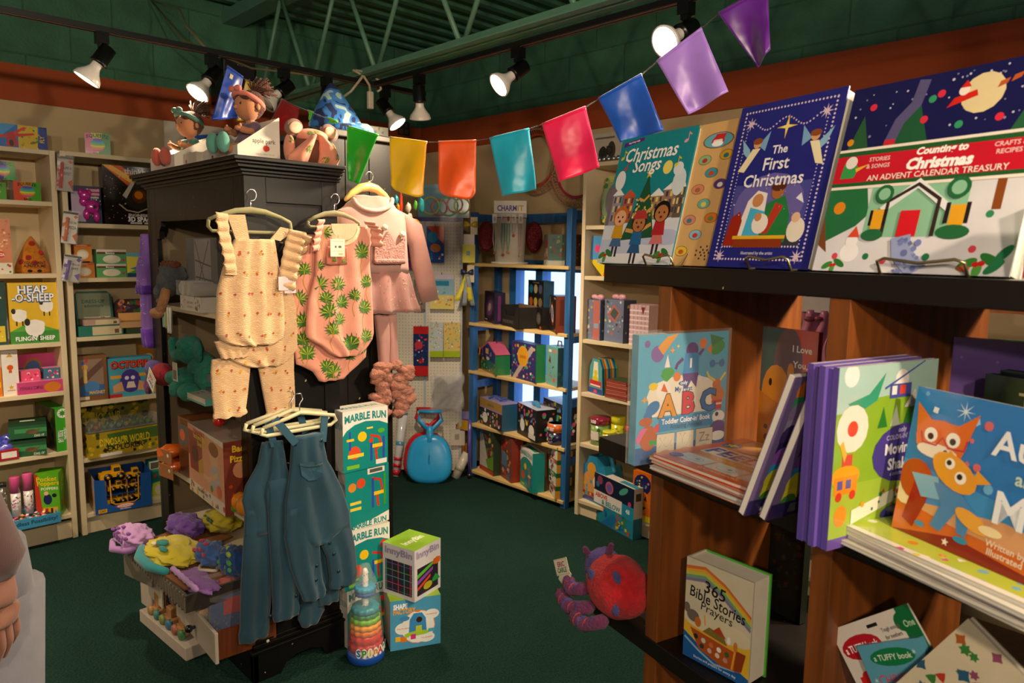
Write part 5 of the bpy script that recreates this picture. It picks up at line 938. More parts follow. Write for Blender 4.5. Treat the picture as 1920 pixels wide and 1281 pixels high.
def posy(D, m, x, z, s, rg):
    for i in range(rg.choice((1, 2, 3))):
        a = rg.random()*6; cx, cz = x+s*1.3*math.cos(a), z+s*1.3*math.sin(a); c = rg.choice(['#a8481c', '#c8941c', '#b85030', '#b04a48']); D.poly(m, [(cx+s*math.cos(q*1.05), cz+s*(.8+.3*(q % 2))*math.sin(q*1.05)) for q in range(6)], c)
        D.poly(m, [(cx-.0005, cz-s), (cx+.0005, cz-s), (cx+.0005, cz-1.8*s), (cx-.0005, cz-1.8*s)], '#b09060')
HOOK = '#c8ccd0'
def hanger(t, y, xc, zc, hw, drop, zt, col='#8d8a5e', lower=.035, nm='hanger', r=.006, hook=True, arch=None, wood=False):
    m = M(col, 'velour' if not wood else 'woodx')
    up = [(xc-hw, y, zc-drop), (xc-hw*.75, y, zc-drop*.55), (xc-hw*.35, y, zc-drop*.12), (xc, y, zc), (xc+hw*.35, y, zc-drop*.12), (xc+hw*.75, y, zc-drop*.55), (xc+hw, y, zc-drop)]
    m.limb(up, [r, r, r*1.5, r*1.8, r*1.5, r, r] if not wood else [.008, .012, .016, .018, .016, .012, .008], 10)
    if not wood: m.limb([(xc-hw, y, zc-drop), (xc-hw*1.02, y, zc-drop-lower*.6), (xc-hw*.93, y, zc-drop-lower), (xc+hw*.93, y, zc-drop-lower), (xc+hw*1.02, y, zc-drop-lower*.6), (xc+hw, y, zc-drop)], r*.9, 10)
    o = part(nm, m, t)
    m = M(HOOK, 'wire'); h = zt-zc
    m.limb([(xc, y, zc), (xc, y, zc+h*.38)], .002, 6, rnd=False); m.limb([(xc, y, zc+h*.36)]+[(xc+.016*math.sin(a)+.004, y+.0, zc+h*.36+.018-.018*math.cos(a)*1.0+.0) for a in [i*.42 for i in range(0, 12)]], .0021, 6, rnd=False); part('hook', m, o)
# ---- yellow muslin set
def yellow():
    Yp = 2.272; ox, oz = gp(472, 345, Yp); o = (ox, Yp, oz); t = thing('baby_outfit', 'cream yellow muslin baby outfit with ruffled straps and tiny mushroom print on a green hanger', 'baby clothes', o)
    C = '#d6b084'; z = lambda px, py: (gp(px, py, Yp)[0]-ox, gp(px, py, Yp)[1]-oz)
    hx, hz = z(470, 394); hanger(t, .0, hx, hz, .135, .035, -.0, '#8d8a5e'); 
    def pc(nm, rows, y, d, **k): m = M(C, 'gauze'); garm(m, rows_px(rows, Yp, o), y, d, **k); return m
    rg = random.Random(5)
    def deco(m, n, x0, x1, y0, y1):
        D = Deco([m]); 
        for i in range(n):
            for j in range(n):
                a, b = z(x0+(x1-x0)*(i+.5+.5*(j % 2)-.25+rg.uniform(-.15, .15))/n, y0+(y1-y0)*(j+.5)/n); posy(D, m, a, b, .0042, rg)
    a = pc('trouser_leg', [(675, 400, 474), (700, 398, 472), (745, 400, 468), (775, 404, 464), (783, 402, 467), (788, 404, 463)], .012, .012, fold=.003, k=4, seed=1, hem=.002); deco(a, 3, 404, 466, 680, 785); part('trouser_leg', a, t)
    a = pc('trouser_leg', [(665, 480, 555), (700, 489, 554), (745, 497, 556), (775, 503, 556), (782, 500, 558), (787, 503, 555)], .012, .012, fold=.003, k=4, seed=3, hem=.002); deco(a, 3, 492, 552, 680, 780); part('trouser_leg', a, t)
    a = pc('romper_back', [(540, 415, 545), (585, 412, 556), (640, 411, 559), (668, 414, 558), (680, 440, 545), (690, 470, 530)], .0, .014, fold=.005, k=6, seed=6); deco(a, 4, 430, 550, 590, 690); part('back_romper', a, t)
    b = pc('romper', [(448, 434, 508), (470, 424, 512), (505, 412, 518), (540, 402, 522), (548, 401, 524), (590, 399, 527), (625, 399, 527), (640, 410, 524), (648, 440, 510)], -.022, .018, fold=.006, k=7, seed=2, hem=.002); deco(b, 5, 405, 525, 455, 645)
    m = b; L = lambda px, py, y=-.03: (*(z(px, py)[:1]), y, z(px, py)[1])
    for q in ((L(418, 403), L(452, 403), L(460, 448), L(436, 452)), (L(500, 448), L(518, 452), L(545, 432), L(518, 426))): m.add([V(p)+V((0, dy, 0)) for dy in (0, .006) for p in q], [(0, 1, 2, 3), (7, 6, 5, 4), (0, 4, 5, 1), (1, 5, 6, 2), (2, 6, 7, 3), (3, 7, 4, 0)])
    part('romper', m, t)
    for pts, wd, n in (((L(416, 402), L(420, 440), L(430, 480), L(434, 516)), (-.042, .0), 30), ((L(530, 430), L(522, 460), L(514, 500), L(508, 540)), (.055, -.012), 34), ((L(560, 440, -.01), L(540, 480, -.01), L(530, 510, -.01)), (.03, -.01), 22)):
        m = M(C, 'gauze'); ruffle(m, pts, wd, n, .007); part('ruffle', m, t)
    a = pc('cuff', [(640, 399, 462), (652, 404, 464), (668, 411, 462), (673, 413, 460)], -.01, .012, fold=.003, k=7, seed=2, hem=.003); part('leg_cuff', a, t)
    m = M('#d8c8cc', 'card'); x, zz = z(509, 518); m.box(x, x+.034, -.05, -.049, zz-.045, zz); m.box(x+.022, x+.062, -.047, -.046, zz-.055, zz-.008); m.limb([(x+.015, -.048, zz), (x+.0, -.04, zz+.05)], .0006, 4, rnd=False); part('price_tag', m, t)
yellow()
def leafset():
    Yp = 2.268; ox, oz = gp(620, 352, Yp); o = (ox, Yp, oz); t = thing('baby_romper', 'pink baby rompers with green palm leaves and fluttery sleeves on a green hanger', 'baby clothes', o)
    C = '#dc947e'; z = lambda px, py: (gp(px, py, Yp)[0]-ox, gp(px, py, Yp)[1]-oz)
    hx, hz = z(628, 400); hanger(t, .004, hx, hz, .1, .03, .0, '#8a8560', lower=.02)
    def pc(rows, y, d, **k): m = M(C, 'fabric'); garm(m, rows_px(rows, Yp, o), y, d, **k); return m
    a = pc([(440, 575, 690), (480, 556, 690), (520, 553, 688), (560, 551, 688), (640, 552, 690), (684, 557, 687), (697, 588, 668), (716, 600, 645)], .006, .014, fold=.005, k=5, seed=4); D = Deco([a])
    for px, py, r, ro in ((569, 508, .032, -10), (560, 562, .034, 20), (567, 605, .036, -15), (574, 665, .042, 0), (566, 640, .034, 10), (611, 690, .034, 0), (655, 668, .032, 10), (622, 700, .04, 0), (680, 655, .03, -20)): monstera(D, a, *z(px, py), r*1.2, ro)
    part('back_romper', a, t)
    b = pc([(422, 592, 690), (440, 588, 688), (470, 586, 684), (518, 584, 687), (522, 582, 688), (560, 572, 690), (600, 568, 692), (632, 568, 693), (645, 590, 690), (657, 607, 680), (668, 622, 667)], -.024, .018, fold=.007, k=6, seed=1); 
    b.add([], []); D = Deco([b]); cr = '#d8cca0'
    for i in range(16):   # neckline band and inside
        a0 = pi+pi*i/15; a1 = pi+pi*(i+1)/15 if i < 15 else a0
        if i < 15:
            f = lambda a_, k: z(634+31*k*math.cos(a_), 420-40*k*math.sin(a_)); D.poly(b, [f(a0, 1), f(a1, 1), f(a1, .8), f(a0, .8)], cr)
    for px, py, r, ro in ((597, 437, .036, 20), (668, 475, .04, 0), (590, 535, .036, 10), (587, 500, .028, 0), (622, 535, .034, 0), (652, 555, .03, 20), (678, 530, .032, -10), (630, 568, .034, 0), (606, 585, .036, -20), (612, 618, .032, 0), (672, 578, .036, 10), (648, 645, .042, 0), (676, 632, .034, 0), (625, 600, .03, 0), (600, 560, .03, 20)): monstera(D, b, *z(px, py), r*1.25, ro)
    part('front_romper', b, t)
    m = M('#c9bd98', 'fabric'); q = [z(634+25*math.cos(pi*i/10+pi), 420-31*math.sin(pi*i/10+pi)) for i in range(11)]; m.prism(q, -.0435, -.042); part('neckline_lining', m, t)
    L = lambda px, py, y=-.03: (z(px, py)[0], y, z(px, py)[1])
    for pts, wd in (((L(597, 412), L(590, 440), L(586, 470)), (-.035, -.006)), ((L(668, 415), L(682, 430), L(684, 462)), (.036, -.004))):
        m = M(C, 'fabric'); ruffle(m, pts, wd, 24, .008); part('flutter_sleeve', m, t)
    a = M('#b86a50', 'fabric'); garm(a, rows_px([(462, 600, 636), (480, 598, 638), (496, 598, 637)], Yp, o), -.05, .004, fold=.002, k=6, seed=8); D = Deco([a]); monstera(D, a, *z(612, 488), .014, 0, 0); monstera(D, a, *z(630, 490), .014, 0, 0); part('pocket', a, t)
    m = M('#e0dcc8', 'card'); x, zz = z(602, 448); m.box(x, x+.056, -.062, -.061, zz-.06, zz); m.art((x, -.062, zz-.06), (1, 0, 0), (0, 0, 1), .056, .06, [('r', .3, .5, .42, .62, '#5a5a50'), ('r', .55, .5, .75, .62, '#5a5a50'), ('r', .1, .85, .9, .9, '#b8c0b0'), ('r', .1, .3, .9, .34, '#b8c0b0'), ('r', .55, .1, .85, .2, '#b8b868')]); part('price_tag', m, t)
leafset()
def dress():
    Yp = 2.4; ox, oz = gp(690, 322, Yp); o = (ox, Yp, oz); t = thing('girls_outfit', 'dusty pink long sleeved top, tutu and leggings with fluffy cuffs on a wooden hanger', 'girls clothes', o)
    C = '#a87a72'; z = lambda px, py: (gp(px, py, Yp)[0]-ox, gp(px, py, Yp)[1]-oz)
    hx, hz = z(691, 350); hanger(t, .0, hx, hz, .1, .055, .0, '#c8a860', wood=True)
    def pc(c, rows, y, d, mt='velour', **k): m = M(c, mt); garm(m, rows_px(rows, Yp, o), y, d, **k); return m
    a = pc('#b08a82', [(366, 662, 722), (374, 655, 728), (385, 645, 738), (396, 630, 753), (412, 628, 757), (450, 628, 758), (512, 640, 762)], -.01, .03, fold=.003, k=3, seed=2, sub=5); part('top', a, t)
    m = M('#b8928a', 'velour'); q = [z(691+36*math.cos(pi+pi*i/12), 374-22*math.sin(pi+pi*i/12)) for i in range(13)]; m.limb([(a_, -.03-.012*math.sin(pi*i/12), b_) for i, (a_, b_) in enumerate(q)], .009, 10); part('collar', m, t)
    L = lambda px, py, y=-.0: V((z(px, py)[0], y, z(px, py)[1]))
    def sleeve(pl):
        m = M(C, 'velour'); rings = []
        for (xa, ya, xb, yb, d) in pl:
            A, B = L(xa, ya), L(xb, yb); rings.append(((A+B)/2+V((0, -.005, 0)), (B-A)/2, V((0, d, 0)), (.03, 3, 1)))
        m.loft(rings, 24); part('sleeve', m, t)
    sleeve([(742, 392, 756, 452, .02), (765, 404, 762, 456, .026), (787, 420, 766, 462, .026), (800, 470, 771, 500, .024), (812, 520, 780, 536, .022), (820, 560, 789, 568, .02)])
    sleeve([(640, 392, 632, 440, .02), (630, 402, 632, 470, .022), (628, 450, 650, 480, .02), (640, 520, 662, 522, .018)])
    a = pc('#a0736c', [(508, 655, 762), (525, 655, 768), (560, 655, 776), (590, 655, 786)], -.004, .035, fold=.012, k=7, seed=5, hem=.003); D = Deco([a]); rg = random.Random(3)
    for i in range(60): x_, z_ = z(rg.uniform(690, 780), rg.uniform(520, 590)); D.poly(a, [(x_+.0022*math.cos(q), z_+.0022*math.sin(q)) for q in (0, 1.5, 3, 4.5)], '#e8c0a0' if i % 2 else '#8a5048', .002)
    part('tutu', a, t)
    a = pc('#a87c74', [(590, 702, 728), (640, 708, 729), (690, 712, 728)], .0, .018, fold=.002, k=2); garm(a, rows_px([(590, 727, 744), (640, 730, 745), (690, 729, 748)], Yp, o), .006, .016, fold=.002, k=2); part('leggings', a, t)
    rg = random.Random(9)
    for cx, xs in ((708, 1), (748, 1)):
        m = M('#b07460', 'plush')
        for j in range(26):
                p = L(cx+rg.uniform(-13, 13), 686+j*3.5+rg.uniform(-4, 4), -.02-rg.uniform(0, .014)); m.ell(p, (rg.uniform(.022, .034), .024, rg.uniform(.015, .024)), n=16, m=9, nz=.4, rot=Matrix.Rotation(rg.uniform(-.5, .5), 3, 'Y').to_euler())
        part('fluffy_cuff', m, t)
    m = M('#b08078', 'plush'); q = [(688, 492), (744, 492), (746, 445), (730, 462), (714, 434), (702, 456), (690, 448)]; P_ = [z(*k) for k in q]; m.prism(P_, -.052, -.036)
    m.limb([L(690, 490, -.055), L(742, 490, -.055)], .011, 10); part('crown_patch', m, t, bev=.004)
    for px, py in ((708, 427), (741, 440)): m = M('#ddd6c0', 'plush'); m.ell(L(px, py, -.05), .012); part('pompom', m, t)
dress()
def dungarees():
    Yp = 2.262; ox, oz = gp(545, 770, Yp); t = thing('dungarees', 'three layered teal blue baby dungarees on pale hangers in front of the black bookcase', 'baby clothes', (ox, Yp, oz)); o = (ox, Yp, oz)
    C = '#163f52'; z = lambda px, py: (gp(px, py, Yp)[0]-ox, gp(px, py, Yp)[1]-oz); L = lambda px, py, y=-.0: V((z(px, py)[0], y, z(px, py)[1]))
    def pc(nm, rows, y, d, **k): m = M(C, 'fleece'); garm(m, rows_px(rows, Yp, o), y, d, **k); part(nm, m, t); return m
    pc('back_leg', [(960, 462, 520), (1000, 461, 520), (1100, 455, 515), (1185, 453, 508), (1196, 451, 508), (1211, 452, 506)], .012, .018, fold=.005, k=4, seed=1)
    pc('back_leg', [(1000, 545, 600), (1080, 560, 610), (1150, 566, 612), (1165, 563, 612), (1180, 570, 600)], .016, .014, fold=.004, k=4, seed=2)
    pc('back_bib', [(832, 494, 512), (870, 486, 520), (915, 462, 530), (940, 456, 540), (970, 462, 560), (1010, 461, 600)], .008, .016, fold=.004, k=5, seed=3)
    pc('middle_leg', [(900, 500, 560), (980, 500, 560), (1060, 505, 560), (1140, 508, 556), (1150, 507, 558), (1164, 510, 556)], -.014, .016, fold=.006, k=4, seed=4)
    pc('middle_leg', [(1000, 590, 640), (1080, 596, 638), (1120, 596, 635), (1136, 598, 634)], -.002, .014, fold=.004, k=4, seed=6)
    pc('middle_bib', [(828, 508, 526), (880, 505, 535), (925, 496, 545), (960, 500, 560)], -.012, .012, fold=.003, k=4, seed=7)
    m = M(C, 'fleece')
    garm(m, rows_px([(816, 537, 595), (840, 536, 596), (870, 534, 602), (900, 531, 616), (935, 525, 630), (985, 524, 644), (1010, 530, 646), (1018, 570, 606)], Yp, o), -.04, .02, fold=.005, k=5, seed=2, sub=5)
    garm(m, rows_px([(950, 528, 585), (1005, 524, 587), (1060, 535, 590), (1095, 548, 594), (1112, 556, 600), (1121, 560, 598)], Yp, o), -.038, .02, fold=.005, k=4, seed=5); garm(m, rows_px([(950, 580, 632), (1000, 586, 648), (1040, 604, 656), (1080, 610, 659), (1090, 608, 659), (1099, 610, 656)], Yp, o), -.036, .018, fold=.004, k=4, seed=9)
    part('front_dungarees', m, t)
    D = Deco([m]); p = M('#19475c', 'fleece'); q = [z(546, 862), z(588, 858), z(588, 880), z(578, 892), z(562, 894), z(549, 884)]; D.poly(p, q, '#1b4a5e', .004, z(567, 874)); 
    pts = [D.pt(*k, .004) for k in [z(546, 866), z(560, 868), z(575, 866), z(588, 862)]]; p.limb([k for k in pts if k], .0018, 6, '#12303e', rnd=False); pts = [D.pt(*k, .003) for k in q+[q[0]]]; p.limb([k for k in pts if k], .0009, 5, '#12303e', rnd=False); part('pocket', p, t)
    for a_, b_, w_ in ((L(540, 826, -.058), L(508, 783, -.03), .013), (L(590, 822, -.058), L(602, 772, -.03), .013), (L(510, 835, -.02), L(502, 790, -.0), .012), (L(573, 812, .0), L(566, 778, .01), .012)):
        m = M('#19475c', 'fleece'); d = (b_-a_); s = d.cross(V((0, 1, 0))).normalized()*w_; m.add([a_-s, a_+s, b_+s, b_-s]+[k+V((0, .004, 0)) for k in (a_-s, a_+s, b_+s, b_-s)], [(0, 1, 2, 3), (7, 6, 5, 4), (0, 4, 5, 1), (1, 5, 6, 2), (2, 6, 7, 3), (3, 7, 4, 0)]); part('strap', m, t)
    for px, py in ((540, 828), (588, 820), (580, 1052), (578, 1078), (604, 1010), (612, 1030), (620, 1062), (627, 1090), (548, 1112), (500, 1150), (495, 1196)):
        k = D.pt(*z(px, py), .002) or L(px, py, -.03); m = M('#0e2c3a' if py != 1196 else '#c0b8a8', 'plastic'); m.ell(k, (.006, .003, .006), n=12, m=6); part('button', m, t)
    for i, (px0, px1, py, y) in enumerate(((486, 618, 800, -.03), (476, 612, 798, -.0), (466, 606, 796, .014))):
        xa, za = z(px0, py); xb, zb = z(px1, py-22); m = M('#c8c29a', 'velour'); xm = (xa+xb)/2; zt_ = max(za, zb)+.012
        m.limb([(xa, y, za), (xa-.008, y, za-.02), (xa+.012, y, za-.028), (xb-.012, y, zb-.028), (xb+.008, y, zb-.014), (xb, y, zb+.004), (xm+.04, y, zt_+.012), (xm, y, zt_+.02), (xm-.04, y, zt_+.008), (xa, y, za)], .0065, 10, rnd=False); hg = part('hanger', m, t)
        m = M(HOOK, 'wire'); m.limb([(xm, y, zt_+.02), (xm, y, zt_+.05), (xm+.015, y+.005, zt_+.065), (xm+.01, y+.008, zt_+.085), (xm-.008, y+.008, zt_+.085)], .002, 6, rnd=False); part('hook', m, hg)
dungarees()
# ================================================================== bunting
def flag(label, tl, tr, bl, br, c, dep, round_=0, seed=0, tag=False, wv=.008):
    """satin pennant hanging from two points; dep = distance of its two top corners along the view"""
    A = EYE+ray(*tl)*dep[0]; B = EYE+ray(*tr)*dep[1]; C_ = EYE+ray(*bl)*dep[0]*1.0; D_ = EYE+ray(*br)*dep[1]
    n = (B-A).cross(C_-A).normalized(); o = A.copy()
    def fn(u, v):
        top = A.lerp(B, u); bot = C_.lerp(D_, u); e = 1
        if round_: e = 1-round_*(abs(2*u-1)**5)
        p = top.lerp(bot, v*e); return p-o+n*(wv*math.sin(u*7+seed+v*2)*v+.5*wv*math.sin(v*6+seed*2+u*3)*v)
    m = M(c, 'satin'); m.sheet(fn, 18, 22, th=.0009)
    q = thing('bunting_flag', label, 'flag', o, 0, 'satin bunting flags'); part('cloth', m, q)
    m = M(c, 'satin'); m.limb([fn(i/8, .0)+n*.001 for i in range(9)], .0045, 8, rnd=False); part('hem', m, q)
    if tag: m = M('#c8b890', 'card'); p = fn(.25, .09)-n*.003; k = (B-A).normalized()*.012; d = (C_-A).normalized()*.016; m.add([p, p+k, p+k+d, p+d], [(0, 1, 2, 3)]); m.add([x-n*.001 for x in (p, p+k, p+k+d, p+d)], [(3, 2, 1, 0)]); part('care_label', m, q)
    return A, B
S_ = []
flag('royal blue flag with a small white label, beside the second lamp', (426, 124), (456, 145), (397, 226), (445, 222), '#0d3a9c', (2.55, 2.6), seed=1, tag=True)
flag('yellow flag half hidden behind the lilac doll', (461, 150), (482, 160), (440, 226), (474, 228), '#c8a010', (2.75, 2.8), seed=2)
flag('dark red flag to the right of the lilac doll', (528, 186), (560, 204), (500, 240), (558, 250), '#a00d12', (2.9, 2.85), seed=2)
flag('bright green flag lying folded on the cabinet top beside the camouflage hat', (577, 207), (632, 228), (583, 226), (629, 232), '#4cc814', (2.78, 2.72), seed=3)
SP = [flag('emerald green flag hanging in front of the grey cabinet', (651, 237), (709, 254), (652, 338), (673, 346), '#0fae1a', (2.62, 2.58), seed=4),
 flag('yellow flag with a slanted lower edge, right of the green flag', (731, 258), (800, 267), (732, 355), (791, 374), '#f0c400', (2.5, 2.46), seed=5, round_=.08),
 flag('orange flag with rounded bottom corners', (822, 267), (893, 264), (821, 366), (890, 376), '#f25a12', (2.38, 2.36), seed=6, round_=.14),
 flag('turquoise flag between the orange and the pink one', (918, 260), (992, 242), (940, 368), (1006, 355), '#16a8c4', (2.28, 2.24), seed=7),
 flag('hot pink flag between the turquoise and the blue one', (1016, 234), (1098, 201), (1048, 342), (1125, 314), '#ec1450', (2.14, 2.1), seed=8),
 flag('blue flag just above the carol book', (1122, 186), (1203, 140), (1165, 268), (1246, 245), '#0b50b8', (2.02, 1.97), seed=9, wv=.012),
 flag('lavender flag hanging below the large lamp', (1232, 116), (1316, 53), (1291, 215), (1366, 172), '#a47ad8', (1.9, 1.84), seed=10, wv=.012),
 flag('deep purple flag at the top edge of the view', (1347, 26), (1440, -25), (1421, 127), (1444, 92), '#5a1484', (1.78, 1.72), seed=11, wv=.012)]
m = M('#3a3630', 'fabric'); o = SP[0][0]; pts = []
for a, b in SP: pts += [a, b]
pts = [EYE+ray(455, 146)*2.6, EYE+ray(528, 188)*2.9, EYE+ray(632, 230)*2.45]+pts+[EYE+ray(1520, -70)*1.65]
m.limb([p-o for p in pts], .0014, 5, rnd=False); solo('string', m, 'thin dark cord carrying the row of satin flags across the shop', 'cord', o)
# ================================================================== books on the fixture
def book(name, label, loc, rz, w, h, th, cover, F, tilt=0, roll=0, spine=None, back=None, pages='#e8e2d2', hard=.003, group=None, Lart=(), kind='book', mt='gloss', rnd=0):
    """front cover faces -y, spine at -x; parts: cover (front, back, spine) and page block"""
    t = thing(name, label, kind, loc, rz, group, tilt, roll)
    m = M(cover, mt)
    if rnd:
        q = [(-w/2, 0), (w/2-rnd, 0)]+[(w/2-rnd+rnd*math.sin(a*pi/8), rnd-rnd*math.cos(a*pi/8)) for a in range(1, 5)]+[(w/2-rnd+rnd*math.cos(a*pi/8), h-rnd+rnd*math.sin(a*pi/8)) for a in range(0, 5)]+[(-w/2, h)]
        m.prism(q, 0, hard, side=spine or cover); m.prism(q, th-hard, th, back or cover)
    else: m.box(-w/2, w/2, 0, hard, 0, h); m.box(-w/2, w/2, th-hard, th, 0, h, back or cover)
    m.box(-w/2, -w/2+hard, hard, th-hard, 0, h, spine or cover)
    m.art((-w/2, 0, 0), (1, 0, 0), (0, 0, 1), w, h, F); m.art((-w/2, th, 0), (0, -1, 0), (0, 0, 1), th, h, Lart); part('cover', m, t)
    e = .004 if hard > .0015 else .0005
    m = M(pages, 'card'); m.box(-w/2+hard, w/2-e-rnd*.3, hard, th-hard, e, h-e); part('pages', m, t); return t
def wirestand(label, x, w, y0=-.0, c='#c0b088'):
    p = FX.w(x, y0, 1.475); t = thing('book_stand', label, 'book stand', p, FX.rz, 'wire book stands')
    m = M(c, 'wire'); r = .0024
    m.limb([(-w/2, .15, .2), (-w/2, .02, .003), (-w/2, -.002, .002), (-w/2, -.012, .02), (-w*.4, -.014, .024), (0, -.012, .018), (w*.4, -.014, .024), (w/2, -.012, .02), (w/2, -.002, .002), (w/2, .02, .003), (w/2, .15, .2), (-w/2, .15, .2)], r, 8, rnd=False); part('wire', m, t)
KID = lambda x, y, s, hair, skin, top, bot, hat=None: [('r', x-s*.28, y-s*.2, x-s*.08, y+s*.5, '#3a2a30'), ('r', x+s*.08, y-s*.2, x+s*.28, y+s*.5, '#3a2a30'), ('p', [x-s*.6, y+s*.35, x+s*.6, y+s*.35, x+s*.35, y+s*.9, x-s*.35, y+s*.9], bot), ('p', [x-s*.55, y+s*.8, x+s*.55, y+s*.8, x+s*.4, y+s*1.6, x-s*.4, y+s*1.6], top), ('e', x, y+s*2.0, s*.72, s*.56, hair), ('e', x, y+s*1.9, s*.56, s*.44, skin), ('e', x-s*.22, y+s*1.95, s*.07, s*.06, '#221810'), ('e', x+s*.22, y+s*1.95, s*.07, s*.06, '#221810'), ('e', x, y+s*1.72, s*.12, s*.07, '#7a2018')]+([('p', [x-s*.7, y+s*2.15, x+s*.7, y+s*2.15, x+s*.4, y+s*2.6, x-s*.4, y+s*2.6], hat)] if hat else [])
HOLLY = lambda x, y, s: [('e', x-s, y, s, s*.45, '#3f8a3a', 30), ('e', x+s, y+s*.4, s*1.1, s*.45, '#2f7a38', -30), ('e', x, y-s*.5, s*.8, s*.4, '#57a048', 80), ('e', x-s*.2, y, s*.32, s*.25, '#c82820'), ('e', x+s*.3, y+s*.1, s*.32, s*.25, '#c82820')]
NOTE = lambda x, y, s, c: [('e', x, y, s*.5, s*.25, c, 20), ('r', x+s*.35, y, x+s*.5, y+s*1.3, c), ('e', x+s*.8, y+s*.95, s*.35, s*.12, c, -30)]
ct = [bg('#1f8a98'), ('p', [0, .0, 1, 0, 1, .35, 0, .3], '#dfe4f0'), ('e', .15, .12, .4, .07, '#c8d0ec'), ('e', .8, .2, .4, .06, '#c0c8e8'), ('e', .5, .04, .5, .04, '#eef0f8'), ('p', [0, .3, 0, .6, .08, .66, .16, .4, .2, .32], '#7a6a78')]
for x0_, y0_, w_, h_, c in ((.2, .32, .16, .2, '#b05848'), (.58, .34, .16, .17, '#a88858'), (.74, .35, .18, .2, '#9a7868'), (.9, .34, .12, .22, '#6a5a50'), (.05, .3, .13, .24, '#9a94a0')): ct += [('r', x0_, y0_, x0_+w_, y0_+h_, c), ('p', [x0_-.02, y0_+h_, x0_+w_+.02, y0_+h_, x0_+w_*.5, y0_+h_+.06], '#eef0f4' if c != '#b05848' else '#c85838')]+[('r', x0_+w_*(.15+.3*i), y0_+h_*(.15+.3*j), x0_+w_*(.32+.3*i), y0_+h_*(.35+.3*j), '#e8d080' if (i+j) % 2 else '#4a4450') for i in range(3) for j in range(3)]
ct += [('p', [.28, .18, .72, .2, .5, .68], '#24563a'), ('n', 5, 40, .38, .22, .62, .5, .016, ['#e8d080', '#d8a838', '#f4ecd0']), ('l', [.33, .26, .5, .24, .66, .3], .035, '#d8a050'), ('l', [.38, .38, .5, .35, .62, .42], .03, '#d8a050'), ('l', [.43, .5, .5, .48, .56, .52], .024, '#d8a050'), ('*', .5, .69, .05, 5, '#e8c040'), ('c', .72, .72, .06, '#f0e070'), ('e', .1, .66, .07, .08, '#e8ecf0'), ('e', .9, .6, .08, .1, '#d8e4ec'), ('e', .86, .7, .06, .05, '#e0e8ec')]
ct += KID(.22, .08, .145, '#c86a28', '#e8b088', '#d8a020', '#4a6a98')+KID(.5, .03, .145, '#3a2418', '#b87848', '#2a68a0', '#2a5890', '#b83838')+KID(.77, .1, .145, '#1c1414', '#b87848', '#b82830', '#d87878')+HOLLY(.1, .06, .05)+HOLLY(.86, .07, .05)
ct += NOTE(.06, .84, .05, '#e0d030')+NOTE(.82, .73, .05, '#e0d030')+NOTE(.88, .9, .05, '#e8a0b0')+NOTE(.14, .75, .05, '#c83848')+[('p', [.04, .93, .32, .96, .32, .99, .04, .965], '#5a2a88'), T('sing along songs', .18, .963, .015, '#fff', .26, rot=5), T('Christmas', .46, .855, .105, '#fff', .8, sh=.2, bold=.015), T('Songs', .44, .745, .1, '#fff', .5, sh=.2, bold=.015)]
def fxh(px, py, ins, tilt):   # point of a plane leaning back by tilt whose foot line is inset behind the front edge at shelf height
    o = FX.w(0, ins, 1.478); n = (FX.y*math.cos(R_(tilt))-V((0, 0, 1))*math.sin(R_(tilt))); q = onplane(px, py, o, n); d = q-o
    return d.dot(FX.x), d.dot(FX.y*math.sin(R_(tilt))+V((0, 0, 1))*math.cos(R_(tilt)))
def shelfbook(name, label, bl, br, tl, ins, tilt, th, cover, F, **k):
    xa, _ = fxh(*bl, ins, tilt); xb, _ = fxh(*br, ins, tilt); _, h = fxh(*tl, ins, tilt)
    return book(name, label, FX.w((xa+xb)/2, ins, 1.478), FX.rz, xb-xa, h, th, cover, F, tilt=-tilt, **k)
shelfbook('carol_book', 'teal board book of Christmas songs with three singing children in the snow', (1120, 488), (1256, 494), (1172, 262), .05, 13, .03, '#1f7a88', ct, rnd=.012, hard=.004)
IC = [('#68b0c8', '#c83030', .5, .87, .3), ('#8aba88', '#b83830', .3, .74, .13), ('#e0a828', '#2a7a88', .74, .76, .13), ('#3a98a8', '#c84030', .5, .645, .13), ('#d88868', '#a86848', .28, .535, .13), ('#5a3a88', '#e8e0d8', .74, .56, .13), ('#6ab0a0', '#e0c860', .48, .43, .13), ('#d88878', '#487a88', .24, .32, .13), ('#e07828', '#6a8a58', .7, .33, .13), ('#8ac0d8', '#c83838', .44, .215, .13), ('#e8c838', '#d05828', .2, .1, .13)]
so = [bg('#d8ac70')]
for i, (c, d, x_, y_, r_) in enumerate(IC):
    so += [('e', x_, y_, r_*1.1, r_*.28 if i else r_*.19, '#8a5a28'), ('e', x_, y_, r_, r_*.25 if i else r_*.17, c), ('e', x_, y_-.005, r_*.45, r_*.13 if i else r_*.12, d)]
so += [('e', .5, .862, .1, .022, '#f0e0d0'), ('p', [.4, .875, .62, .875, .66, .91, .45, .915], '#c82828'), ('e', .5, .845, .12, .02, '#fff')]+[('c', .72+.09*math.cos(a), .09+.022*math.sin(a), .018, '#4a2418') for a in range(0, 6)]+[('c', .72, .09, .018, '#4a2418')]+[('c', .72+.19*math.cos(a*.7), .09+.045*math.sin(a*.7), .018, '#4a2418') for a in range(9)]
shelfbook('sound_panel', 'tall pale wood sound panel with round picture buttons and red edge', (1256, 493), (1340, 500), (1302, 238), .062, 13, .018, '#b82020', so, rnd=.03, hard=.008, kind='sound book', mt='print')
fc = [bg('#27277e'), ('r', .13, .13, .87, .5, '#4a4a98'), ('e', .5, .36, .34, .2, '#6a60a8'), ('r', .13, .13, .87, .2, '#3a3a48')]
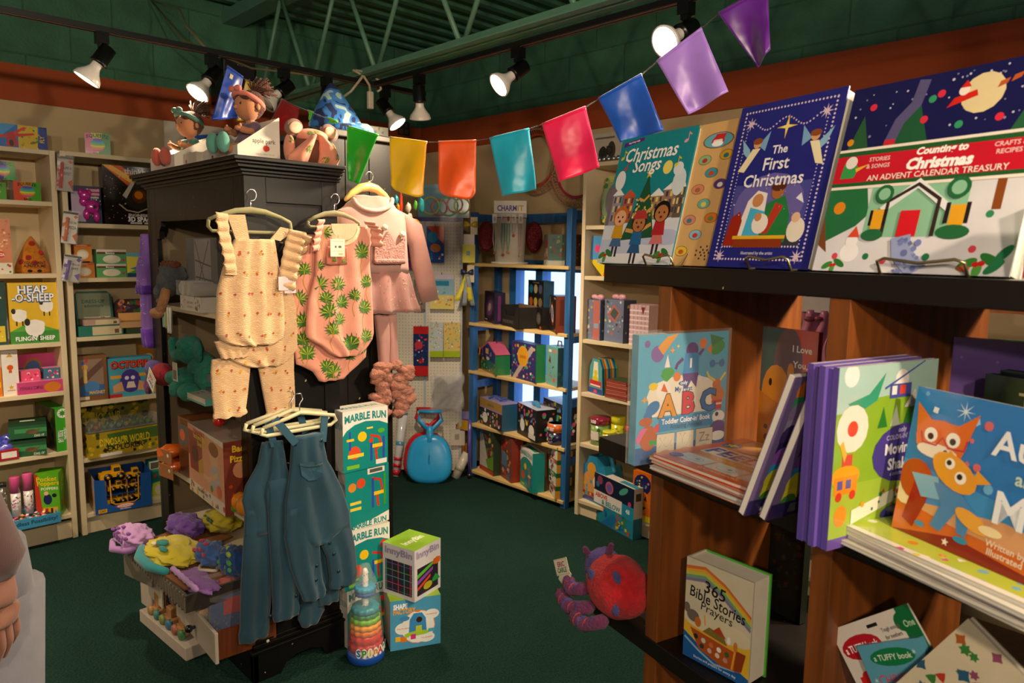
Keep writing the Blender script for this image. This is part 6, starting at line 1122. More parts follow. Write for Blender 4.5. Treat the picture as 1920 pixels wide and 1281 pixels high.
for i in range(40):
    u = i/39; fc += [('c', .07, .05+.9*u, .009, '#d8c8e0'), ('c', .93, .05+.9*u, .009, '#d8c8e0'), ('c', .12, .12+.78*u, .006, '#c8b8d8'), ('c', .88, .12+.78*u, .006, '#c8b8d8')]
    if i < 28: v = i/27; fc += [('c', .07+.86*v, .05, .009, '#d8c8e0'), ('c', .07+.86*v, .955, .009, '#d8c8e0'), ('c', .13+.74*v, .125, .008, '#d8c8e0'), ('c', .14+.72*v, .86+.03*math.cos(v*12.5), .008, '#c8b8d8')]
for x_, y_ in ((.14, .88), (.86, .88), (.12, .07), (.88, .07)): fc += [('*', x_, y_, .06, 8, '#d8c0d8', .3)]
for s, cx_ in ((1, .25), (-1, .8)):
    fc += [('p', [cx_-.06*s, .72, cx_-.16*s, .79, cx_-.12*s, .7, cx_-.02*s, .64], '#8ab8d8'), ('p', [cx_+.02*s, .74, cx_+.12*s, .82, cx_+.1*s, .7], '#7aa8d0'), ('p', [cx_-.03, .72, cx_+.05, .72, cx_+.03-.1*s, .58, cx_-.1*s-.04, .59], '#ece0b8'), ('c', cx_+.01, .75, .04, '#d8a070'), ('e', cx_+.01, .765, .05, .02, '#8a4a28')]
fc += [('*', .52, .83, .1, 4, '#e8c040', .2), ('*', .52, .83, .06, 4, '#f4e088', .3), ('p', [.22, .14, .3, .4, .38, .46, .48, .44, .5, .2], '#ece4e0'), ('p', [.3, .14, .34, .36, .5, .33, .52, .16], '#48b0d8'), ('c', .4, .4, .055, '#c88858'), ('p', [.48, .14, .5, .38, .66, .42, .74, .3, .74, .15], '#2a7a40'), ('c', .58, .445, .06, '#a86838'), ('e', .58, .475, .07, .028, '#5a2a18'), ('p', [.5, .2, .58, .38, .66, .36, .56, .2], '#b83828'), ('e', .47, .26, .08, .06, '#ece4dc'), ('c', .44, .3, .035, '#c88858'), ('p', [.13, .13, .16, .3, .24, .34, .28, .28, .26, .13], '#9a2818'), ('e', .82, .22, .08, .07, '#e8e0d0'), ('c', .8, .29, .04, '#e0b898'), ('r', .24, .12, .72, .175, '#8a3818'), ('r', .22, .17, .74, .19, '#e0b028'), ('p', [.76, .4, .84, .37, .8, .43], '#e8e8f4'), ('n', 4, 20, .15, .3, .9, .58, .006, ['#d8d0e8']),
    T('The', .5, .7, .05, '#f0ecf4', .2), T('First', .5, .615, .075, '#f0ecf4', .45, bold=.015), T('Christmas', .5, .52, .075, '#f0ecf4', .72, bold=.015), T('Illustrated by the artist', .5, .085, .018, '#c8c0e0', .4)]
shelfbook('picture_book', 'large dark blue hardcover of the first Christmas with dotted silver border', (1326, 492), (1513, 505), (1384, 205), .045, 14, .028, '#24247a', fc, Lart=())
dc = [bg('#dcdce4'), ('r', 0, .62, 1, 1, '#1c1a50'), ('n', 3, 50, .0, .72, 1, .98, .008, ['#c8c8e0', '#8888b0']), ('p', [.04, .66, .16, .66, .1, .84], '#2a5a38'), ('p', [.24, .66, .48, .66, .38, .92], '#24583a'), ('p', [.86, .66, 1, .66, 1, .9, .95, .86], '#2a6040'), ('l', [.28, .68, .31, .78, .38, .86, .4, .98], .06, '#5a5480'), ('r', .25, .645, .31, .69, '#c82838'), ('c', .7, .86, .1, '#e0cfa0'), ('p', [.54, .81, .68, .85, .67, .88, .57, .855], '#d02820'), ('c', .61, .885, .025, '#f0e8e0'), ('p', [.59, .9, .615, .935, .64, .9], '#d02820')]
dc += [('p', [.76+.055*i, .87+.018*i, .8+.055*i, .885+.018*i, .81+.055*i, .91+.018*i, .77+.055*i, .9+.018*i], '#b85a28') for i in range(5)]+[('c', x_, y_, .02, c) for x_, y_, c in ((.14, .88, '#d83048'), (.44, .77, '#d83048'), (.8, .73, '#d83048'), (.5, .89, '#d83048'), (.62, .72, '#38986a'), (.46, .87, '#38986a'), (.05, .7, '#d8901c'))]
dc += [('r', 0, .44, 1, .66, '#f0e8dc'), ('r', 0, .455, 1, .645, '#2a5a30'), ('r', 0, .475, 1, .62, '#c81c30'), ('p', [.04, .5, .12, .5, .14, .55, .1, .6, .05, .58], '#3a9a50'), ('c', .09, .585, .035, '#ece4e0'), ('p', [.12, .55, .2, .57, .13, .53], '#e8b838'), T('STORIES', .25, .592, .022, '#f0c8c8', .16), T('& SONGS', .25, .555, .022, '#f0c8c8', .16), T('CRAFTS &', .88, .6, .022, '#f0c8c8', .16), T('RECIPES', .88, .565, .022, '#f0c8c8', .16), T('Counting to', .57, .603, .036, '#fff', .42, bold=.04, sh=.15), T('Christmas', .57, .546, .055, '#fff', .56, bold=.05, sh=.15), T('AN ADVENT CALENDAR TREASURY', .55, .492, .03, '#f8e8e0', .8, bold=.01)]
dc += [('p', [0, .14, 0, .44, .22, .44, .26, .3, .2, .24], '#2a7044'), ('p', [.0, .14, .0, .3, .06, .1], '#7a4828'), ('c', .08, .34, .035, '#e08a20'), ('r', .25, .18, .75, .44, '#8ec4a4'), ('p', [.32, .33, .5, .47, .68, .33, .66, .3, .5, .42, .34, .3], '#e8ecf0'), ('l', [.36, .18, .36, .36, .5, .44, .62, .36, .62, .18], .02, '#3a2c28'), ('r', .44, .18, .54, .31, '#d8202c'), ('r', .27, .24, .29, .32, '#2a2020'), ('r', .35, .24, .37, .32, '#2a2020'), ('r', .29, .22, .35, .32, '#e8a828'), ('r', .66, .24, .68, .34, '#2a2020'), ('r', .75, .24, .77, .34, '#2a2020'), ('r', .68, .23, .75, .33, '#e8a828'), ('c', .33, .4, .05, '#2a6a40'), ('c', .33, .4, .032, '#8ec4a4'), ('c', .7, .41, .055, '#2a6a40'), ('c', .7, .41, .035, '#8ec4a4'), ('e', .31, .19, .06, .03, '#2a6a40'), ('e', .71, .2, .08, .035, '#2a6a40'), ('l', [.47, .18, .49, .1, .56, .03, .6, .0], .1, '#98a4d0'), ('n', 8, 22, .46, .0, .58, .17, .02, ['#6a74b0', '#7a84c0']), ('e', .2, .1, .055, .05, '#f4f4f8'), ('e', .2, .16, .035, .035, '#f4f4f8'), ('p', [.17, .18, .24, .18, .21, .24], '#e05030'), ('r', .86, .3, .9, .44, '#8a4a20')]
dc += [('c', x_, y_, .018, c) for x_, y_, c in ((.3, .08, '#2a7a50'), (.4, .06, '#d84858'), (.62, .08, '#2a7a50'), (.86, .28, '#3a8a60'), (.12, .08, '#d84858'), (.82, .12, '#d84858'))]+HOLLY(.86, .05, .05)+HOLLY(.12, .03, .035)+[('e', .93, .04, .05, .02, '#2a7a50', 40), ('e', .96, .1, .05, .02, '#2a7a50', 50), ('e', .8, .03, .03, .015, '#d86848')]
shelfbook('advent_book', 'wide glossy white and navy advent treasury book with a red title band', (1524, 501), (1893, 514), (1612, 168), .035, 15, .03, '#c8ccd4', dc, Lart=[bg('#cfd4d8')])
shelfbook('picture_book', 'teal book standing behind the advent treasury, only its left edge showing', (1520, 499), (1640, 505), (1590, 176), .1, 13, .02, '#1f6a90', [('n', 3, 8, 0, .5, .3, 1, .05, ['#4aa0c0', '#c8a040'])], kind='book')
shelfbook('picture_book', 'lime green book with a red spine at the right edge of the top shelf', (1918, 512), (2010, 530), (1893, 368), .0, -2, .03, '#a8c828', [('r', 0, 0, .14, 1, '#b81c28'), T('CHRISTMAS', .07, .5, .03, '#fff', .5, rot=90)])
for l, px, w in (('wire book stand under the teal carol book', 1214, .085), ('wire book stand holding the dark blue hardcover', 1418, .09), ('brass wire book stand in front of the advent treasury', 1703, .125)):
    wirestand(l, FX.hit(px, 508, 0)[0], w, .034)
# ---- middle shelf
zm = 1.086
ab = [bg('#4fa8cc'), ('r', 0, 0, 1, .13, '#1a5a9c'), ('e', .5, .52, .4, .15, '#ece4d4'), ('r', .12, .36, .86, .52, '#ece4d4')]
ab += [('c', .2, .85, .07, '#7a5aa8'), ('p', [.2, .9, .3, .98, .42, 1, .26, .84], '#e09a28'), ('c', .09, .93, .03, '#7a5aa8'), ('p', [.24, .68, .36, .74, .36, .66, .3, .62], '#3aa038'), ('e', .32, .7, .07, .035, '#3aa038'), ('p', [.28, .74, .34, .74, .31, .84], '#f0e8e8'), ('e', .17, .6, .05, .03, '#e8c820'), ('*', .36, .87, .03, 4, '#e8a020', .4), ('*', .42, .9, .02, 4, '#e8d820', .4), ('*', .08, .5, .035, 4, '#e8a020', .4), ('c', .58, .86, .07, '#5a2a80'), ('p', [.48, .66, .66, .66, .66, .84, .5, .84], '#1f88c8'), ('p', [.48, .68, .66, .68, .64, .56, .58, .62, .54, .56, .5, .56], '#5a2a80'), ('l', [.48, .8, .42, .76, .4, .72], .03, '#5a2a80'), ('l', [.66, .82, .7, .86, .7, .9], .03, '#5a2a80'), T('1', .57, .76, .07, '#fff', .1, bold=.05), ('c', .7, .91, .045, '#e07820'), ('c', .42, .66, .04, '#e07820'), ('*', .68, .63, .035, 5, '#f0f0f0'), ('e', .87, .87, .09, .055, '#3a9038', 20), ('p', [.8, .88, .78, .98, .95, .94], '#2a7a30'), ('p', [.74, .86, .8, .9, .8, .82], '#e07820'), ('c', .82, .74, .035, '#1f70b8'), ('c', .93, .74, .035, '#1f70b8'), ('l', [.82, .74, .93, .74], .012, '#1f70b8')]
ab += [('e', .17, .43, .08, .05, '#1f78b8', 30), ('e', .12, .36, .05, .04, '#1f78b8', -40), ('l', [.12, .34, .14, .26, .2, .22], .025, '#1f78b8'), ('c', .28, .56, .08, '#f0ece4'), ('p', [.25, .56, .28, .62, .33, .54], '#d86020'), ('e', .9, .48, .08, .07, '#c87028'), ('e', .88, .57, .05, .045, '#c87028'), ('l', [.86, .6, .78, .64, .76, .68], .02, '#e8c838'), ('l', [.92, .6, .98, .66], .02, '#e8c838'), ('r', .83, .36, .95, .44, '#c82848'), ('r', .83, .4, .95, .415, '#f0d890'), ('e', .92, .3, .075, .05, '#ece8e4'), ('c', .9, .32, .02, '#3a2050'), ('e', .92, .2, .1, .07, '#5a3a88'), ('e', .92, .14, .09, .04, '#ece8e4'), ('e', .1, .33, .07, .035, '#b85a20'), ('e', .13, .2, .09, .1, '#b85a20'), ('p', [.02, .15, .12, .28, .05, .28, .0, .2], '#d868a0'), ('c', .23, .27, .035, '#d83848'), ('p', [.15, .14, .22, .14, .24, .18, .14, .18], '#2a9a38'),
       ('e', .5, .605, .06, .02, '#1a5a9c'), T('ooly', .5, .605, .03, '#fff', .1), T('My First', .5, .555, .04, '#1a6aa8', .24, bold=.02), T('A', .33, .44, .17, '#3a2820', .3, bold=.07), T('A', .33, .44, .17, '#e0981c', .3, bold=.04), T('B', .56, .445, .17, '#3a1820', .3, bold=.07), T('B', .56, .445, .17, '#c81c38', .3, bold=.04), T('C', .78, .45, .17, '#182840', .3, bold=.07), T('C', .78, .45, .17, '#1a6ab8', .3, bold=.04), ('r', .24, .24, .84, .35, '#1f88c4'), T("Toddler Color-in' Book", .54, .315, .042, '#fff', .55, bold=.02), T('Amazing Animals', .54, .265, .035, '#14486a', .38)]
for i, s in enumerate(('Xx', 'Yy', 'Zz')): ab += [('r', .22+.22*i, .02, .42+.22*i, .22, '#3a3a40'), ('r', .223+.22*i, .02, .417+.22*i, .217, '#d8d0bc'), T(s, .32+.22*i, .15, .08, '#8a8478', .17, bold=.0), ('e', .32+.22*i, .06, .06, .03, '#b8b0a0')]
for i, s in enumerate(('Xx', 'Yy')): ab.append(T(s, .32+.22*i, .15, .07, '#d8d0bc', .16))
book('coloring_book', 'light blue alphabet colouring book with big orange, red and blue letters', FX.w(.222, -.077+.12, zm), FX.rz+90, .24, .258, .02, '#4fa8cc', ab, spine='#4fa8cc', kind='book', hard=.0012)
m = M('#fff', 'clear'); m.box(-.124, .124, -.004, .024, 0, .264); solo('book_sleeve', m, 'clear plastic sleeve around the light blue alphabet colouring book', 'plastic sleeve', FX.w(.222, -.077+.12, zm), FX.rz+90)
for i, c in enumerate(('#c83018', '#1f7a78', '#5a3420', '#7a8a28')):
    zz = zm+(3-i)*.071+.002; solo('board_book_set', cartonmesh(.05, .12, .07, c, [('r', .1, .1, .9, .9, c)]), '%s coloured block book in the pile left of the alphabet book' % ('red, topmost', 'teal, second from top', 'brown, third from top', 'olive, lowest')[i], 'book', FX.w(.14, .1+.008*(i % 2), zz), FX.rz+2*(i % 2), 'pile of block books')
def flatbooks(name, x, y, w, d, n, z0, th, cols, top, label, rz=0, grp=None):
    for i in range(n):
        last = i == n-1; c = cols[i % len(cols)]; mm = M(c, 'gloss'); mm.box(-w/2, w/2, -d/2, d/2, 0, .0008); mm.box(-w/2, w/2, -d/2, d/2, th-.0008, th)
        if last: mm.art((-w/2, -d/2, th), (1, 0, 0), (0, 1, 0), w, d, top)
        t = thing(name, label(i, n), 'book', FX.w(x+.004*math.sin(i*2), y+.004*math.cos(i*3), z0+i*(th+.0006)), FX.rz+rz+2*math.sin(i*1.7), grp); part('cover', mm, t); mm = M('#d8d4cc', 'card'); mm.box(-w/2+.001, w/2-.001, -d/2+.001, d/2-.001, .0008, th-.0008); part('pages', mm, t)
ft = [bg('#e0a860'), ('r', 0, 0, 1, .12, '#e0642a'), ('r', 0, 0, .12, 1, '#e0642a'), ('r', .12, .3, .95, .36, '#e08a28'), T("TODDLER COLOR-IN' BOOK", .55, .33, .035, '#f8e0b0', .7), ('r', .1, .38, 1, .6, '#f0e8d4')]
for i, (ch, c) in enumerate(zip('FEELINGS', ('#2a48a0', '#2a48a0', '#4858a8', '#b83a48', '#c84a38', '#d87a38', '#2f8a38', '#2a8a48'))): ft.append(T(ch, .16+.11*i, .49, .15, c, .1, bold=.05))
for i in range(3): ft += [('r', .1+.29*i, .1, .37+.29*i, .27, '#e4e8e0'), ('e', .235+.29*i, .18, .08, .05, '#9aa8b0'), ('e', .235+.29*i, .18, .074, .045, '#e4e8e0'), ('e', .26+.29*i, .19, .02, .015, '#8a98a8')]
ft += [('e', .5, .8, .17, .1, '#5a3418'), ('e', .5, .76, .12, .08, '#a86838'), ('c', .12, .72, .08, '#1f78a8'), ('*', .12, .72, .06, 5, '#e8d030'), ('e', .3, .68, .1, .05, '#e8a890'), ('p', [.7, .62, .95, .68, .93, .74, .72, .7], '#3a9030'), ('e', .7, .64, .08, .03, '#d85828'), ('c', .82, .86, .05, '#5a6a90'), ('e', .1, .14, .06, .05, '#7a5aa8'), T('COLORING BOOKS', .55, .06, .03, '#f8d8b0', .8)]
flatbooks('coloring_book', .395, .055, .27, .25, 5, zm, .0065, ('#e0642a', '#a8a4a0', '#e0642a', '#d85a24'), ft, lambda i, n: 'orange feelings colouring book on top of the flat stack' if i == n-1 else 'orange colouring book in the flat stack, %s' % ('lowest', 'second from the bottom', 'middle one', 'second from the top')[i], 0, 'flat stack of feelings colouring books')
cact = [bg('#6a5a88')]
for j, c in enumerate(('#c87830', '#7a6a90', '#3a2a60', '#7a4aa0', '#b8b428', '#3a7a38')): cact += [('c', .16, .9-.16*j, .09, c), ('r', .08, .78-.16*j, .25, .86-.16*j, ('#2f8a58', '#8a80a0', '#2a2050', '#2a88b8', '#c8c030', '#b84a30')[j])]
cact += [('r', 0, 0, 1, .12, '#2c2458'), ('r', .2, .03, .7, .1, '#5a5a60')]
for i, (x_, y_) in enumerate(((.522, -.1), (.55, -.088))):
    book('activity_book', 'purple backed activity book leaning with white page edge, %s of the leaning pair' % ('left', 'right')[i], FX.w(x_, y_+.115, zm+.002+.001*i), FX.rz+90+2*i, .23, .25, .012, '#6a5a88', cact, tilt=19, kind='book', spine='#e8e4dc', pages='#e8e4dc', hard=.0012, group='leaning purple activity books')
mv = [bg('#a8c8c0'), ('r', 0, .35, 1, .75, '#8ab030'), ('r', 0, .0, 1, .35, '#9cb83c'), ('e', .5, .74, .4, .08, '#8ab030'), ('p', [0, .0, .8, .12, 1, .3, 1, .14, .9, .0], '#d8dcd0'), ('r', 0, 0, 1, .06, '#6a50a0')]
mv += [('c', .12, .95, .07, '#ece8e4'), ('c', .62, .9, .07, '#ece8e4'), ('p', [.1, .8, .3, .84, .45, .95, .38, .8, .2, .74], '#3a9a78'), ('l', [.45, .86, .85, 1], .015, '#4a50a0'), ('r', .5, .8, .72, .88, '#4a50a0'), ('r', .52, .82, .57, .87, '#ece8e4'), ('r', .6, .82, .66, .87, '#d84838'), ('p', [.66, .74, .76, .84, .86, .74], '#ece8e4')]+[('p', [.4+.13*i, .64, .5+.13*i, .64, .45+.13*i, .76], '#2f7a30' if i % 2 == 0 else '#d0dcc8') for i in range(4)]
mv += [('c', .16, .66, .15, '#ece0d0'), ('c', .16, .66, .05, '#d84828'), ('r', .08, .44, .18, .52, '#c85040'), ('p', [.05, .58, .08, .6, .12, .52, .1, .48], '#e8b040'), ('e', .68, .48, .31, .17, '#4a3e90'), T('ooly', .66, .61, .03, '#c8c0e8', .1), T("COLOR-IN' BOOK", .68, .575, .028, '#b8b0e0', .4), T("Movin' &", .67, .51, .062, '#f0ecf8', .46, bold=.03), T("Shakin'", .67, .42, .065, '#f0ecf8', .46, bold=.03), T('a coloring book', .67, .36, .022, '#b8b0e0', .3), ('e', .12, .4, .14, .06, '#e0a020'), ('r', .02, .3, .24, .4, '#e08a20'), ('r', .05, .33, .1, .38, '#5a5a98'), ('r', .13, .33, .18, .38, '#5a5a98'), ('c', .07, .29, .03, '#c83828'), ('c', .2, .29, .03, '#c83828'), ('p', [.2, .2, .95, .33, .95, .26, .2, .12], '#e8e4d0'), ('n', 4, 14, .25, .17, .9, .28, .02, ['#2f7a50', '#e0a020', '#c83828']), ('c', .85, .34, .09, '#6aa028'), ('e', .65, .13, .16, .05, '#3f3e8c'), ('c', .55, .09, .045, '#2c2a60'), ('c', .75, .11, .045, '#2c2a60'), ('e', .1, .18, .06, .06, '#e08a28'), ('c', .82, .18, .07, '#3a8a30')]
for i in range(5):
    last = i == 4
    book('coloring_book', 'purple spined vehicle colouring book with green cover, front one of the upright row' if last else 'purple spined colouring book in the upright row, %s from the left' % ('first', 'second', 'third', 'fourth')[i], FX.w(.633+.0105*i, -.1+.115+.004*math.sin(i*2.3), zm+.001), FX.rz+90+.8*math.sin(i), .23, .262-.003*(i % 2), .0098, '#6a54a8', mv if last else [], spine='#5c4aa6', kind='book', hard=.001, group='upright row of purple spined books')
# picture book with two foxes, on a flat pile
au = [bg('#2a7ac4'), ('p', [0, .5, 1, .3, 1, .12, 0, .22], '#3a90d0'), ('p', [0, .0, 0, .26, .3, .2, 1, .06, 1, 0], '#d06a28'), ('p', [0, .0, .3, .1, .9, .0], '#8a2818'), ('p', [.0, .22, .5, .3, 1, .22, 1, .12, .3, .16], '#d8a070'), ('c', .04, .28, .09, '#ecd8b0'), ('n', 5, 26, .0, .35, 1, .98, .035, ['#6ab0e0', '#a8c8e8', '#d86a70', '#e8e8f0', '#3a90d0']), ('*', .25, .9, .07, 8, '#d8ecf8', .15)]
au += [('e', .17, .38, .1, .14, '#b84818', 20), ('p', [.13, .1, .17, .4, .27, .38, .25, .24, .2, .06], '#9a1c18'), ('p', [.14, .42, .3, .44, .33, .3, .22, .28], '#7ab8d8'), ('p', [.1, .9, .13, .62, .27, .54, .4, .6, .46, .9, .36, .8, .2, .8], '#dd6a1c'), ('e', .27, .68, .15, .13, '#dd6a1c'), ('e', .26, .6, .12, .05, '#ece0d0'), ('c', .21, .7, .055, '#f4f0e8'), ('c', .21, .69, .025, '#201410'), ('c', .34, .7, .055, '#f4f0e8'), ('c', .34, .69, .025, '#201410'), ('l', [.15, .71, .17, .64, .25, .64, .28, .7, .32, .64, .41, .65, .42, .72], .012, '#c02848'), ('c', .31, .61, .018, '#1c1414')]
au += [('p', [.28, .4, .4, .42, .52, .3, .5, .12, .45, .14, .43, .26, .36, .1, .3, .12, .34, .28], '#4a88c0'), ('e', .38, .5, .14, .1, '#e8a02c', -25), ('p', [.48, .46, .58, .5, .5, .56], '#e8a02c'), ('p', [.3, .54, .34, .64, .4, .56], '#e8a02c'), ('c', .35, .55, .04, '#f4f0e8'), ('c', .345, .555, .02, '#201410'), ('c', .42, .48, .045, '#f4f0e8'), ('c', .415, .485, .022, '#201410'), ('e', .52, .24, .1, .05, '#e8a840', -20), ('e', .62, .22, .06, .03, '#f4e0b0'), ('e', .48, .1, .04, .02, '#2a90c0'), ('e', .24, .1, .03, .02, '#2a90c0'),
       T('Aunties', .76, .74, .15, '#f0f4fa', .48, bold=.02), T('and', .72, .57, .08, '#c8e0d0', .2), T('Me', .7, .38, .19, '#f0f4fa', .4, bold=.02), T('Written by a storyteller', .75, .1, .04, '#f0d8c0', .36, rot=-2), T('Illustrated by a painter', .75, .05, .04, '#f0d8c0', .36, rot=-2), ('*', .4, .05, .03, 5, '#f4e8d8')]
def sqz(ops, f, x0, x1):
    o = []
    for q in ops:
        q = list(q)
        if q[0] in 'pl': q[1] = [(v-x0)*f+x1 if i % 2 == 0 else v for i, v in enumerate(q[1])]
        elif q[0] in 'ec*': q[1] = (q[1]-x0)*f+x1; q[3] = q[3]*(f if q[0] == 'e' else .9)
        o.append(tuple(q))
    return o
au = au[:8]+sqz([q for q in au[8:] if q[0] != 't'], .83, .1, .02)+[T('Aunties', .62, .76, .16, '#f0f4fa', .54, bold=.02), T('and', .56, .58, .08, '#c8e0d0', .2), T('Me', .56, .38, .2, '#f0f4fa', .3, bold=.02), T('Written by a storyteller', .62, .14, .04, '#f0d8c0', .36, rot=-2), T('Illustrated by a painter', .62, .09, .04, '#f0d8c0', .36, rot=-2)]
A_ = FX.w(.70, -.004, 1.118); B_ = FX.w(1.02, -.062, 1.118); d = B_-A_
book('picture_book', 'blue and orange picture book with two foxes hugging, leaning back on the flat pile', (A_+B_)/2, math.degrees(math.atan2(d.y, d.x)), .31, .205, .012, '#2a7ac4', au, tilt=-8, hard=.003, back='#e8e0d0')
ut = [bg('#b8c848'), ('n', 6, 60, .0, .0, 1, .8, .04, ['#d84888', '#e08a28', '#f0ece0', '#5a50a8', '#7ab8d0', '#3a9a50', '#e8d040']), ('r', 0, 0, 1, .06, '#e8e4dc')]
flatbooks('coloring_book', .84, .012, .33, .19, 5, zm, .0058, ('#d8d4c8', '#c8c4b8', '#b8a8b8'), ut, lambda i, n: 'bright patterned book at the top of the pile under the fox book' if i == n-1 else 'thin colouring book in the pile under the fox book, %s' % ('lowest', 'second from bottom', 'middle', 'fourth')[i], -8, 'flat pile under the fox book')
mo = [bg('#d8583c'), ('p', [0, .35, 0, 1, .55, 1, .3, .55], '#55605a'), ('e', .5, .72, .26, .3, '#7a5a58'), ('e', .3, .5, .26, .22, '#d88a20'), ('e', .56, .68, .06, .07, '#d88a20'), ('p', [0, .0, 0, .5, .5, .4, .6, .1, .5, 0], '#c87818'), ('n', 3, 10, .05, .14, .5, .3, .06, ['#6a3c14', '#8a4c18']), ('e', .2, .58, .03, .03, '#1c1410'), T('I Love', .74, .86, .05, '#f8f0e0', .34), T('You,', .72, .74, .05, '#f8f0e0', .3), T('Mommy', .74, .62, .05, '#f8f0e0', .4)]
x0b, zt_ = FX.hit(1435, 612, .22); x1b, _ = FX.hit(1533, 606, .22)
book('picture_book', 'orange-red picture book about loving mommy with a big golden bear', FX.w((x0b+x1b)/2, .22, zm), FX.rz, x1b-x0b+.01, zt_-zm, .012, '#c02020', mo, spine='#c02020', Lart=[bg('#b01c1c')])
xa, za = FX.hit(1835, 700, .2); xb, zb_ = FX.hit(1886, 640, .3)
book('picture_book', 'purple picture book standing open behind the fox book, white lettering', FX.w(.70, .29, zm), FX.rz+24, .16, .285, .014, '#6a5098', [bg('#6e549c'), ('n', 5, 14, .05, .3, .6, .9, .03, ['#8a70b0']), ('r', 0, 0, .3, .25, '#c87820'), T('I Love', .7, .7, .06, '#f0e8f8', .4, rot=80), T('us', .7, .45, .06, '#f0e8f8', .3, rot=80)], Lart=[bg('#1c1c3a')], spine='#1c1c3a')
for i in range(2):
    book('picture_book', ('black book with gold script title behind the fox book', 'black book directly behind the gold script one')[i], FX.w(.835+.01*i, .2+.022*i, zm), FX.rz, .25, .24+.006*i, .02, '#101413', [bg('#141a18'), T('The', .3, .86, .1, '#a89878', .3, bold=.02), T('Night', .55, .6, .1, '#a89878', .6)] if i == 0 else [], spine='#203038')
# ---- lower shelf
zl = .694
bb = [bg('#c8c0a8'), ('r', 0, .0, 1, .42, '#d8b030'), ('e', .5, .42, .6, .1, '#cfc6a8')]
for i, c in enumerate(('#c86a30', '#d8a030', '#b8b848', '#6a9a78', '#7a7098')): bb.append(('l', [0, .9-.03*i, .3, .95-.03*i, .6, .86-.03*i, 1, .66-.03*i], .045, c))
bb += [('p', [0, 0, 1, 0, 1, .08, .75, .14, .5, .1, .3, .16, .12, .22, 0, .26], '#1f5aa0'), ('l', [.02, .2, .25, .12, .5, .06, .8, .1], .03, '#8ab0d0'), ('p', [.1, .32, .78, .28, .86, .1, .6, .08, .25, .14], '#a85020'), ('p', [.78, .3, .95, .3, .9, .12, .8, .1], '#8a3c18'), ('l', [.1, .33, .78, .29], .03, '#e0a030'), ('l', [.8, .31, .76, .1], .03, '#e09828'), ('p', [.3, .33, .4, .4, .62, .38, .68, .3], '#7a6a30'), ('p', [.45, .38, .55, .45, .66, .36], '#a84020')]
bb += [('c', .2+.12*i, .25-.008*i, .035, c) for i, c in enumerate(('#2a2a28', '#c8c4b8', '#c87030', '#e8e4dc', '#3a5a30'))]+[('c', .3+.12*i, .18-.008*i, .035, c) for i, c in enumerate(('#3a3a38', '#c8a8a8', '#d8c8b0', '#b88a78'))]+[('e', .14, .44, .1, .06, '#6a625a'), ('e', .04, .5, .05, .05, '#6a625a'), ('e', .22, .4, .05, .05, '#b86a20'), ('e', .8, .33, .03, .05, '#c87830'), ('e', .7, .36, .025, .04, '#e8e0e0'), ('l', [.34, .4, .32, .5], .02, '#d8a038'), T('365', .46, .77, .12, '#1c1a18', .4, bold=.01, rot=-6), T('Bible Stories', .5, .655, .11, '#1c1a18', .84, bold=.01, rot=-6), T('Prayers', .5, .55, .085, '#1c1a18', .5, bold=.0, rot=-6), T('Stories and prayers for every day', .5, .04, .025, '#c8d8e8', .8)]
A_ = onz(1280, 1226, zl); B_ = onz(1402, 1292, zl); d = B_-A_; w_ = d.length; q = onplane(1287, 1042, A_, d.cross(V((0, 0, 1)))); yw = math.degrees(math.atan2(d.y, d.x))
book('bible_story_book', 'thick padded book of bible stories with rainbow and animal ark, standing on the lower shelf', (A_+B_)/2, yw, w_, q.z-zl, .062, '#c8c0a8', bb, hard=.004, pages='#e0d8c8', back='#4aa038')
dk = [bg('#1c2018'), ('n', 8, 30, .1, .3, .95, .9, .07, ['#2c3a34', '#3a3a14', '#4a2410', '#24342c'])]
carton('picture_book', 'dark patterned book deep behind the bible story book', FX, 1440, 1506, 985, zl, .02, '#1c2018', dk, inset=.33, cat='book')
def card(label, tl, tr, h, ins, F, base='#ddd6cc', th=.004):
    xa, za = FX.hit(*tl, ins); xb, zb = FX.hit(*tr, ins); w = math.hypot(xb-xa, zb-za); an = math.degrees(math.atan2(zb-za, xb-xa))
    m = M(base, 'print'); m.box(0, w, 0, th, -h, 0); m.art((0, 0, -h), (1, 0, 0), (0, 0, 1), w, h, F); t = thing('soft_book', label, 'book', FX.w(xa, ins, za), FX.rz, None); t.rotation_euler = (0, R_(-an), R_(FX.rz)); part('card', m, t); return t, w
t, w = card('white hanging card of a chewable book with a red oval, tilted on the lower shelf', (1556, 1182), (1700, 1132), .2, .03, [('r', .84, .0, 1, 1, '#0f6a38'), ('c', .86, .9, .09, '#0f6a38'), T('One', .92, .88, .05, '#b8d8b8', .12), ('r', .45, .925, .58, .95, '#1c1814'), T('Tough enough', .7, .88, .03, '#6a6260', .22), T('for teethers', .7, .83, .03, '#6a6260', .2), T('and toddlers!', .7, .78, .03, '#6a6260', .2), ('e', .28, .82, .25, .09, '#b81428'), T('a TUFFY book', .28, .82, .055, '#fff', .42, bold=.02), ('r', .08, .0, .28, .62, '#d01c20'), ('c', .18, .6, .07, '#d01c20'), ('c', .18, .45, .08, '#b81418')])
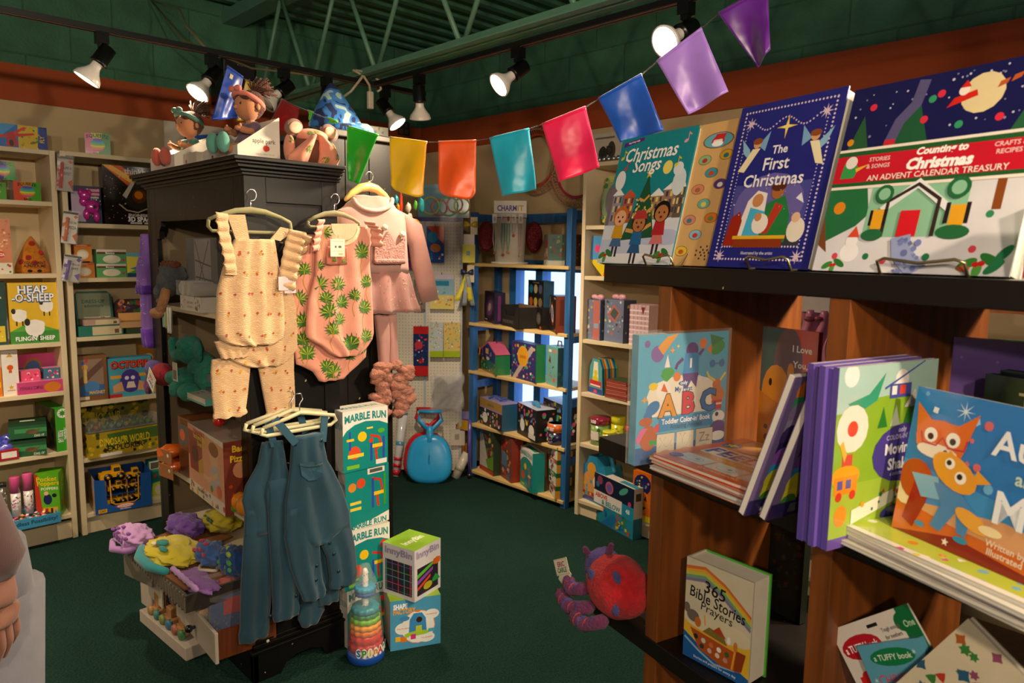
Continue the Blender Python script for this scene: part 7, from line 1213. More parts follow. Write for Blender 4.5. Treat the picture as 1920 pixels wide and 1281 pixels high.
t, w = card('pale blue Christmas first words soft book in front of the white card', (1606, 1212), (1722, 1196), .17, .018, [bg('#5aa0bc'), ('p', [.5, 0, 1, .9, 1, 0], '#4a90b0'), ('e', .5, .88, .36, .075, '#0f7a48'), T('a TUFFY book', .5, .88, .05, '#e0f0e0', .6, bold=.01), T('CHRISTMAS', .55, .7, .085, '#c8486a', .8, bold=.01), T('FIRST', .3, .55, .085, '#d8e8ec', .38, bold=.01), T('WORDS', .76, .56, .085, '#1a6a68', .4, bold=.01), ('*', .85, .9, .04, 6, '#c8e0e8', .3), ('*', .1, .7, .04, 6, '#c8e0e8', .3), ('p', [.3, .3, .6, .3, .55, .45, .4, .45], '#c02028'), ('r', .25, .24, .65, .31, '#ece8e0')], '#5aa0bc', .012)
rg = random.Random(12); hx = [bg('#cfc4a8')]
for i in range(34): a, b = rg.random(), rg.uniform(.35, 1); c = rg.choice(['#a85828', '#b83828', '#2a5878', '#c88a28', '#3a7a3a', '#8a4a68']); hx += [('*', a, b, rg.uniform(.035, .055), rg.choice((3, 4, 6)), c, .6)]
hx += [('e', .5, .3, .46, .26, '#b01c18'), T('Christmas', .5, .34, .12, '#e8d8c8', .7, sh=.3, rot=8)]
xa, za = FX.hit(1815, 1160, .01); t = thing('picture_book', 'cream patterned Christmas book with red oval leaning at the lower right corner', 'book', FX.w(xa, .01, za), FX.rz); t.rotation_euler = (R_(-6), R_(31), R_(FX.rz))
m = M('#cfc4a8', 'gloss'); m.box(0, .2, 0, .003, -.25, 0); m.box(0, .2, .012, .015, -.25, 0); m.art((0, 0, -.25), (1, 0, 0), (0, 0, 1), .2, .25, hx); part('cover', m, t); m = M('#d8d4cc', 'card'); m.box(.002, .198, .003, .012, -.248, -.002); part('pages', m, t)
# caterpillar plush at the shelf end
def caterpillar():
    p = FX.w(.08, .0, zl-.012); t = thing('insect_plush', 'red plush insect with purple patches and striped tubular legs on the low shelf end', 'plush toy', p, FX.rz)
    m = M('#c01420', 'plush'); m.ell((.012, 0, .08), (.085, .065, .068), nz=.1); part('body', m, t); b = BVHTree.FromPolygons(m.v, m.f)
    m = M('#5a4a90', 'plush'); m.ell((-.062, .01, .095), (.035, .045, .045), nz=.2); part('head', m, t)
    for x_, z_ in ((-.02, .105), (.05, .125), (.06, .06), (-.05, .04)):
        q = b.ray_cast(V((x_, -.3, z_)), V((0, 1, 0)))[0]
        if q: m = M('#4a4a8c', 'plush'); m.ell(q, (.016, .005, .014)); part('spot', m, t)
    for pts in (((-.05, -.05, .06), (-.085, -.06, .045), (-.1, -.06, .06)), ((-.02, -.055, .03), (-.08, -.07, .005), (-.115, -.07, .025)), ((.03, -.055, .02), (-.01, -.075, -.002), (-.05, -.075, .0)), ((-.03, .0, .14), (-.02, 0, .165)), ((-.07, -.02, .12), (-.08, -.03, .14))):
        r = .016 if len(pts) == 3 else .007; m = M('#6a2a58', 'plush'); m.limb(pts, r, 12)
        P0, P1 = V(pts[0]), V(pts[-1])
        for k in range(1, 5): c = P0.lerp(P1, k/5) if len(pts) == 2 else (P0.lerp(V(pts[1]), k/2.5) if k < 3 else V(pts[1]).lerp(P1, (k-2.5)/2.5)); m.ell(c, (r*.35, r*1.08, r*1.08), '#3a4a9a' if k % 2 else '#b83a58', n=12, m=6)
        part('leg' if r > .01 else 'antenna', m, t)
    m = M('#d8d4c8', 'card'); m.T = Matrix.Translation((-.1, -.06, .09)) @ Matrix.Rotation(R_(-28), 4, 'Y')
    m.box(-.06, .0, 0, .001, -.012, .026); m.art((-.06, 0, -.012), (1, 0, 0), (0, 0, 1), .06, .038, [bg('#c8c8a0'), ('r', .04, .08, .96, .92, '#e0dcd0'), T('ERIC', .5, .66, .3, '#a83048', .6, bold=.03), T('CARLE', .5, .3, .3, '#3a7a48', .7, bold=.03)]); m.T = Matrix.Translation((-.1, -.06, .085)) @ Matrix.Rotation(R_(-70), 4, 'Y'); m.box(-.05, .0, 0, .001, -.012, .026); part('tag', m, t)
caterpillar()
# ================================================================== on top of the black bookcases
def doll(label, loc, rz, hair, band, dress, shoe, s=1.0, group='rag dolls in white boxes'):
    """sits facing -x, legs forward"""
    t = thing('rag_doll', label, 'doll', loc, rz, group, scale=s); SK = '#b87850'
    m = M(SK, 'fabric'); m.loft([((.0, 0, .0), (.03, 0, 0), (0, .035, 0)), ((.0, 0, .04), (.028, 0, 0), (0, .033, 0)), ((.002, 0, .085), (.02, 0, 0), (0, .027, 0)), ((.0, 0, .1), (.012, 0, 0), (0, .014, 0)), ((-.002, 0, .115), (.014, 0, 0), (0, .015, 0))], 16)
    m.ell((-.008, 0, .152), (.042, .04, .044), n=24, m=14); m.ell((-.052, 0, .145), (.007, .006, .006), n=10, m=6)
    for sy in (-1, 1):
        m.limb([(0, sy*.028, .09), (-.03, sy*.042, .07), (-.055, sy*.03, .075)], [.012, .011, .01], 12); m.ell((-.064, sy*.027, .078), (.012, .009, .008)); m.ell((-.062, sy*.034, .086), (.005, .004, .007), n=8, m=5)
        m.limb([(-.01, sy*.02, .015), (-.06, sy*.022, .02), (-.1, sy*.024, .012)], [.016, .014, .013], 12); m.ell((.0, sy*.041, .15), (.008, .005, .01), n=10, m=6)
    part('body', m, t)
    m = M(dress, 'fabric'); rings = []
    for i, (z, a, b) in enumerate(((-.005, .058, .058), (.02, .05, .055), (.045, .038, .046), (.07, .028, .035), (.092, .022, .03), (.1, .014, .018))): rings.append(((-.008+.008*i/5, 0, z), (a, 0, 0), (0, b, 0), (.07 if i < 4 else .02, 9, i)))
    m.loft(rings, 36)
    for sy in (-1, 1): m.limb([(0, sy*.026, .092), (-.018, sy*.038, .08)], [.016, .018], 12)
    if shoe[1]: m.limb([(-.01, -.02, .015), (-.06, -.022, .02), (-.098, -.024, .012)], [.018, .017, .016], 12, shoe[1]); m.limb([(-.01, .02, .015), (-.06, .022, .02), (-.098, .024, .012)], [.018, .017, .016], 12, shoe[1])
    part('dress', m, t)
    for sy in (-1, 1): m = M(shoe[0], 'fabric'); m.ell((-.118, sy*.027, .028), (.019, .02, .032), n=16, m=10); part('shoe', m, t)
    m = M(hair, 'plush'); m.ell((.004, 0, .16), (.043, .044, .045), n=20, m=12, nz=.1); m.ell((-.03, -.018, .178), (.014, .02, .014)); m.ell((-.03, .018, .178), (.014, .02, .014))
    rg = random.Random(6)
    for i in range(80):
        a = rg.uniform(0, 2*pi); e = rg.uniform(.1, 1.4); d = V((.6+math.cos(a)*math.sin(e)*.8, math.sin(a)*math.sin(e), math.cos(e))).normalized(); p0 = V((.018, 0, .195)); l = rg.uniform(.04, .072); m.limb([p0, p0+d*l*.6, p0+d*l+V((.008, 0, -.008))], .0022, 5, rnd=False)
    part('hair', m, t)
    m = M(band, 'fabric')
    m.limb([(-.004+.043*math.cos(R_(a)), .042*math.sin(R_(a)), .17+.02*math.cos(R_(a-180))) for a in range(0, 361, 24)], .0085, 10, rnd=False)
    for sy in (-1, 1): m.ell((-.052, sy*.014, .2), (.01, .015, .01))
    part('headband', m, t)
    m = M('#1a120e', 'gloss')
    for sy in (-1, 1): m.ell((-.0455, sy*.016, .157), (.003, .0035, .005), n=10, m=6); m.ell((-.047, sy*.017, .159), .0013, '#fff', n=6, m=4)
    part('eyes', m, t); return t
def dollbox(label, y0, x0, xw, yd, hb, F):
    """white shelf-ready box, low at -x, tall at +x"""
    t = thing('display_box', label, 'display box', (x0, y0, 1.791), 0, 'white doll boxes'); C = '#ddd4c4'
    for ya in (0, yd-.003): m = M(C, 'card'); m.prism([(0, 0), (xw, 0), (xw, hb), (xw-.003, hb), (.0, .05)], ya, ya+.003); (m.art((0, 0, 0), (1, 0, 0), (0, 0, 1), xw, hb, F) if ya == 0 else None); part('side', m, t)
    m = M(C, 'card'); m.box(0, .003, .003, yd-.003, 0, .05); m.art((0, yd, 0), (0, -1, 0), (0, 0, 1), yd, .05, [('c', .3, .5, .14, '#b82820'), ('r', .5, .0, .51, 1, '#b8ac98')]); m.box(xw-.003, xw, .003, yd-.003, 0, hb); m.box(.003, xw-.003, .003, yd-.003, 0, .003); part('tray', m, t)
AP = [T('apple park', .62, .44, .1, '#7a7468', .55), ('c', .66, .3, .07, '#c83020'), ('c', .69, .3, .06, '#c83020'), ('r', .68, .35, .69, .4, '#5a3a20'), T('organic cotton friends', .64, .17, .04, '#b0a898', .45)]
dollbox('white slanted doll box with a small red apple on its side, nearer the viewer', 2.405, 1.045, .15, .3, .155, AP)
dollbox('white slanted doll box with a small red apple, farther from the viewer', 2.83, .99, .15, .26, .13, AP)
doll('rag doll in lilac dress with pink headband and mint shoes', (1.135, 2.50, 1.818), 12, '#5a3020', '#d87868', '#6e5468', ('#5a9a88', None), 1.1)
doll('rag doll in sage green suit with green headband and pink shoes', (1.09, 2.93, 1.805), 12, '#5a3020', '#4a7a68', '#4a7a66', ('#b85848', '#4a7a66'), 1.05)
m = cartonmesh(.12, .1, .05, '#cfc4b0', [('c', .2, .4, .16, '#b82820'), ('r', .5, 0, .51, 1, '#a89c88')]); solo('display_box', m, 'small blank white box between the two slanted doll boxes', 'display box', (1.02, 2.76, 1.791), -90)
def bonnet():
    t = thing('bonnet_display', 'pink leaf print bonnet with round mouse ears on a brown card head', 'baby hat', (1.31, 2.37, 1.793), 4, scale=.86)
    m = M('#6a3a24', 'card'); m.loft([((0, .03, 0), (.075, 0, 0), (0, .03, 0)), ((0, .03, .05), (.085, 0, 0), (0, .045, 0)), ((0, .03, .1), (.07, 0, 0), (0, .045, 0)), ((0, .03, .14), (.03, 0, 0), (0, .02, 0))], 24); part('head_form', m, t)
    m = M('#e08f74', 'fabric')
    m.loft([((-.09, .0, 0), (.045, 0, 0), (0, .022, 0), (.1, 5, 1)), ((-.085, -.01, .03), (.045, 0, .0), (0, .03, 0), (.1, 5, 1)), ((-.06, -.02, .07), (.035, 0, .01), (0, .032, 0), (.08, 5, 2)), ((-.03, -.02, .105), (.02, 0, .01), (0, .025, 0)), ((-.01, -.01, .125), (.012, 0, 0), (0, .014, 0))], 26)
    m.loft([((.05, .0, -.0), (.045, 0, 0), (0, .022, 0), (.1, 5, 1)), ((.06, -.01, .035), (.045, 0, 0), (0, .032, 0), (.1, 4, 1)), ((.045, -.02, .08), (.035, 0, -.01), (0, .034, 0), (.08, 5, 2)), ((.02, -.02, .112), (.022, 0, -.01), (0, .025, 0)), ((.0, -.01, .128), (.012, 0, 0), (0, .014, 0))], 26)
    m.ell((0, .02, .12), (.075, .04, .03)); m.ell((-.1, .03, .06), (.02, .03, .06)); m.ell((.1, .03, .05), (.02, .03, .055))
    D = Deco([m])
    for x, z, r, ro in ((-.055, .055, .03, 0), (-.03, .12, .022, 30), (-.105, .09, .02, -30), (.09, .035, .026, 10), (.03, .02, .022, 0), (.105, .085, .02, 20), (.0, .13, .02, 0)): monstera(D, m, x, z, r, ro, 0)
    part('bonnet', m, t)
    for s in (-1, 1):
        m = M('#7a584c', 'velour'); m.ell((s*.085, .02, .145), (.043, .014, .034), n=22, m=12, rot=Matrix.Rotation(s*.35, 3, 'Y').to_euler()); o = part('ear', m, t); m = M('#d8b090', 'velour'); m.ell((s*.083, .008, .144), (.03, .006, .023), n=20, m=10, rot=Matrix.Rotation(s*.35, 3, 'Y').to_euler()); part('inner_ear', m, o)
bonnet()
def camohat():
    q = onplane(634, 222, (0, 2.56, 0), V((0, 1, 0))); t = thing('camouflage_hat', 'pointed soft hat in blue and grey camouflage on top of the grey cabinet', 'hat', (q.x, 2.58, 1.947), -8)
    m = M('#888', 'camo'); rings = []
    for z, w, x in ((.02, .105, 0), (.035, .108, 0), (.07, .09, -.002), (.11, .065, -.004), (.15, .04, -.008), (.18, .02, -.012), (.192, .006, -.013)): rings.append(((x, 0, z), (w, 0, 0), (0, w*.8, 0), (.03, 3, z*20)))
    m.loft(rings, 32); part('crown', m, t)
    m = M('#888', 'camo'); m.limb([(-.04, -.09, .012), (.03, -.1, .016), (.09, -.08, .018), (.12, -.05, .012), (.125, .0, .008)], [.014, .02, .024, .024, .018], 16); part('brim', m, t)
camohat()
solo('gift_card_box', cartonmesh(.12, .08, .045, '#b8c4b0', [('r', 0, 0, 1, 1, '#b4b8a4'), ('n', 3, 8, .1, .1, .9, .9, .2, ['#8a8a78', '#c8c0a0'])], Rr=[bg('#6aa888')]), 'mint edged box lying on the right corner of the grey cabinet', 'box', (1.665, 2.53, 1.947), -6)
m = M('#2e2a26', 'card'); m.box(-.05, .05, 0, .003, -.05, .05); m.art((-.05, 0, -.05), (1, 0, 0), (0, 0, 1), .1, .1, [('r', .1, .1, .45, .45, '#5a4840'), ('r', .55, .1, .9, .45, '#5a4840'), ('c', .3, .7, .1, '#6a5448'), ('c', .7, .7, .1, '#6a5448')])
q = onplane(762, 240, (0, 4.4, 0), V((0, 1, 0))); solo('wall_notice', m, 'small brown notice high in the corner under the tilted bulb', 'notice', (q.x, 4.43, q.z), 0)
q = onplane(453, 142, (0, 4.2, 0), V((0, 1, 0))); t = thing('loudspeaker', 'black loudspeaker mounted high on the left wall behind the blue flag', 'loudspeaker', (q.x, 4.22, q.z), 0)
m = M('#0b0b0b', 'plastic'); m.box(-.1, .1, 0, .2, -.16, .1); part('cabinet', m, t, bev=.02); m = M('#151515', 'card'); m.box(-.085, .085, -.006, 0, -.145, .085); part('grille', m, t); m = M('#8a8a8a', 'wire'); m.ell((0, -.007, .06), (.02, .003, .006)); part('badge', m, t); m = M('#111', 'plastic'); m.box(-.02, .02, .2, .26, -.04, .0); part('bracket', m, t)
q = onz(683, 176, 2.2); m = M('#d8cdb8', 'plastic'); m.box(-.014, .014, -.01, .01, -.04, .04); pl = thing('power_plug', 'white plug block dangling on a cable under the track crossing', 'plug', (1.95, 3.0, 2.2), 0); part('plug', m, pl, bev=.004)
m = M('#b8ad90', 'plastic'); m.limb([(0, 0, .04), (-.005, 0, .07), (-.05, -.02, .1), (-.09, .0, .12), (-.06, .03, .13), (.0, .0, .125), (.04, -.02, .09), (.06, 0, .06), (.04, 0, .045)], .006, 8, rnd=False); m.limb([(-.05, -.02, .1), (-.09, .02, .03), (-.12, .05, -.0)], .006, 8, rnd=False); part('cable', m, pl)
m = M('#7a7050', 'plastic'); o = onz(405, 98, 2.29); o.y = 3.1; m.limb([(0, 0, 0), (.0, .25, .16), (.06, .5, .3), (.14, .9, .42), (.2, 1.3, .56)], .005, 8, rnd=False); m.limb([(.2, 1.3, .56), (.26, 1.0, .3), (.4, .5, .1), (.5, .0, .0)], .005, 8, rnd=False); solo('ceiling_cable', m, 'loose beige cable looping from the roof beam to the left track', 'cable', o)
# ================================================================== marble run boxes and floor toys
for i in range(4):
    l = ('lowest teal marble run box of the stack beside the cabinet', 'second marble run box from the floor in the stack', 'marble run box upside down, second from the top of the stack', 'topmost teal marble run box of the stack beside the black bookcase')[i]
    F = list(MR)
    if i == 2: F = [bg('#128a86'), ('p', [0, .0, 1, 0, 1, .18, .6, .1, .3, .08], '#ece8e0'), T('MARBLE RUN', .5, .05, .09, '#1a8a88', .9, bold=.04), ('c', .35, .76, .1, '#e05028'), ('c', .15, .72, .09, '#e08a28'), ('l', [.75, .3, .72, .5, .85, .55, .8, .75, .6, .8], .05, '#d83020'), ('r', .6, .5, .9, .56, '#f0c818'), ('l', [.62, .3, .62, .8], .05, '#3048b8'), ('l', [.9, .3, .9, .85], .05, '#3a9a30'), ('r', .1, .42, .35, .47, '#e8d048'), ('r', .1, .32, .35, .37, '#e8d048'), ('r', .5, .88, .9, .98, '#ece8e0'), ('r', .55, .9, .85, .96, '#5a5a58')]
    else: F += [('r', .1, .22, .45, .28, '#e8d048'), ('r', .52, .66, .66, .69, '#e8d048'), ('l', [.15, .35, .15, .66], .04, '#3048b8'), ('r', .08, .5, .24, .54, '#f0c818'), ('c', .62, .46, .05, '#d83828'), ('e', .85, .6, .08, .04, '#58b030'), ('r', .72, .04, .97, .12, '#e8e4dc')] if i == 3 else [('r', .05, .14, .3, .18, '#8ac838'), ('c', .86, .66, .08, '#d83828'), ('r', .7, .06, .95, .1, '#3a9a50')]
    b = thing('marble_run_box', l, 'toy box', (1.44+(.004, -.006, .004, -.008)[i], 2.262-(.0, .012, .0, .01)[i], .2291*i), (2, -3, 1, -1)[i], 'stack of marble run boxes')
    m = cartonmesh(.192, .1, .228, '#128a86', F, L=[bg('#c8c4bc'), T('MARBLE RUN', .5, .75, .1, '#1a8a88', .9, rot=0)], Rr=[bg('#0f6e6c')], T=[bg('#c0bcb0'), T('MARBLE RUN', .5, .5, .3, '#1a7a78', .8)]); part('carton', m, b)
ir = [bg('#d8d4d8'), T('InnyBin', .5, .86, .13, '#b8b0c0', .86, bold=.06), T('InnyBin', .5, .86, .13, '#8a7aa8', .86, bold=.0), ('r', .08, .08, .92, .7, '#2c2430')]
for i in range(5): ir += [('l', [.12+.19*i, .08, .12+.19*i, .7], .022, ('#58a8b8', '#7a58a8', '#d84868', '#58a8b8', '#d84868')[i]), ('l', [.08, .12+.13*i, .92, .12+.13*i], .022, ('#7a58a8', '#d84868', '#58a8b8', '#58b858', '#7a58a8')[i])]
ir2 = ir[:3]+[('r', .1, .08, .9, .62, '#2c2430'), ('p', [.1, .5, .7, .62, .7, .56, .1, .42], '#58b838'), ('p', [.1, .38, .7, .52, .7, .46, .1, .3], '#8a48a8'), ('p', [.1, .24, .6, .4, .6, .34, .1, .18], '#d84828'), ('*', .84, .6, .18, 8, '#d06818', .8), ('c', .5, .2, .17, '#b8a828'), ('*', .8, .26, .2, 3, '#2a9a40', .6)]
cn = florp('shape sorter box with elastic bands, green lid print, on top of the blue shape box', 728, 1152, 775, 1168, 1030, .165, '#d8d4d8', ir2, L=ir[:3]+[('n', 5, 14, .3, .15, .7, .6, .09, ['#d84828', '#e08a28', '#c83858'])]+ir[3:], T=[bg('#8ab828'), T('InnyBin', .5, .45, .2, '#e8f0d0', .7, rot=0, bold=.03)], name='shape_sorter_box', cat='toy box')
SB = [bg('#4a98c0'), T('SHAPE', .2, .87, .1, '#f0f4f8', .28, bold=.05), T('FACTORY', .28, .77, .1, '#e8a020', .44, bold=.04), ('e', .55, .42, .34, .34, '#e88858'), ('e', .55, .42, .325, .325, '#e4e8e4'), ('e', .82, .64, .15, .1, '#e4e8e4'), ('e', .25, .42, .16, .12, '#e4e8e4'), ('e', .72, .18, .16, .1, '#e4e8e4'), ('p', [.36, .3, .72, .3, .7, .58, .62, .7, .46, .7, .38, .58], '#3a88c0'), ('e', .54, .29, .25, .05, '#9ac838'), ('r', .5, .3, .62, .44, '#b8c838'), ('e', .54, .74, .06, .025, '#e07820'), ('c', .57, .56, .06, '#3a2018'), ('r', .1, .17, .2, .27, '#e8b820'), ('r', .2, .15, .32, .25, '#e07820'), ('r', .28, .23, .37, .3, '#9ac838'), ('r', .4, .18, .5, .28, '#c83878'), ('r', .75, .28, .87, .35, '#4aa8c8'), ('e', .28, .62, .1, .05, '#3a88c0'), T('Push the button to eject', .82, .64, .028, '#d87848', .22), T('Drop the shapes', .25, .42, .028, '#d87848', .24), T('Turn the handle', .72, .18, .028, '#d87848', .22)]
b2 = florp('blue shape factory toy box standing on the carpet under the shape sorter box', 732, 1222, 826, 1206, 1122, .15, '#4a98c0', SB, L=[bg('#c8c4bc')], T=[bg('#9ac030')], name='shape_factory_box', cat='toy box', group=None)
zt_ = b2.data.vertices[4].co.z
A_ = onz(728, 1130, zt_); B_ = onz(810, 1100, zt_)
c0 = b2.matrix_basis @ V((0, .075, 0)); a = b2.rotation_euler[2]; cn.location = b2.matrix_basis @ V((.0, .075, 0))+V((0, 0, zt_+.001)); yw = a+R_(38)
cn.rotation_euler = (0, 0, yw); cn.location -= V((-math.sin(yw), math.cos(yw), 0))*.08
sc_ = .155/(max(v.co.x for v in cn.data.vertices)*2); cn.scale = (sc_, .95, .2/max(v.co.z for v in cn.data.vertices))
def spinner():
    p = onz(686, 1232, 0); t = thing('stacking_toy', 'rainbow spinning gear stacking toy in a clear cover with a blue base', 'toy', p, -20)
    m = M('#1d4fae', 'plastic'); m.lathe([(.062, 0), (.068, .004), (.069, .02), (.066, .04)], n=36)
    m.T = Matrix.Rotation(R_(12), 4, 'Z')
    for i, (ch, c) in enumerate(zip('SpinAga', ('#2a6ac0', '#3a9a38', '#d8c020', '#e08020', '#c82838', '#3a9a38', '#2a6ac0', '#e08020', '#c82838'))):
        a = -pi/2-.8+i*.3; n = V((math.cos(a), math.sin(a), 0)); u = V((-math.sin(a), math.cos(a), 0)); o = n*.0705+V((0, 0, .03)); m.art(o-u*.012, u, (0, 0, 1), .024, .045, [('e', .5, .5, .44, .42, '#f0ece0'), T(ch, .5, .5, .55, c, .9, bold=.04)])
    part('base', m, t)
    m = M('#e4e0d8', 'plastic'); m.lathe([(.011, .04), (.011, .335), (.006, .345)], n=16)
    for k in range(90): a = k*.7; z = .045+k*.0032; m.ell((.0108*math.cos(a), .0108*math.sin(a), z), (.003, .003, .003), '#c8c4bc', n=6, m=4)
    part('spindle', m, t)
    for z, r, c, h in ((.042, .062, '#c01828', .032), (.075, .058, '#d82820', .03), (.105, .056, '#e87818', .02), (.125, .055, '#f0a018', .02), (.147, .053, '#7ac020', .02), (.168, .05, '#1a8a48', .016), (.184, .05, '#1a90a0', .022), (.248, .038, '#1a60a8', .014), (.262, .038, '#1a98b8', .018)):
        m = M(c, 'plastic'); m.loft([((0, 0, z), (r, 0, 0), (0, r, 0), (.035, 12, z*40)), ((0, 0, z+h*.8), (r, 0, 0), (0, r, 0), (.035, 12, z*40)), ((0, 0, z+h), (r*.9, 0, 0), (0, r*.9, 0), (.03, 12, z*40)), ((0, 0, z+h*.95), (.014, 0, 0), (0, .014, 0))], 72); part('ring', m, t)
    m = M('#fff', 'clear'); m.lathe([(.068, .03), (.064, .12), (.056, .22), (.042, .3), (.022, .345), (.018, .36), (.004, .366)], n=28, cap=False); part('cover', m, t)
spinner()
# ================================================================== goods in the black bookcase
Z = ZC; cx = lambda px, py, ins=0: FC.hit(px, py, ins)[0]
def plushbits(name, label, cat, loc, rz, bits, group=None):
    t = thing(name, label, cat, loc, rz, group)
    for nm, items in bits:
        m = M('#888', 'plush')
        for it in items:
            if it[0] == 'e': m.ell(it[1], it[2], it[3], it[4] if len(it) > 4 else None, nz=it[5] if len(it) > 5 else .12)
            else: m.limb(it[1], it[2], 12, it[3], it[4] if len(it) > 4 else None)
        part(nm, m, t)
    return t
# local x runs towards the viewer's right (towards -Y), y into the case
dg = '#4e5258'; bt = '#a8764c'
plushbits('dog_plush', 'shaggy blue grey plush dog with rusty hair and beige paws draped over the top shelf', 'plush toy', FC.w(cx(322, 500), .0, Z[0]+.035), -90, [('body', [('e', (0, 0, .07), (.085, .05, .06), dg, None, .35), ('e', (-.05, -.02, .02), (.04, .035, .035), dg, None, .3), ('e', (.05, 0, .09), (.05, .04, .04), dg, None, .3)]), ('hair', [('e', (-.04+.022*i, -.01, .125+.006*(i % 2)), (.018, .02, .014), '#7a3a18', None, .5) for i in range(6)]), ('leg', [('l', [(.02, -.03, .03), (.03, -.05, -.02), (.015, -.055, -.05)], [.02, .018, .018], bt)]), ('paw', [('e', (-.01, -.06, -.06), (.045, .025, .022), bt)]), ('leg', [('l', [(-.03, -.02, .01), (-.05, -.03, -.02)], [.018, .02], bt)])])
plushbits('bunny_plush', 'sandy plush ear poking up behind the grey blanket pack', 'plush toy', FC.w(cx(345, 450, .15), .17, Z[0]), -90, [('body', [('e', (0, 0, .08), (.06, .05, .08), '#b88a5c')]), ('ear', [('e', (.01, 0, .19), (.022, .015, .055), '#c09468')])])
carton('blanket_pack', 'folded grey blanket pack with white criss-cross stripes on the top shelf', FC, 350, 408, 446, Z[0]+.06, .1, '#57504c', [('r', .28, .05, .8, .98, '#8a827c'), ('l', [.3, .95, .6, .2, .78, .05], .03, '#3c3836'), ('l', [.75, .95, .4, .2], .03, '#3c3836'), ('l', [.3, .6, .8, .5], .03, '#3c3836'), ('l', [.3, .3, .8, .25], .03, '#3c3836'), ('r', 0, 0, 1, .2, '#8e8680'), T('HERITAGE', .3, .1, .07, '#d8d0c4', .5)], mt='fabric', inset=.03, cat='blanket')
def rolls():
    t = thing('display_box', 'white display box with leaf drawings holding clear wrapped cloth rolls', 'display box', FC.w(cx(372, 560), -.03, Z[0]), -90); m = cartonmesh(.2, .12, .055, '#c8c2b8', [('n', 4, 8, .05, .1, .3, .9, .1, ['#6a6a60', '#8a8a80']), ('n', 5, 12, .7, .05, .98, .95, .16, ['#5a5a54', '#8a8a80']), T('hooded towels', .48, .6, .2, '#6a645c', .3), T('soft bamboo', .48, .3, .15, '#8a847c', .25)]); part('carton', m, t)
    for i in range(3): m = M('#9a948a', 'fabric'); m.T = Matrix.Translation((-.05+.055*i, .02, .083)) @ Matrix.Rotation(pi/2, 4, 'X'); m.lathe([(.02, -.05), (.026, -.04), (.026, .03), (.02, .035)], n=18); part('cloth_roll', m, t); m = M('#fff', 'clear'); m.box(-.08+.055*i, -.022+.055*i, -.02, .06, .057, .112); part('wrapper', m, t)
rolls()
m = M('#b8a84a', 'fabric'); m.sheet(lambda u, v: (-.03+.05*u, -.03-.01*math.sin(u*8), -.09*v*(1-.3*u)), 8, 8); m.sheet(lambda u, v: (-.045+.03*u, -.035-.01*math.sin(u*8), -.08*v), 8, 8, '#9ab8a0'); m.sheet(lambda u, v: (.0+.035*u, -.034-.008*math.sin(u*8+1), -.1*v), 8, 8, '#d8d4c8'); solo('wash_cloth', m, 'small yellow, mint and white cloth hanging below the white display box', 'cloth', FC.w(cx(332, 560), -.0, Z[0]+.0), -90)
m = M('#8a62b8', 'fabric'); a0 = cx(288, 450, -.04); garm(m, [(.42, .02, .045, .02), (.36, -.01, .05, .02), (.28, -.035, .05, .03), (.2, -.045, .05, .03), (.175, -.045, .05, .025), (.165, .0, .05, .025), (.05, -.002, .05, .028), (-.05, -.006, .055, .02)], 0, .02, fold=.008, k=5); garm(m, [(.205, -.048, .052, .034), (.17, -.049, .052, .034)], -.004, .02, col='#5a2a9a'); garm(m, [(.02, -.006, .052, .034), (-.06, -.01, .058, .024)], -.003, .02, col='#5a2a9a'); D = Deco([m])
rg = random.Random(2)
for i in range(90):
    x_, z_ = rg.uniform(-.04, .045), rg.uniform(.03, .4); D.poly(m, [(x_+.0022*math.cos(q), z_+.0022*math.sin(q)) for q in (0, 1.6, 3.1, 4.7)], '#c8b0e0')
q = V((1.02, 3.31, 1.13)); solo('dotted_robe', m, 'purple dotted child robe with dark hems hanging at the far end of the bookcase', 'robe', q, -90)
TE = '#2a8a74'
plushbits('elephant_plush', 'teal plush elephant sitting on the second shelf with raised trunk', 'plush toy', FC.w(cx(362, 700), .0, Z[1]), -90, [('body', [('e', (.03, .03, .08), (.08, .06, .075), TE), ('e', (.09, .02, .06), (.05, .05, .06), TE)]), ('head', [('e', (-.01, -.005, .165), (.06, .05, .055), TE)]), ('ear', [('e', (.055, .0, .16), (.035, .014, .05), '#1f7a68')]), ('trunk', [('l', [(-.05, -.02, .15), (-.09, -.025, .13), (-.12, -.025, .15), (-.125, -.025, .19)], [.028, .022, .02, .02], TE)]), ('leg', [('l', [(.0, -.03, .07), (-.06, -.05, .055), (-.09, -.05, .05)], [.032, .028, .026], TE)]), ('leg', [('l', [(.06, -.04, .06), (.02, -.07, .02)], [.035, .034], TE)]), ('leg', [('e', (.09, -.05, .02), (.045, .04, .035), '#38a088')]), ('eye', [('e', (-.02, -.053, .175), (.005, .003, .006), '#101010', None, 0)])])
m = M('#c8c4b4', 'card'); m.box(.03, .075, -.085, -.083, .06, .13); m.art((.03, -.085, .06), (1, 0, 0), (0, 0, 1), .045, .07, [('r', .1, .1, .9, .6, '#7a7a68')]); solo('plush_tag', m, 'white card tag hanging from the teal elephant', 'tag', FC.w(cx(362, 700), -.0, Z[1]), -90)
plushbits('insect_plush', 'purple headed plush insect with red body and a green edged card tag', 'plush toy', FC.w(cx(318, 705), -.03, Z[1]), -90, [('head', [('e', (-.06, -.01, .055), (.045, .035, .035), '#5a4a8a')]), ('body', [('e', (.02, 0, .04), (.075, .045, .045), '#9a1424')]), ('leg', [('l', [(-.06, -.03, .03), (-.05, -.045, -.01), (-.02, -.045, -.03)], [.012, .012, .014], '#5a2858')]), ('leg', [('l', [(-.01, -.04, .02), (.01, -.05, -.01)], [.012, .014], '#5a2858')])])
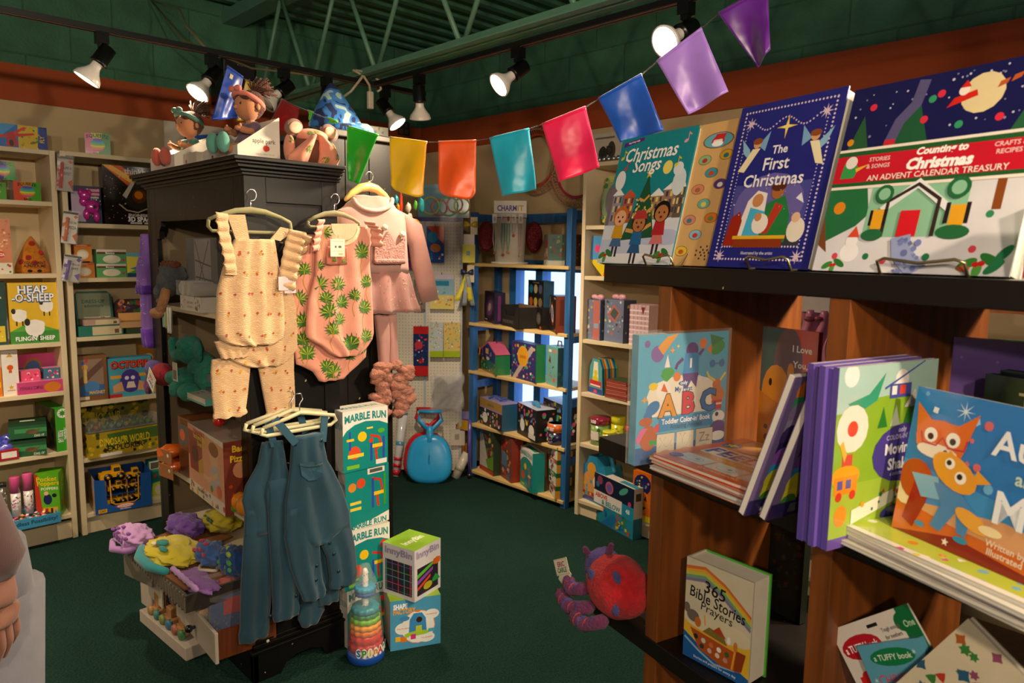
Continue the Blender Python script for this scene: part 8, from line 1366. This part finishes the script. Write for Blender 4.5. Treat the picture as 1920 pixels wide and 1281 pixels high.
m = M('#d8d4c4', 'card'); m.T = Matrix.Rotation(R_(32), 4, 'Y'); m.box(-.04, .045, 0, .002, -.04, .03); m.art((-.04, 0, -.04), (1, 0, 0), (0, 0, 1), .085, .07, [bg('#88b038'), ('r', .05, .06, .95, .94, '#e0dcd0'), T('ERIC', .5, .68, .24, '#b83048', .6, bold=.03), T('CARLE', .5, .35, .24, '#3a4a98', .7, bold=.03)]); solo('plush_tag', m, 'white card tag with coloured name lettering in front of the red plush', 'tag', FC.w(cx(325, 690)-.005, -.085, Z[1]+.03), -90)
carton('play_mat', 'thin folded play mat book with teal edge sticking out under the plush toys', FC, 318, 384, 712, Z[1]+.002, .1, '#5ab0a8', [('r', 0, .3, 1, 1, '#d8d0c0')], T=[bg('#d8cfc0'), ('n', 4, 16, .1, .1, .9, .9, .12, ['#c83828', '#3a88a8', '#e0a030'])], inset=-.07, hk=.35, cat='play mat')
for i in range(2): carton('storage_box', ('lower', 'upper')[i]+' plain grey box beside the play mat on the second shelf', FC, 369+i*3, 402, 726-i*17, Z[1]+.001+.022*i, .12, '#5e6064' if i == 0 else '#74767a', inset=-.005, cat='box', hk=1, group='plain grey boxes') if i == 0 else solo('storage_box', cartonmesh(.12, .1, .03, '#74767a'), 'upper plain grey box beside the play mat on the second shelf', 'box', FC.w(cx(386, 720), .0, Z[1]+.06), -90, 'plain grey boxes')
# third shelf
pz = [bg('#de9c78'), ('r', 0, 0, 1, .17, '#ddd0c0'), ('n', 3, 18, .02, .02, .98, .16, .045, ['#b83820', '#4a8a3a', '#d8a030']), ('p', [0, 1, 1, .92, 1, 1], '#ddd4c8'), ('p', [0, .55, .42, .5, .42, .9, 0, .92], '#9a4030'), ('r', .05, .35, .3, .8, '#8a1c18'), ('e', .2, .6, .1, .12, '#5a1410'), ('p', [.3, .35, .45, .4, .42, .6, .3, .52], '#c89a38'), ('e', .74, .72, .12, .15, '#e0b088'), ('e', .74, .82, .13, .1, '#8a5028'), ('p', [.62, .28, .92, .28, .86, .6, .66, .6], '#b8b0b0'), ('l', [.84, .5, .6, .36, .45, .36], .07, '#e0b088'), T('PretendABLE', .34, .94, .06, '#c03020', .55, bold=.03), T('Backyard Pizza', .36, .86, .065, '#d8c020', .6, bold=.05), T('Oven Set', .4, .78, .065, '#d8c020', .4, bold=.05), ('c', .86, .28, .09, '#d86830'), ('c', .66, .25, .05, '#3a8a38'), T('Fat Brain Toys', .4, .1, .05, '#3a2a20', .4)]
def pizzabox():
    x0_ = cx(348, 830, -.05); x1_ = FC.hit(424, 850, -.05)[0]; w = x1_-x0_; x = (x0_+x1_)/2
    m = cartonmesh(w, .15, .262, '#c88a68', pz, Rr=[bg('#6a2c1c'), ('c', .4, .6, .2, '#b87a58'), ('c', .7, .45, .16, '#c8b090'), T('Backyard', .55, .88, .09, '#d8b020', .7, bold=.03), T('Pizza Oven', .55, .76, .09, '#d8b020', .8, bold=.03), ('n', 5, 12, .1, .05, .9, .4, .1, ['#b83820', '#c89a58', '#4a8a3a']), ('c', .25, .1, .12, '#4a8a3a')], T=[bg('#b8a090')])
    solo('pizza_oven_box', m, 'large pretend pizza oven box with a child in apron on the front', 'toy box', FC.w(x, -.05, Z[2]+.002), -90-3); return x, w
px_, pw_ = pizzabox()
m = M('#c82018', 'gloss'); m.ell((0, 0, .022), .022); solo('red_ball', m, 'shiny red ball on top of the pizza oven box', 'ball', FC.w(cx(400, 790, .0)-.0, .02, Z[2]+.265))
zz_ = Z[2]+.002
for k in range(2): solo('craft_box', cartonmesh(.16, .12, .12, '#7a4a24', [('r', .06, .08, .94, .92, '#5a3418')] if k == 0 else [('r', .05, .05, .95, .72, '#3a5a68'), ('e', .25, .4, .16, .2, '#d86020'), ('e', .75, .35, .16, .2, '#2a8a4a'), ('r', .45, .05, .55, .7, '#7a4a24'), T('ZOOCORN', .5, .85, .16, '#3a2010', .7)]), ('brown box carrying the animal box in the bookcase', 'brown window box with orange and green animals, high behind the oranges')[k], 'toy box', FC.w(cx(345, 770, .0)-.0, .005, zz_+.121*k), -90+2, 'brown toy boxes in the bookcase')
for k in range(2):
    t = thing('plush_pack', ('orange plush snack pack with a brown card, lower one', 'orange plush snack pack with a brown card, upper one')[k], 'plush toy', FC.w(cx(338, 870)-.01*k, -.035, Z[2]+.005+.06*k), -90+8, 'orange plush packs')
    m = M('#d0601c', 'gloss'); m.ell((-.05, .03, .022), (.05, .05, .028), nz=.25); part('pouch', m, t); m = M('#8a5a30', 'card'); m.box(-.045, .07, -.03, -.027, -.002, .05); m.art((-.045, -.03, -.002), (1, 0, 0), (0, 0, 1), .115, .052, [('c', .75, .65, .14, '#d8c8b0'), ('p', [0, 1, .2, 1, .5, .6, .1, .3, 0, .4], '#d06018') if k else ('n', 3, 8, 0, .4, .9, 1, .1, ['#3a8a38', '#d8a020', '#c83820'])]); part('card', m, t)
t = thing('mango_tray', 'white tray of orange mango toys at the near end of the third shelf', 'toy tray', FC.w(cx(446, 955, -.03)-.005, -.03, Z[2]+.002), -90)
m = M('#c8bca4', 'card'); m.box(-.07, .07, 0, .1, 0, .01); m.prism([(-.07, .01), (.07, .01), (.07, .12), (-.02, .05)], .1, .103); part('tray', m, t)
for k, (x_, y_) in enumerate(((-.035, .02), (.03, .015), (.0, .07))): m = M('#d8861c', 'plastic'); m.ell((x_, y_, .045), (.034, .03, .034), nz=.08); part('mango', m, t)
# pulled out basket with folded swimwear
t = thing('wicker_basket', 'dark wicker basket shelf pulled out under the folded swimwear', 'basket', (.92, 2.66, .285), 0)
m = M('#2a241c', 'fabric'); m.box(-.11, .1, -.28, .3, 0, .01)
for a, b, c, d in ((-.11, -.1, -.28, .3), (-.1, .1, -.28, -.27), (-.1, .1, .29, .3)): m.box(a, b, c, d, .01, .06)
for k in range(40): m.box(-.114, -.11, -.278+.0145*k, -.270+.0145*k, .0+.01*(k % 2), .05+.01*(k % 2), '#6a5e4a')
part('basket', m, t)
def lump(name, label, cat, p, rad, c, rz=0, nz=.4, extra=(), mt='fabric', grp=None, z0=None):
    t = thing(name, label, cat, p, rz, grp); m = M(c, mt); m.ell((0, 0, rad[2]*.62), (rad[0], rad[1], rad[2]*.75), nz=nz*.8, n=52, m=30); D = None
    part('cloth', m, t)
    for nm, it in extra:
        m = M('#888', mt)
        for q in it: (m.ell(q[0], q[1], q[2], q[4] if len(q) > 4 else mt, nz=.3) if len(q[1]) == 3 and not hasattr(q[0][0], '__len__') else m.limb(q[0], q[1], 10, q[2]))
        part(nm, m, t)
    return t
GS = 'folded swimwear heaped on the basket'
for k in range(2):
    m = M('#7a4c28', 'card'); m.box(-.12, .12, -.13, .13, 0, .006); solo('cardboard_sheet', m, ('brown card under the yellow swim top', 'brown card lying across the back of the heap')[k], 'card', ((.93, 2.56, .347), (.97, 2.83, .352))[k], (5, 20)[k], 'brown display cards')
lump('sun_hat', 'lilac swim hat with purple leaf print at the far end of the heap', 'swimwear', (.83, 2.97, .345), (.06, .1, .045), '#b88ac0', extra=[('print', [((-.05+.02*math.sin(k*2), -.06+.022*k, .07-.008*abs(k-3)), (.008, .012, .005), '#7a3a90') for k in range(6)]+[((-.062, -.05+.03*k, .035), (.004, .01, .01), '#7a3a90') for k in range(4)]), ('brim', [([(.02, -.09, .01), (-.05, -.07, .0), (-.08, 0, -.005), (-.06, .07, 0)], [.012, .014, .014, .012], '#a070b0')])], grp=GS)
lump('swimsuit', 'bright yellow swim top with teal hem and a teal dinosaur print', 'swimwear', (.89, 2.72, .352), (.085, .15, .032), '#c8b81c', extra=[('hem', [([(-.075, -.14, .01), (-.1, -.05, .005), (-.1, .06, .005), (-.07, .13, .01)], [.014, .018, .02, .016], '#1f8a90')]), ('print', [((-.03, .02, .055), (.02, .03, .006), '#1f8a80'), ((-.045, -.03, .05), (.012, .03, .006), '#1f8a80'), ((-.05, .05, .048), (.01, .014, .006), '#e8e0c0')])], grp=GS)
lump('swimsuit', 'blue swim top with red butterflies beside the yellow one', 'swimwear', (.97, 2.56, .36), (.05, .075, .05), '#3a62a0', extra=[('print', [((-.045, -.04+.03*k, .06-.01*abs(k-1)), (.005, .011, .008), '#b83858') for k in range(4)]+[((-.03, -.03+.04*k, .085), (.01, .01, .005), '#b83858') for k in range(2)])], grp=GS)
lump('swimsuit', 'navy and green patterned swim trunks at the near end of the heap', 'swimwear', (1.0, 2.42, .36), (.05, .065, .065), '#12407a', extra=[('print', [((-.045+.01*k, -.05+.026*k, .06+.02*(k % 2)), (.007, .013, .009), ('#3a9a48', '#9ab838')[k % 2]) for k in range(5)]+[((-.04, -.04+.03*k, .03), (.006, .01, .008), '#3a9a48') for k in range(4)])], grp=GS)
lump('swimsuit', 'lilac smocked swim top on a brown card at the front of the heap', 'swimwear', (.885, 2.47, .335), (.05, .12, .018), '#8a5aa8', extra=[('frill', [([(-.045, -.11+.02*k, .03) for k in range(12)], [.008+.003*(k % 2) for k in range(12)], '#b088c8')])], grp=GS)
lump('swimsuit', 'purple swim top folded at the back of the heap', 'swimwear', (1.0, 2.9, .36), (.06, .1, .05), '#5a3488', grp=GS)
lump('sun_hat', 'yellow and green sun hat deep in the bookcase behind the heap', 'hat', (1.13, 2.85, .362), (.07, .09, .05), '#b8a820', extra=[('print', [((-.06, -.03+.03*k, .05), (.006, .012, .01), '#3a6a38') for k in range(3)])])
# drawer with wrapped goods
t = thing('drawer_box', 'white fronted wooden drawer pulled out low on the bookcase, black knob', 'drawer', (.885, 2.31, .118), -3)
m = M('#6a3418', 'wood'); m.box(.0, .2, 0, .012, 0, .1); m.box(.0, .2, .41, .422, 0, .1); m.box(0, .2, .012, .41, 0, .006); part('side', m, t); m = M('#b8aea0', 'shelfwhite'); m.box(-.012, 0, -.004, .426, -.01, .1); part('front', m, t, bev=.002); m = M('#141010', 'gloss'); m.limb([(-.012, .2, .04), (-.024, .2, .04)], .006, 10, rnd=False); m.ell((-.034, .2, .04), .014); part('knob', m, t)
m = M('#7a7468', 'shelfwhite'); m.box(-.01, .0, 0, .2, -.05, .03); solo('small_drawer', m, 'grey white small drawer ajar below the basket', 'drawer', (.86, 2.86, .24), 12)
m = M('#c8bfae', 'shelfwhite'); m.box(-.006, .0, 0, .16, -.02, .1); solo('panel', m, 'small white panel standing behind the orange towel', 'panel', (.885, 2.84, .12), 0)
def wrapped(label, x, y, z, w, h, cols, lean, seed):
    t = thing('wrapped_cloth', label, 'cloth pack', (x, y, z), 84, 'wrapped cloths in the drawer', tilt=0, roll=lean)
    m = M(cols[0], 'fabric'); m.box(-w/2, w/2, -.07, .07, 0, h); rg = random.Random(seed)
    m.art((-w/2, -.07, 0), (1, 0, 0), (0, 0, 1), w, h, [bg(cols[0]), ('r', 0, .05, 1, .3, cols[1])]); m.art((-w/2, .07, 0), (0, -1, 0), (0, 0, 1), .14, h, [bg(cols[0]), ('r', .3, .55, .8, .95, cols[1]), ('n', seed, 30, .05, .05, .95, .5, .025, ['#3a8a48', '#c83838', '#3858a0'])]); part('cloth', m, t, bev=.006)
    m = M('#fff', 'clear'); m.box(-w/2-.004, w/2+.004, -.076, .076, -.002, h+.01); part('bag', m, t)
for a in (('white printed cloth pack with a green roll in front, second from left', .96, 2.6, .14, .05, .2, ('#c8c4bc', '#3a8a28'), -16, 3), ('cream towel pack with looped edging, middle of the drawer', .96, 2.51, .14, .045, .19, ('#c8a070', '#b8b0a4'), -14, 5), ('blue and red cloth pack nearest the dungarees', .97, 2.43, .14, .04, .17, ('#284a80', '#b02028'), -12, 7), ('red and white packet lying on top of the cloth packs', .965, 2.47, .3, .06, .05, ('#b83020', '#d8d0c4'), -50, 9)): wrapped(*a)
lump('hooded_towel', 'orange, white and green hooded towel hanging over the drawer edge', 'towel', (.93, 2.72, .2), (.045, .06, .07), '#c83c14', nz=.2, extra=[('stripe', [((.0, -.06, .05), (.035, .03, .055), '#c0b8a8'), ((.01, -.09, .07), (.03, .025, .06), '#3a7a20'), ((.02, -.02, .12), (.03, .05, .02), '#c8c0b4')])])
m = M('#c8bfae', 'plastic'); m.limb([(.028*math.cos(a*.52), .045*math.sin(a*.52), .03+.006*math.sin(a)) for a in range(13)], .006, 8, rnd=False); solo('cord_loop', m, 'thick cream cord loop on top of the wrapped cloths', 'cord', (.94, 2.52, .33), 0)
# low white tray with wooden train on the floor
t = thing('train_tray', 'low white box lid on the carpet holding a wooden toy train', 'toy tray', (.87, 2.58, 0), 4)
m = M('#b8aca0', 'card'); m.box(-.0, .1, 0, .42, 0, .05); part('tray', m, t, bev=.003)
for k in range(3):
    y = .1+.11*k; m = M('#b08050', 'wood'); m.box(.02, .07, y-.04, y+.04, .062, .085); m.box(.03, .06, y-.02, y+.025, .085, .12+.02*(k == 2)); o = part('wagon', m, t, bev=.003)
    for j, yy in enumerate((y-.028, y+.028)):
        for xx in (.018, .072): m = M(('#4a8a58', '#a86a58', '#3a7a98', '#8a9a48', '#4a8a88', '#b89058')[(k*2+j) % 6], 'wood'); m.T = Matrix.Translation((xx, yy, .068)) @ Matrix.Rotation(pi/2, 4, 'Y'); m.lathe([(.018, -.008), (.02, 0), (.018, .008)], n=18); part('wheel', m, o)
solo('carton', cartonmesh(.12, .1, .2, '#b8ac9c', [bg('#bcb0a2')]), 'plain white box standing behind the toy train tray', 'box', (.9, 3.1, .0), -86)
# ================================================================== behind the fixture
q = onplane(1530, 555, (3.04, 0, 0), V((1, 0, 0))); t = thing('costume_pack', 'shiny pink costume pack with dark red bow seen through the fixture gap', 'costume', (3.048, q.y, q.z-.26), -90)
m = M('#b86a88', 'satin'); m.sheet(lambda u, v: (-.065+.13*u+.01*math.sin(v*9), .01*math.sin(u*14+v*5), .2-.3*v), 14, 14, th=.003); part('costume', m, t); m = M('#c8c0b8', 'card'); m.box(-.065, .06, -.004, 0, .19, .3); m.art((-.065, -.004, .19), (1, 0, 0), (0, 0, 1), .125, .11, [('r', .15, .6, .3, .8, '#3a3430'), ('r', .5, .65, .8, .68, '#8a8078')]); part('card', m, t)
m = M('#7a1030', 'satin'); m.ell((-.02, -.012, .16), (.025, .008, .012)); m.ell((.02, -.012, .165), (.02, .008, .01)); part('bow', m, t)
t = thing('display_shelf', 'brown wooden shelf with dolls seen beyond the fixture at the right edge', 'shelving unit', (2.3, .25, 0), -93)
for z in (1.38, 1.05, .7, .35): m = M('#5a3010', 'wood'); m.box(-.6, .35, 0, .3, z-.025, z); part('shelf', m, t)
for x in (-.62, .35): m = M('#0c1420', 'blackpaint'); m.box(x, x+.025, 0, .3, 0, 1.75); part('side_panel', m, t)
F2 = Fr((2.3, .25), -93)
a, z = F2.hit(1905, 585, .02); solo('picture_book', cartonmesh(.12, .015, .2, '#3a7a58', [bg('#3f7f5c'), ('l', [0, 0, 0, 1], .06, '#48c888'), ('n', 3, 20, .05, .05, .95, .95, .03, ['#b8c8c0'])]), 'green book with mint edge on the far brown shelf', 'book', F2.w(a+.04, .02, 1.381), -93)
a, z = F2.hit(1890, 690, .05); t = thing('rag_doll', 'brown haired soft doll half hidden on the far brown shelf', 'doll', F2.w(a, .1, 1.051), -93); m = M('#9a6040', 'fabric'); m.ell((0, 0, .14), (.05, .04, .055)); m.loft([((0, 0, 0), (.05, 0, 0), (0, .04, 0)), ((0, 0, .05), (.045, 0, 0), (0, .035, 0)), ((0, 0, .1), (.02, 0, 0), (0, .02, 0))], 16, '#5a2c28'); part('body', m, t); m = M('#2a160c', 'plush'); m.ell((0, .02, .155), (.06, .045, .06), nz=.2); m.ell((-.05, 0, .1), (.02, .02, .05)); part('hair', m, t); m = M('#0c0808', 'gloss'); [m.ell((s*.02, -.038, .14), .006, n=8, m=5) for s in (-1, 1)]; part('eyes', m, t)
a, z = F2.hit(1880, 590, .06); plushbits('plush_toy', 'green and cream soft toys on the upper far brown shelf', 'plush toy', F2.w(a, .08, 1.382), -93, [('body', [('e', (0, 0, .05), (.03, .03, .05), '#5a7a28'), ('e', (.05, 0, .045), (.028, .03, .045), '#b89878'), ('e', (.1, 0, .045), (.026, .03, .04), '#b89878')])])
# ================================================================== customer at the left edge, mostly outside the view
def person():
    hp = EYE+ray(4, 1155)*1.33; left = -_r; left.z = 0; left.normalize(); fw = V((_f.x, _f.y, 0)).normalized()
    hip = hp+left*.215+fw*.12; hip.z = .0
    t = thing('person', 'person in mauve sleeve and light patterned trousers at the left edge, arm hanging down', 'person', hip, 0)
    L = lambda a, b, z: left*a+fw*b+V((0, 0, z))
    def skin(name, pts, edges, rad, c, mt, sub=2):
        me = bpy.data.meshes.new(name); me.from_pydata(pts, edges, []); o = bpy.data.objects.new(name, me); COL.objects.link(o); o.parent = t
        sm_ = o.modifiers.new('skin', 'SKIN'); sm_.use_smooth_shade = True; lay = me.skin_vertices[0] if me.skin_vertices else None
        if not lay:
            bpy.context.view_layer.update(); lay = me.skin_vertices[0]
        for i, r in enumerate(rad): lay.data[i].radius = r if hasattr(r, '__len__') else (r, r); lay.data[i].use_root = i == 0
        q = o.modifiers.new('sub', 'SUBSURF'); q.levels = q.render_levels = sub
        dg = bpy.context.evaluated_depsgraph_get(); e = bpy.data.meshes.new_from_object(o.evaluated_get(dg)); mm = M(c, mt, True); mm.add([v.co.copy() for v in e.vertices], [tuple(p.vertices) for p in e.polygons], c, mt, True)
        bpy.data.objects.remove(o); return mm
    hx = lambda P: P-hip
    H_ = hp-hip   # wrist to palm
    w = H_+V((0, 0, .07)); el = w+L(.06, -.03, .24); sh = el+L(.03, .05, .28)
    # skin: head, neck, arm, palm with five fingers
    nk = L(.12, .0, 1.42); pts = [L(.12, 0, 1.3), nk, L(.12, .0, 1.52), L(.12, .01, 1.6), L(.12, .0, 1.68), sh, el, w+V((0, 0, .02)), w-V((0, 0, .03)), w-V((0, 0, .075))]
    ed = [(0, 1), (1, 2), (2, 3), (3, 4), (0, 5), (5, 6), (6, 7), (7, 8), (8, 9)]; rd = [(.045, .045), (.05, .05), (.062, .07), (.078, .09), (.06, .07), (.03, .03), (.036, .036), (.024, .02), (.03, .014), (.032, .012)]
    for k in range(4):
        b0 = w+V((0, 0, -.085))+fw*(-.03+.02*k); l = (.07, .078, .074, .058)[k]; i0 = len(pts); pts += [b0, b0-V((0, 0, l*.5))-left*.004, b0-V((0, 0, l))+left*.012]; ed += [(9, i0), (i0, i0+1), (i0+1, i0+2)]; rd += [.0085, .0075, .0065]
    i0 = len(pts); b0 = w+V((0, 0, -.04))-fw*.04; pts += [b0, b0-V((0, 0, .03))-fw*.015, b0-V((0, 0, .058))-fw*.012]; ed += [(8, i0), (i0, i0+1), (i0+1, i0+2)]; rd += [.012, .0105, .009]
    m = skin('body', pts, ed, rd, '#8f6250', 'fabric'); m.ell(L(.12, -.085, 1.6), (.014, .018, .02)); m.ell(L(.12, -.085, 1.555), (.022, .012, .007), '#8a3a34')
    for s in (-1, 1): m.ell(L(.12+s*.03, -.069, 1.625), (.012, .01, .008), '#efe8e0'); m.ell(L(.12+s*.03, -.0765, 1.625), (.005, .004, .005), '#20140e'); m.ell(L(.12+s*.082, .0, 1.6), (.012, .02, .03))
    q = L(.345, -.08, .85); m.ell(q-V((0, 0, .03)), (.022, .036, .045)); m.limb([q+V((0, 0, .05)), q], .026, 12)
    for k in range(4): a = q-V((0, 0, .06))+fw*(-.028+.018*k); m.limb([a, a-V((0, 0, .035)), a-V((0, 0, (.062, .07, .066, .05)[k]))-left*.01], [.009, .0085, .0075], 8)
    m.limb([q-fw*.03, q-fw*.048-V((0, 0, .03)), q-fw*.045-V((0, 0, .055))], [.011, .01, .009], 8)
    part('body', m, t)
    m = M('#3a2418', 'plush'); m.ell(L(.12, .02, 1.67), (.095, .1, .095), nz=.1); m.ell(L(.12, .06, 1.56), (.085, .05, .12), nz=.1); part('hair', m, t)
    m = M('#5e4442', 'fleece'); dx = left; dy = fw
    m.loft([(L(max(0, min(.12, (z-.85)*.4)), 0, z), dx*a, dy*b) for z, a, b in ((.88, .16, .12), (1.0, .145, .115), (1.15, .15, .12), (1.3, .175, .12), (1.39, .15, .1), (1.43, .09, .075), (1.46, .062, .062))], 28)
    c_ = w+V((0, 0, .035)); m.limb([L(.12, 0, 1.37), sh+left*.02+V((0, 0, .02)), sh, sh.lerp(el, .5), el, el.lerp(c_, .5), c_], [.06, .06, .062, .058, .054, .05, .046], 18); m.limb([L(.12, 0, 1.37), L(.3, 0, 1.37), L(.35, .0, 1.3), L(.37, .02, 1.1), L(.35, -.06, .9)], [.06, .062, .06, .052, .045], 18); part('sweater', m, t)
    m = M('#74747e', 'fabric')
    m.loft([(L(0, 0, z), dx*a, dy*b) for z, a, b in ((.76, .18, .13), (.9, .165, .12))], 24)
    for s in (-1, 1): m.loft([(L(s*.09, 0, z), dx*a, dy*b) for z, a, b in ((.05, .07, .08), (.45, .085, .09), (.8, .1, .12))], 20)
    rg = random.Random(1)
    for k in range(40): z = rg.uniform(.1, .8); a = rg.uniform(0, 6.28); p = L(-.09+.079*math.cos(a), .089*math.sin(a), z); m.ell(p, (.012, .012, .012), rg.choice(['#7a4a58', '#5a5a70', '#b8a8a8']), n=8, m=5)
    part('trousers', m, t)
    for s in (-1, 1): m = M('#2a2420', 'gloss'); m.ell(L(s*.09, -.04, .04), (.05, .12, .042), rot=Matrix.Rotation(math.atan2(fw.y, fw.x)-pi/2, 3, 'Z').to_euler()); part('shoe', m, t)
person()
for x, y, d, w in ((-.2, 3.02, (.15, .5, -1), 45), (-1.2, 3.02, (.2, .3, -1), 40)): off(x, y, d, w)
for y, d, w in ((.08, (-.35, .5, -1), 60), (-.35, (-.6, .8, -1), 60), (-.9, (-1, .3, -1), 50)): off(1.99, y, d, w)
light_n = 0
track('light_track', 'black light track behind the viewer', (X0+.3, -.9, 0), (1.9, -.9, 0))  # unseen track, added to carry extra heads lighting the goods from the front
for x, d, w in ((-.6, (.5, 1, -.62), 60), (.5, (.35, 1, -.5), 60), (-1.6, (.8, 1, -.5), 50)): off(x, -.9, d, w)
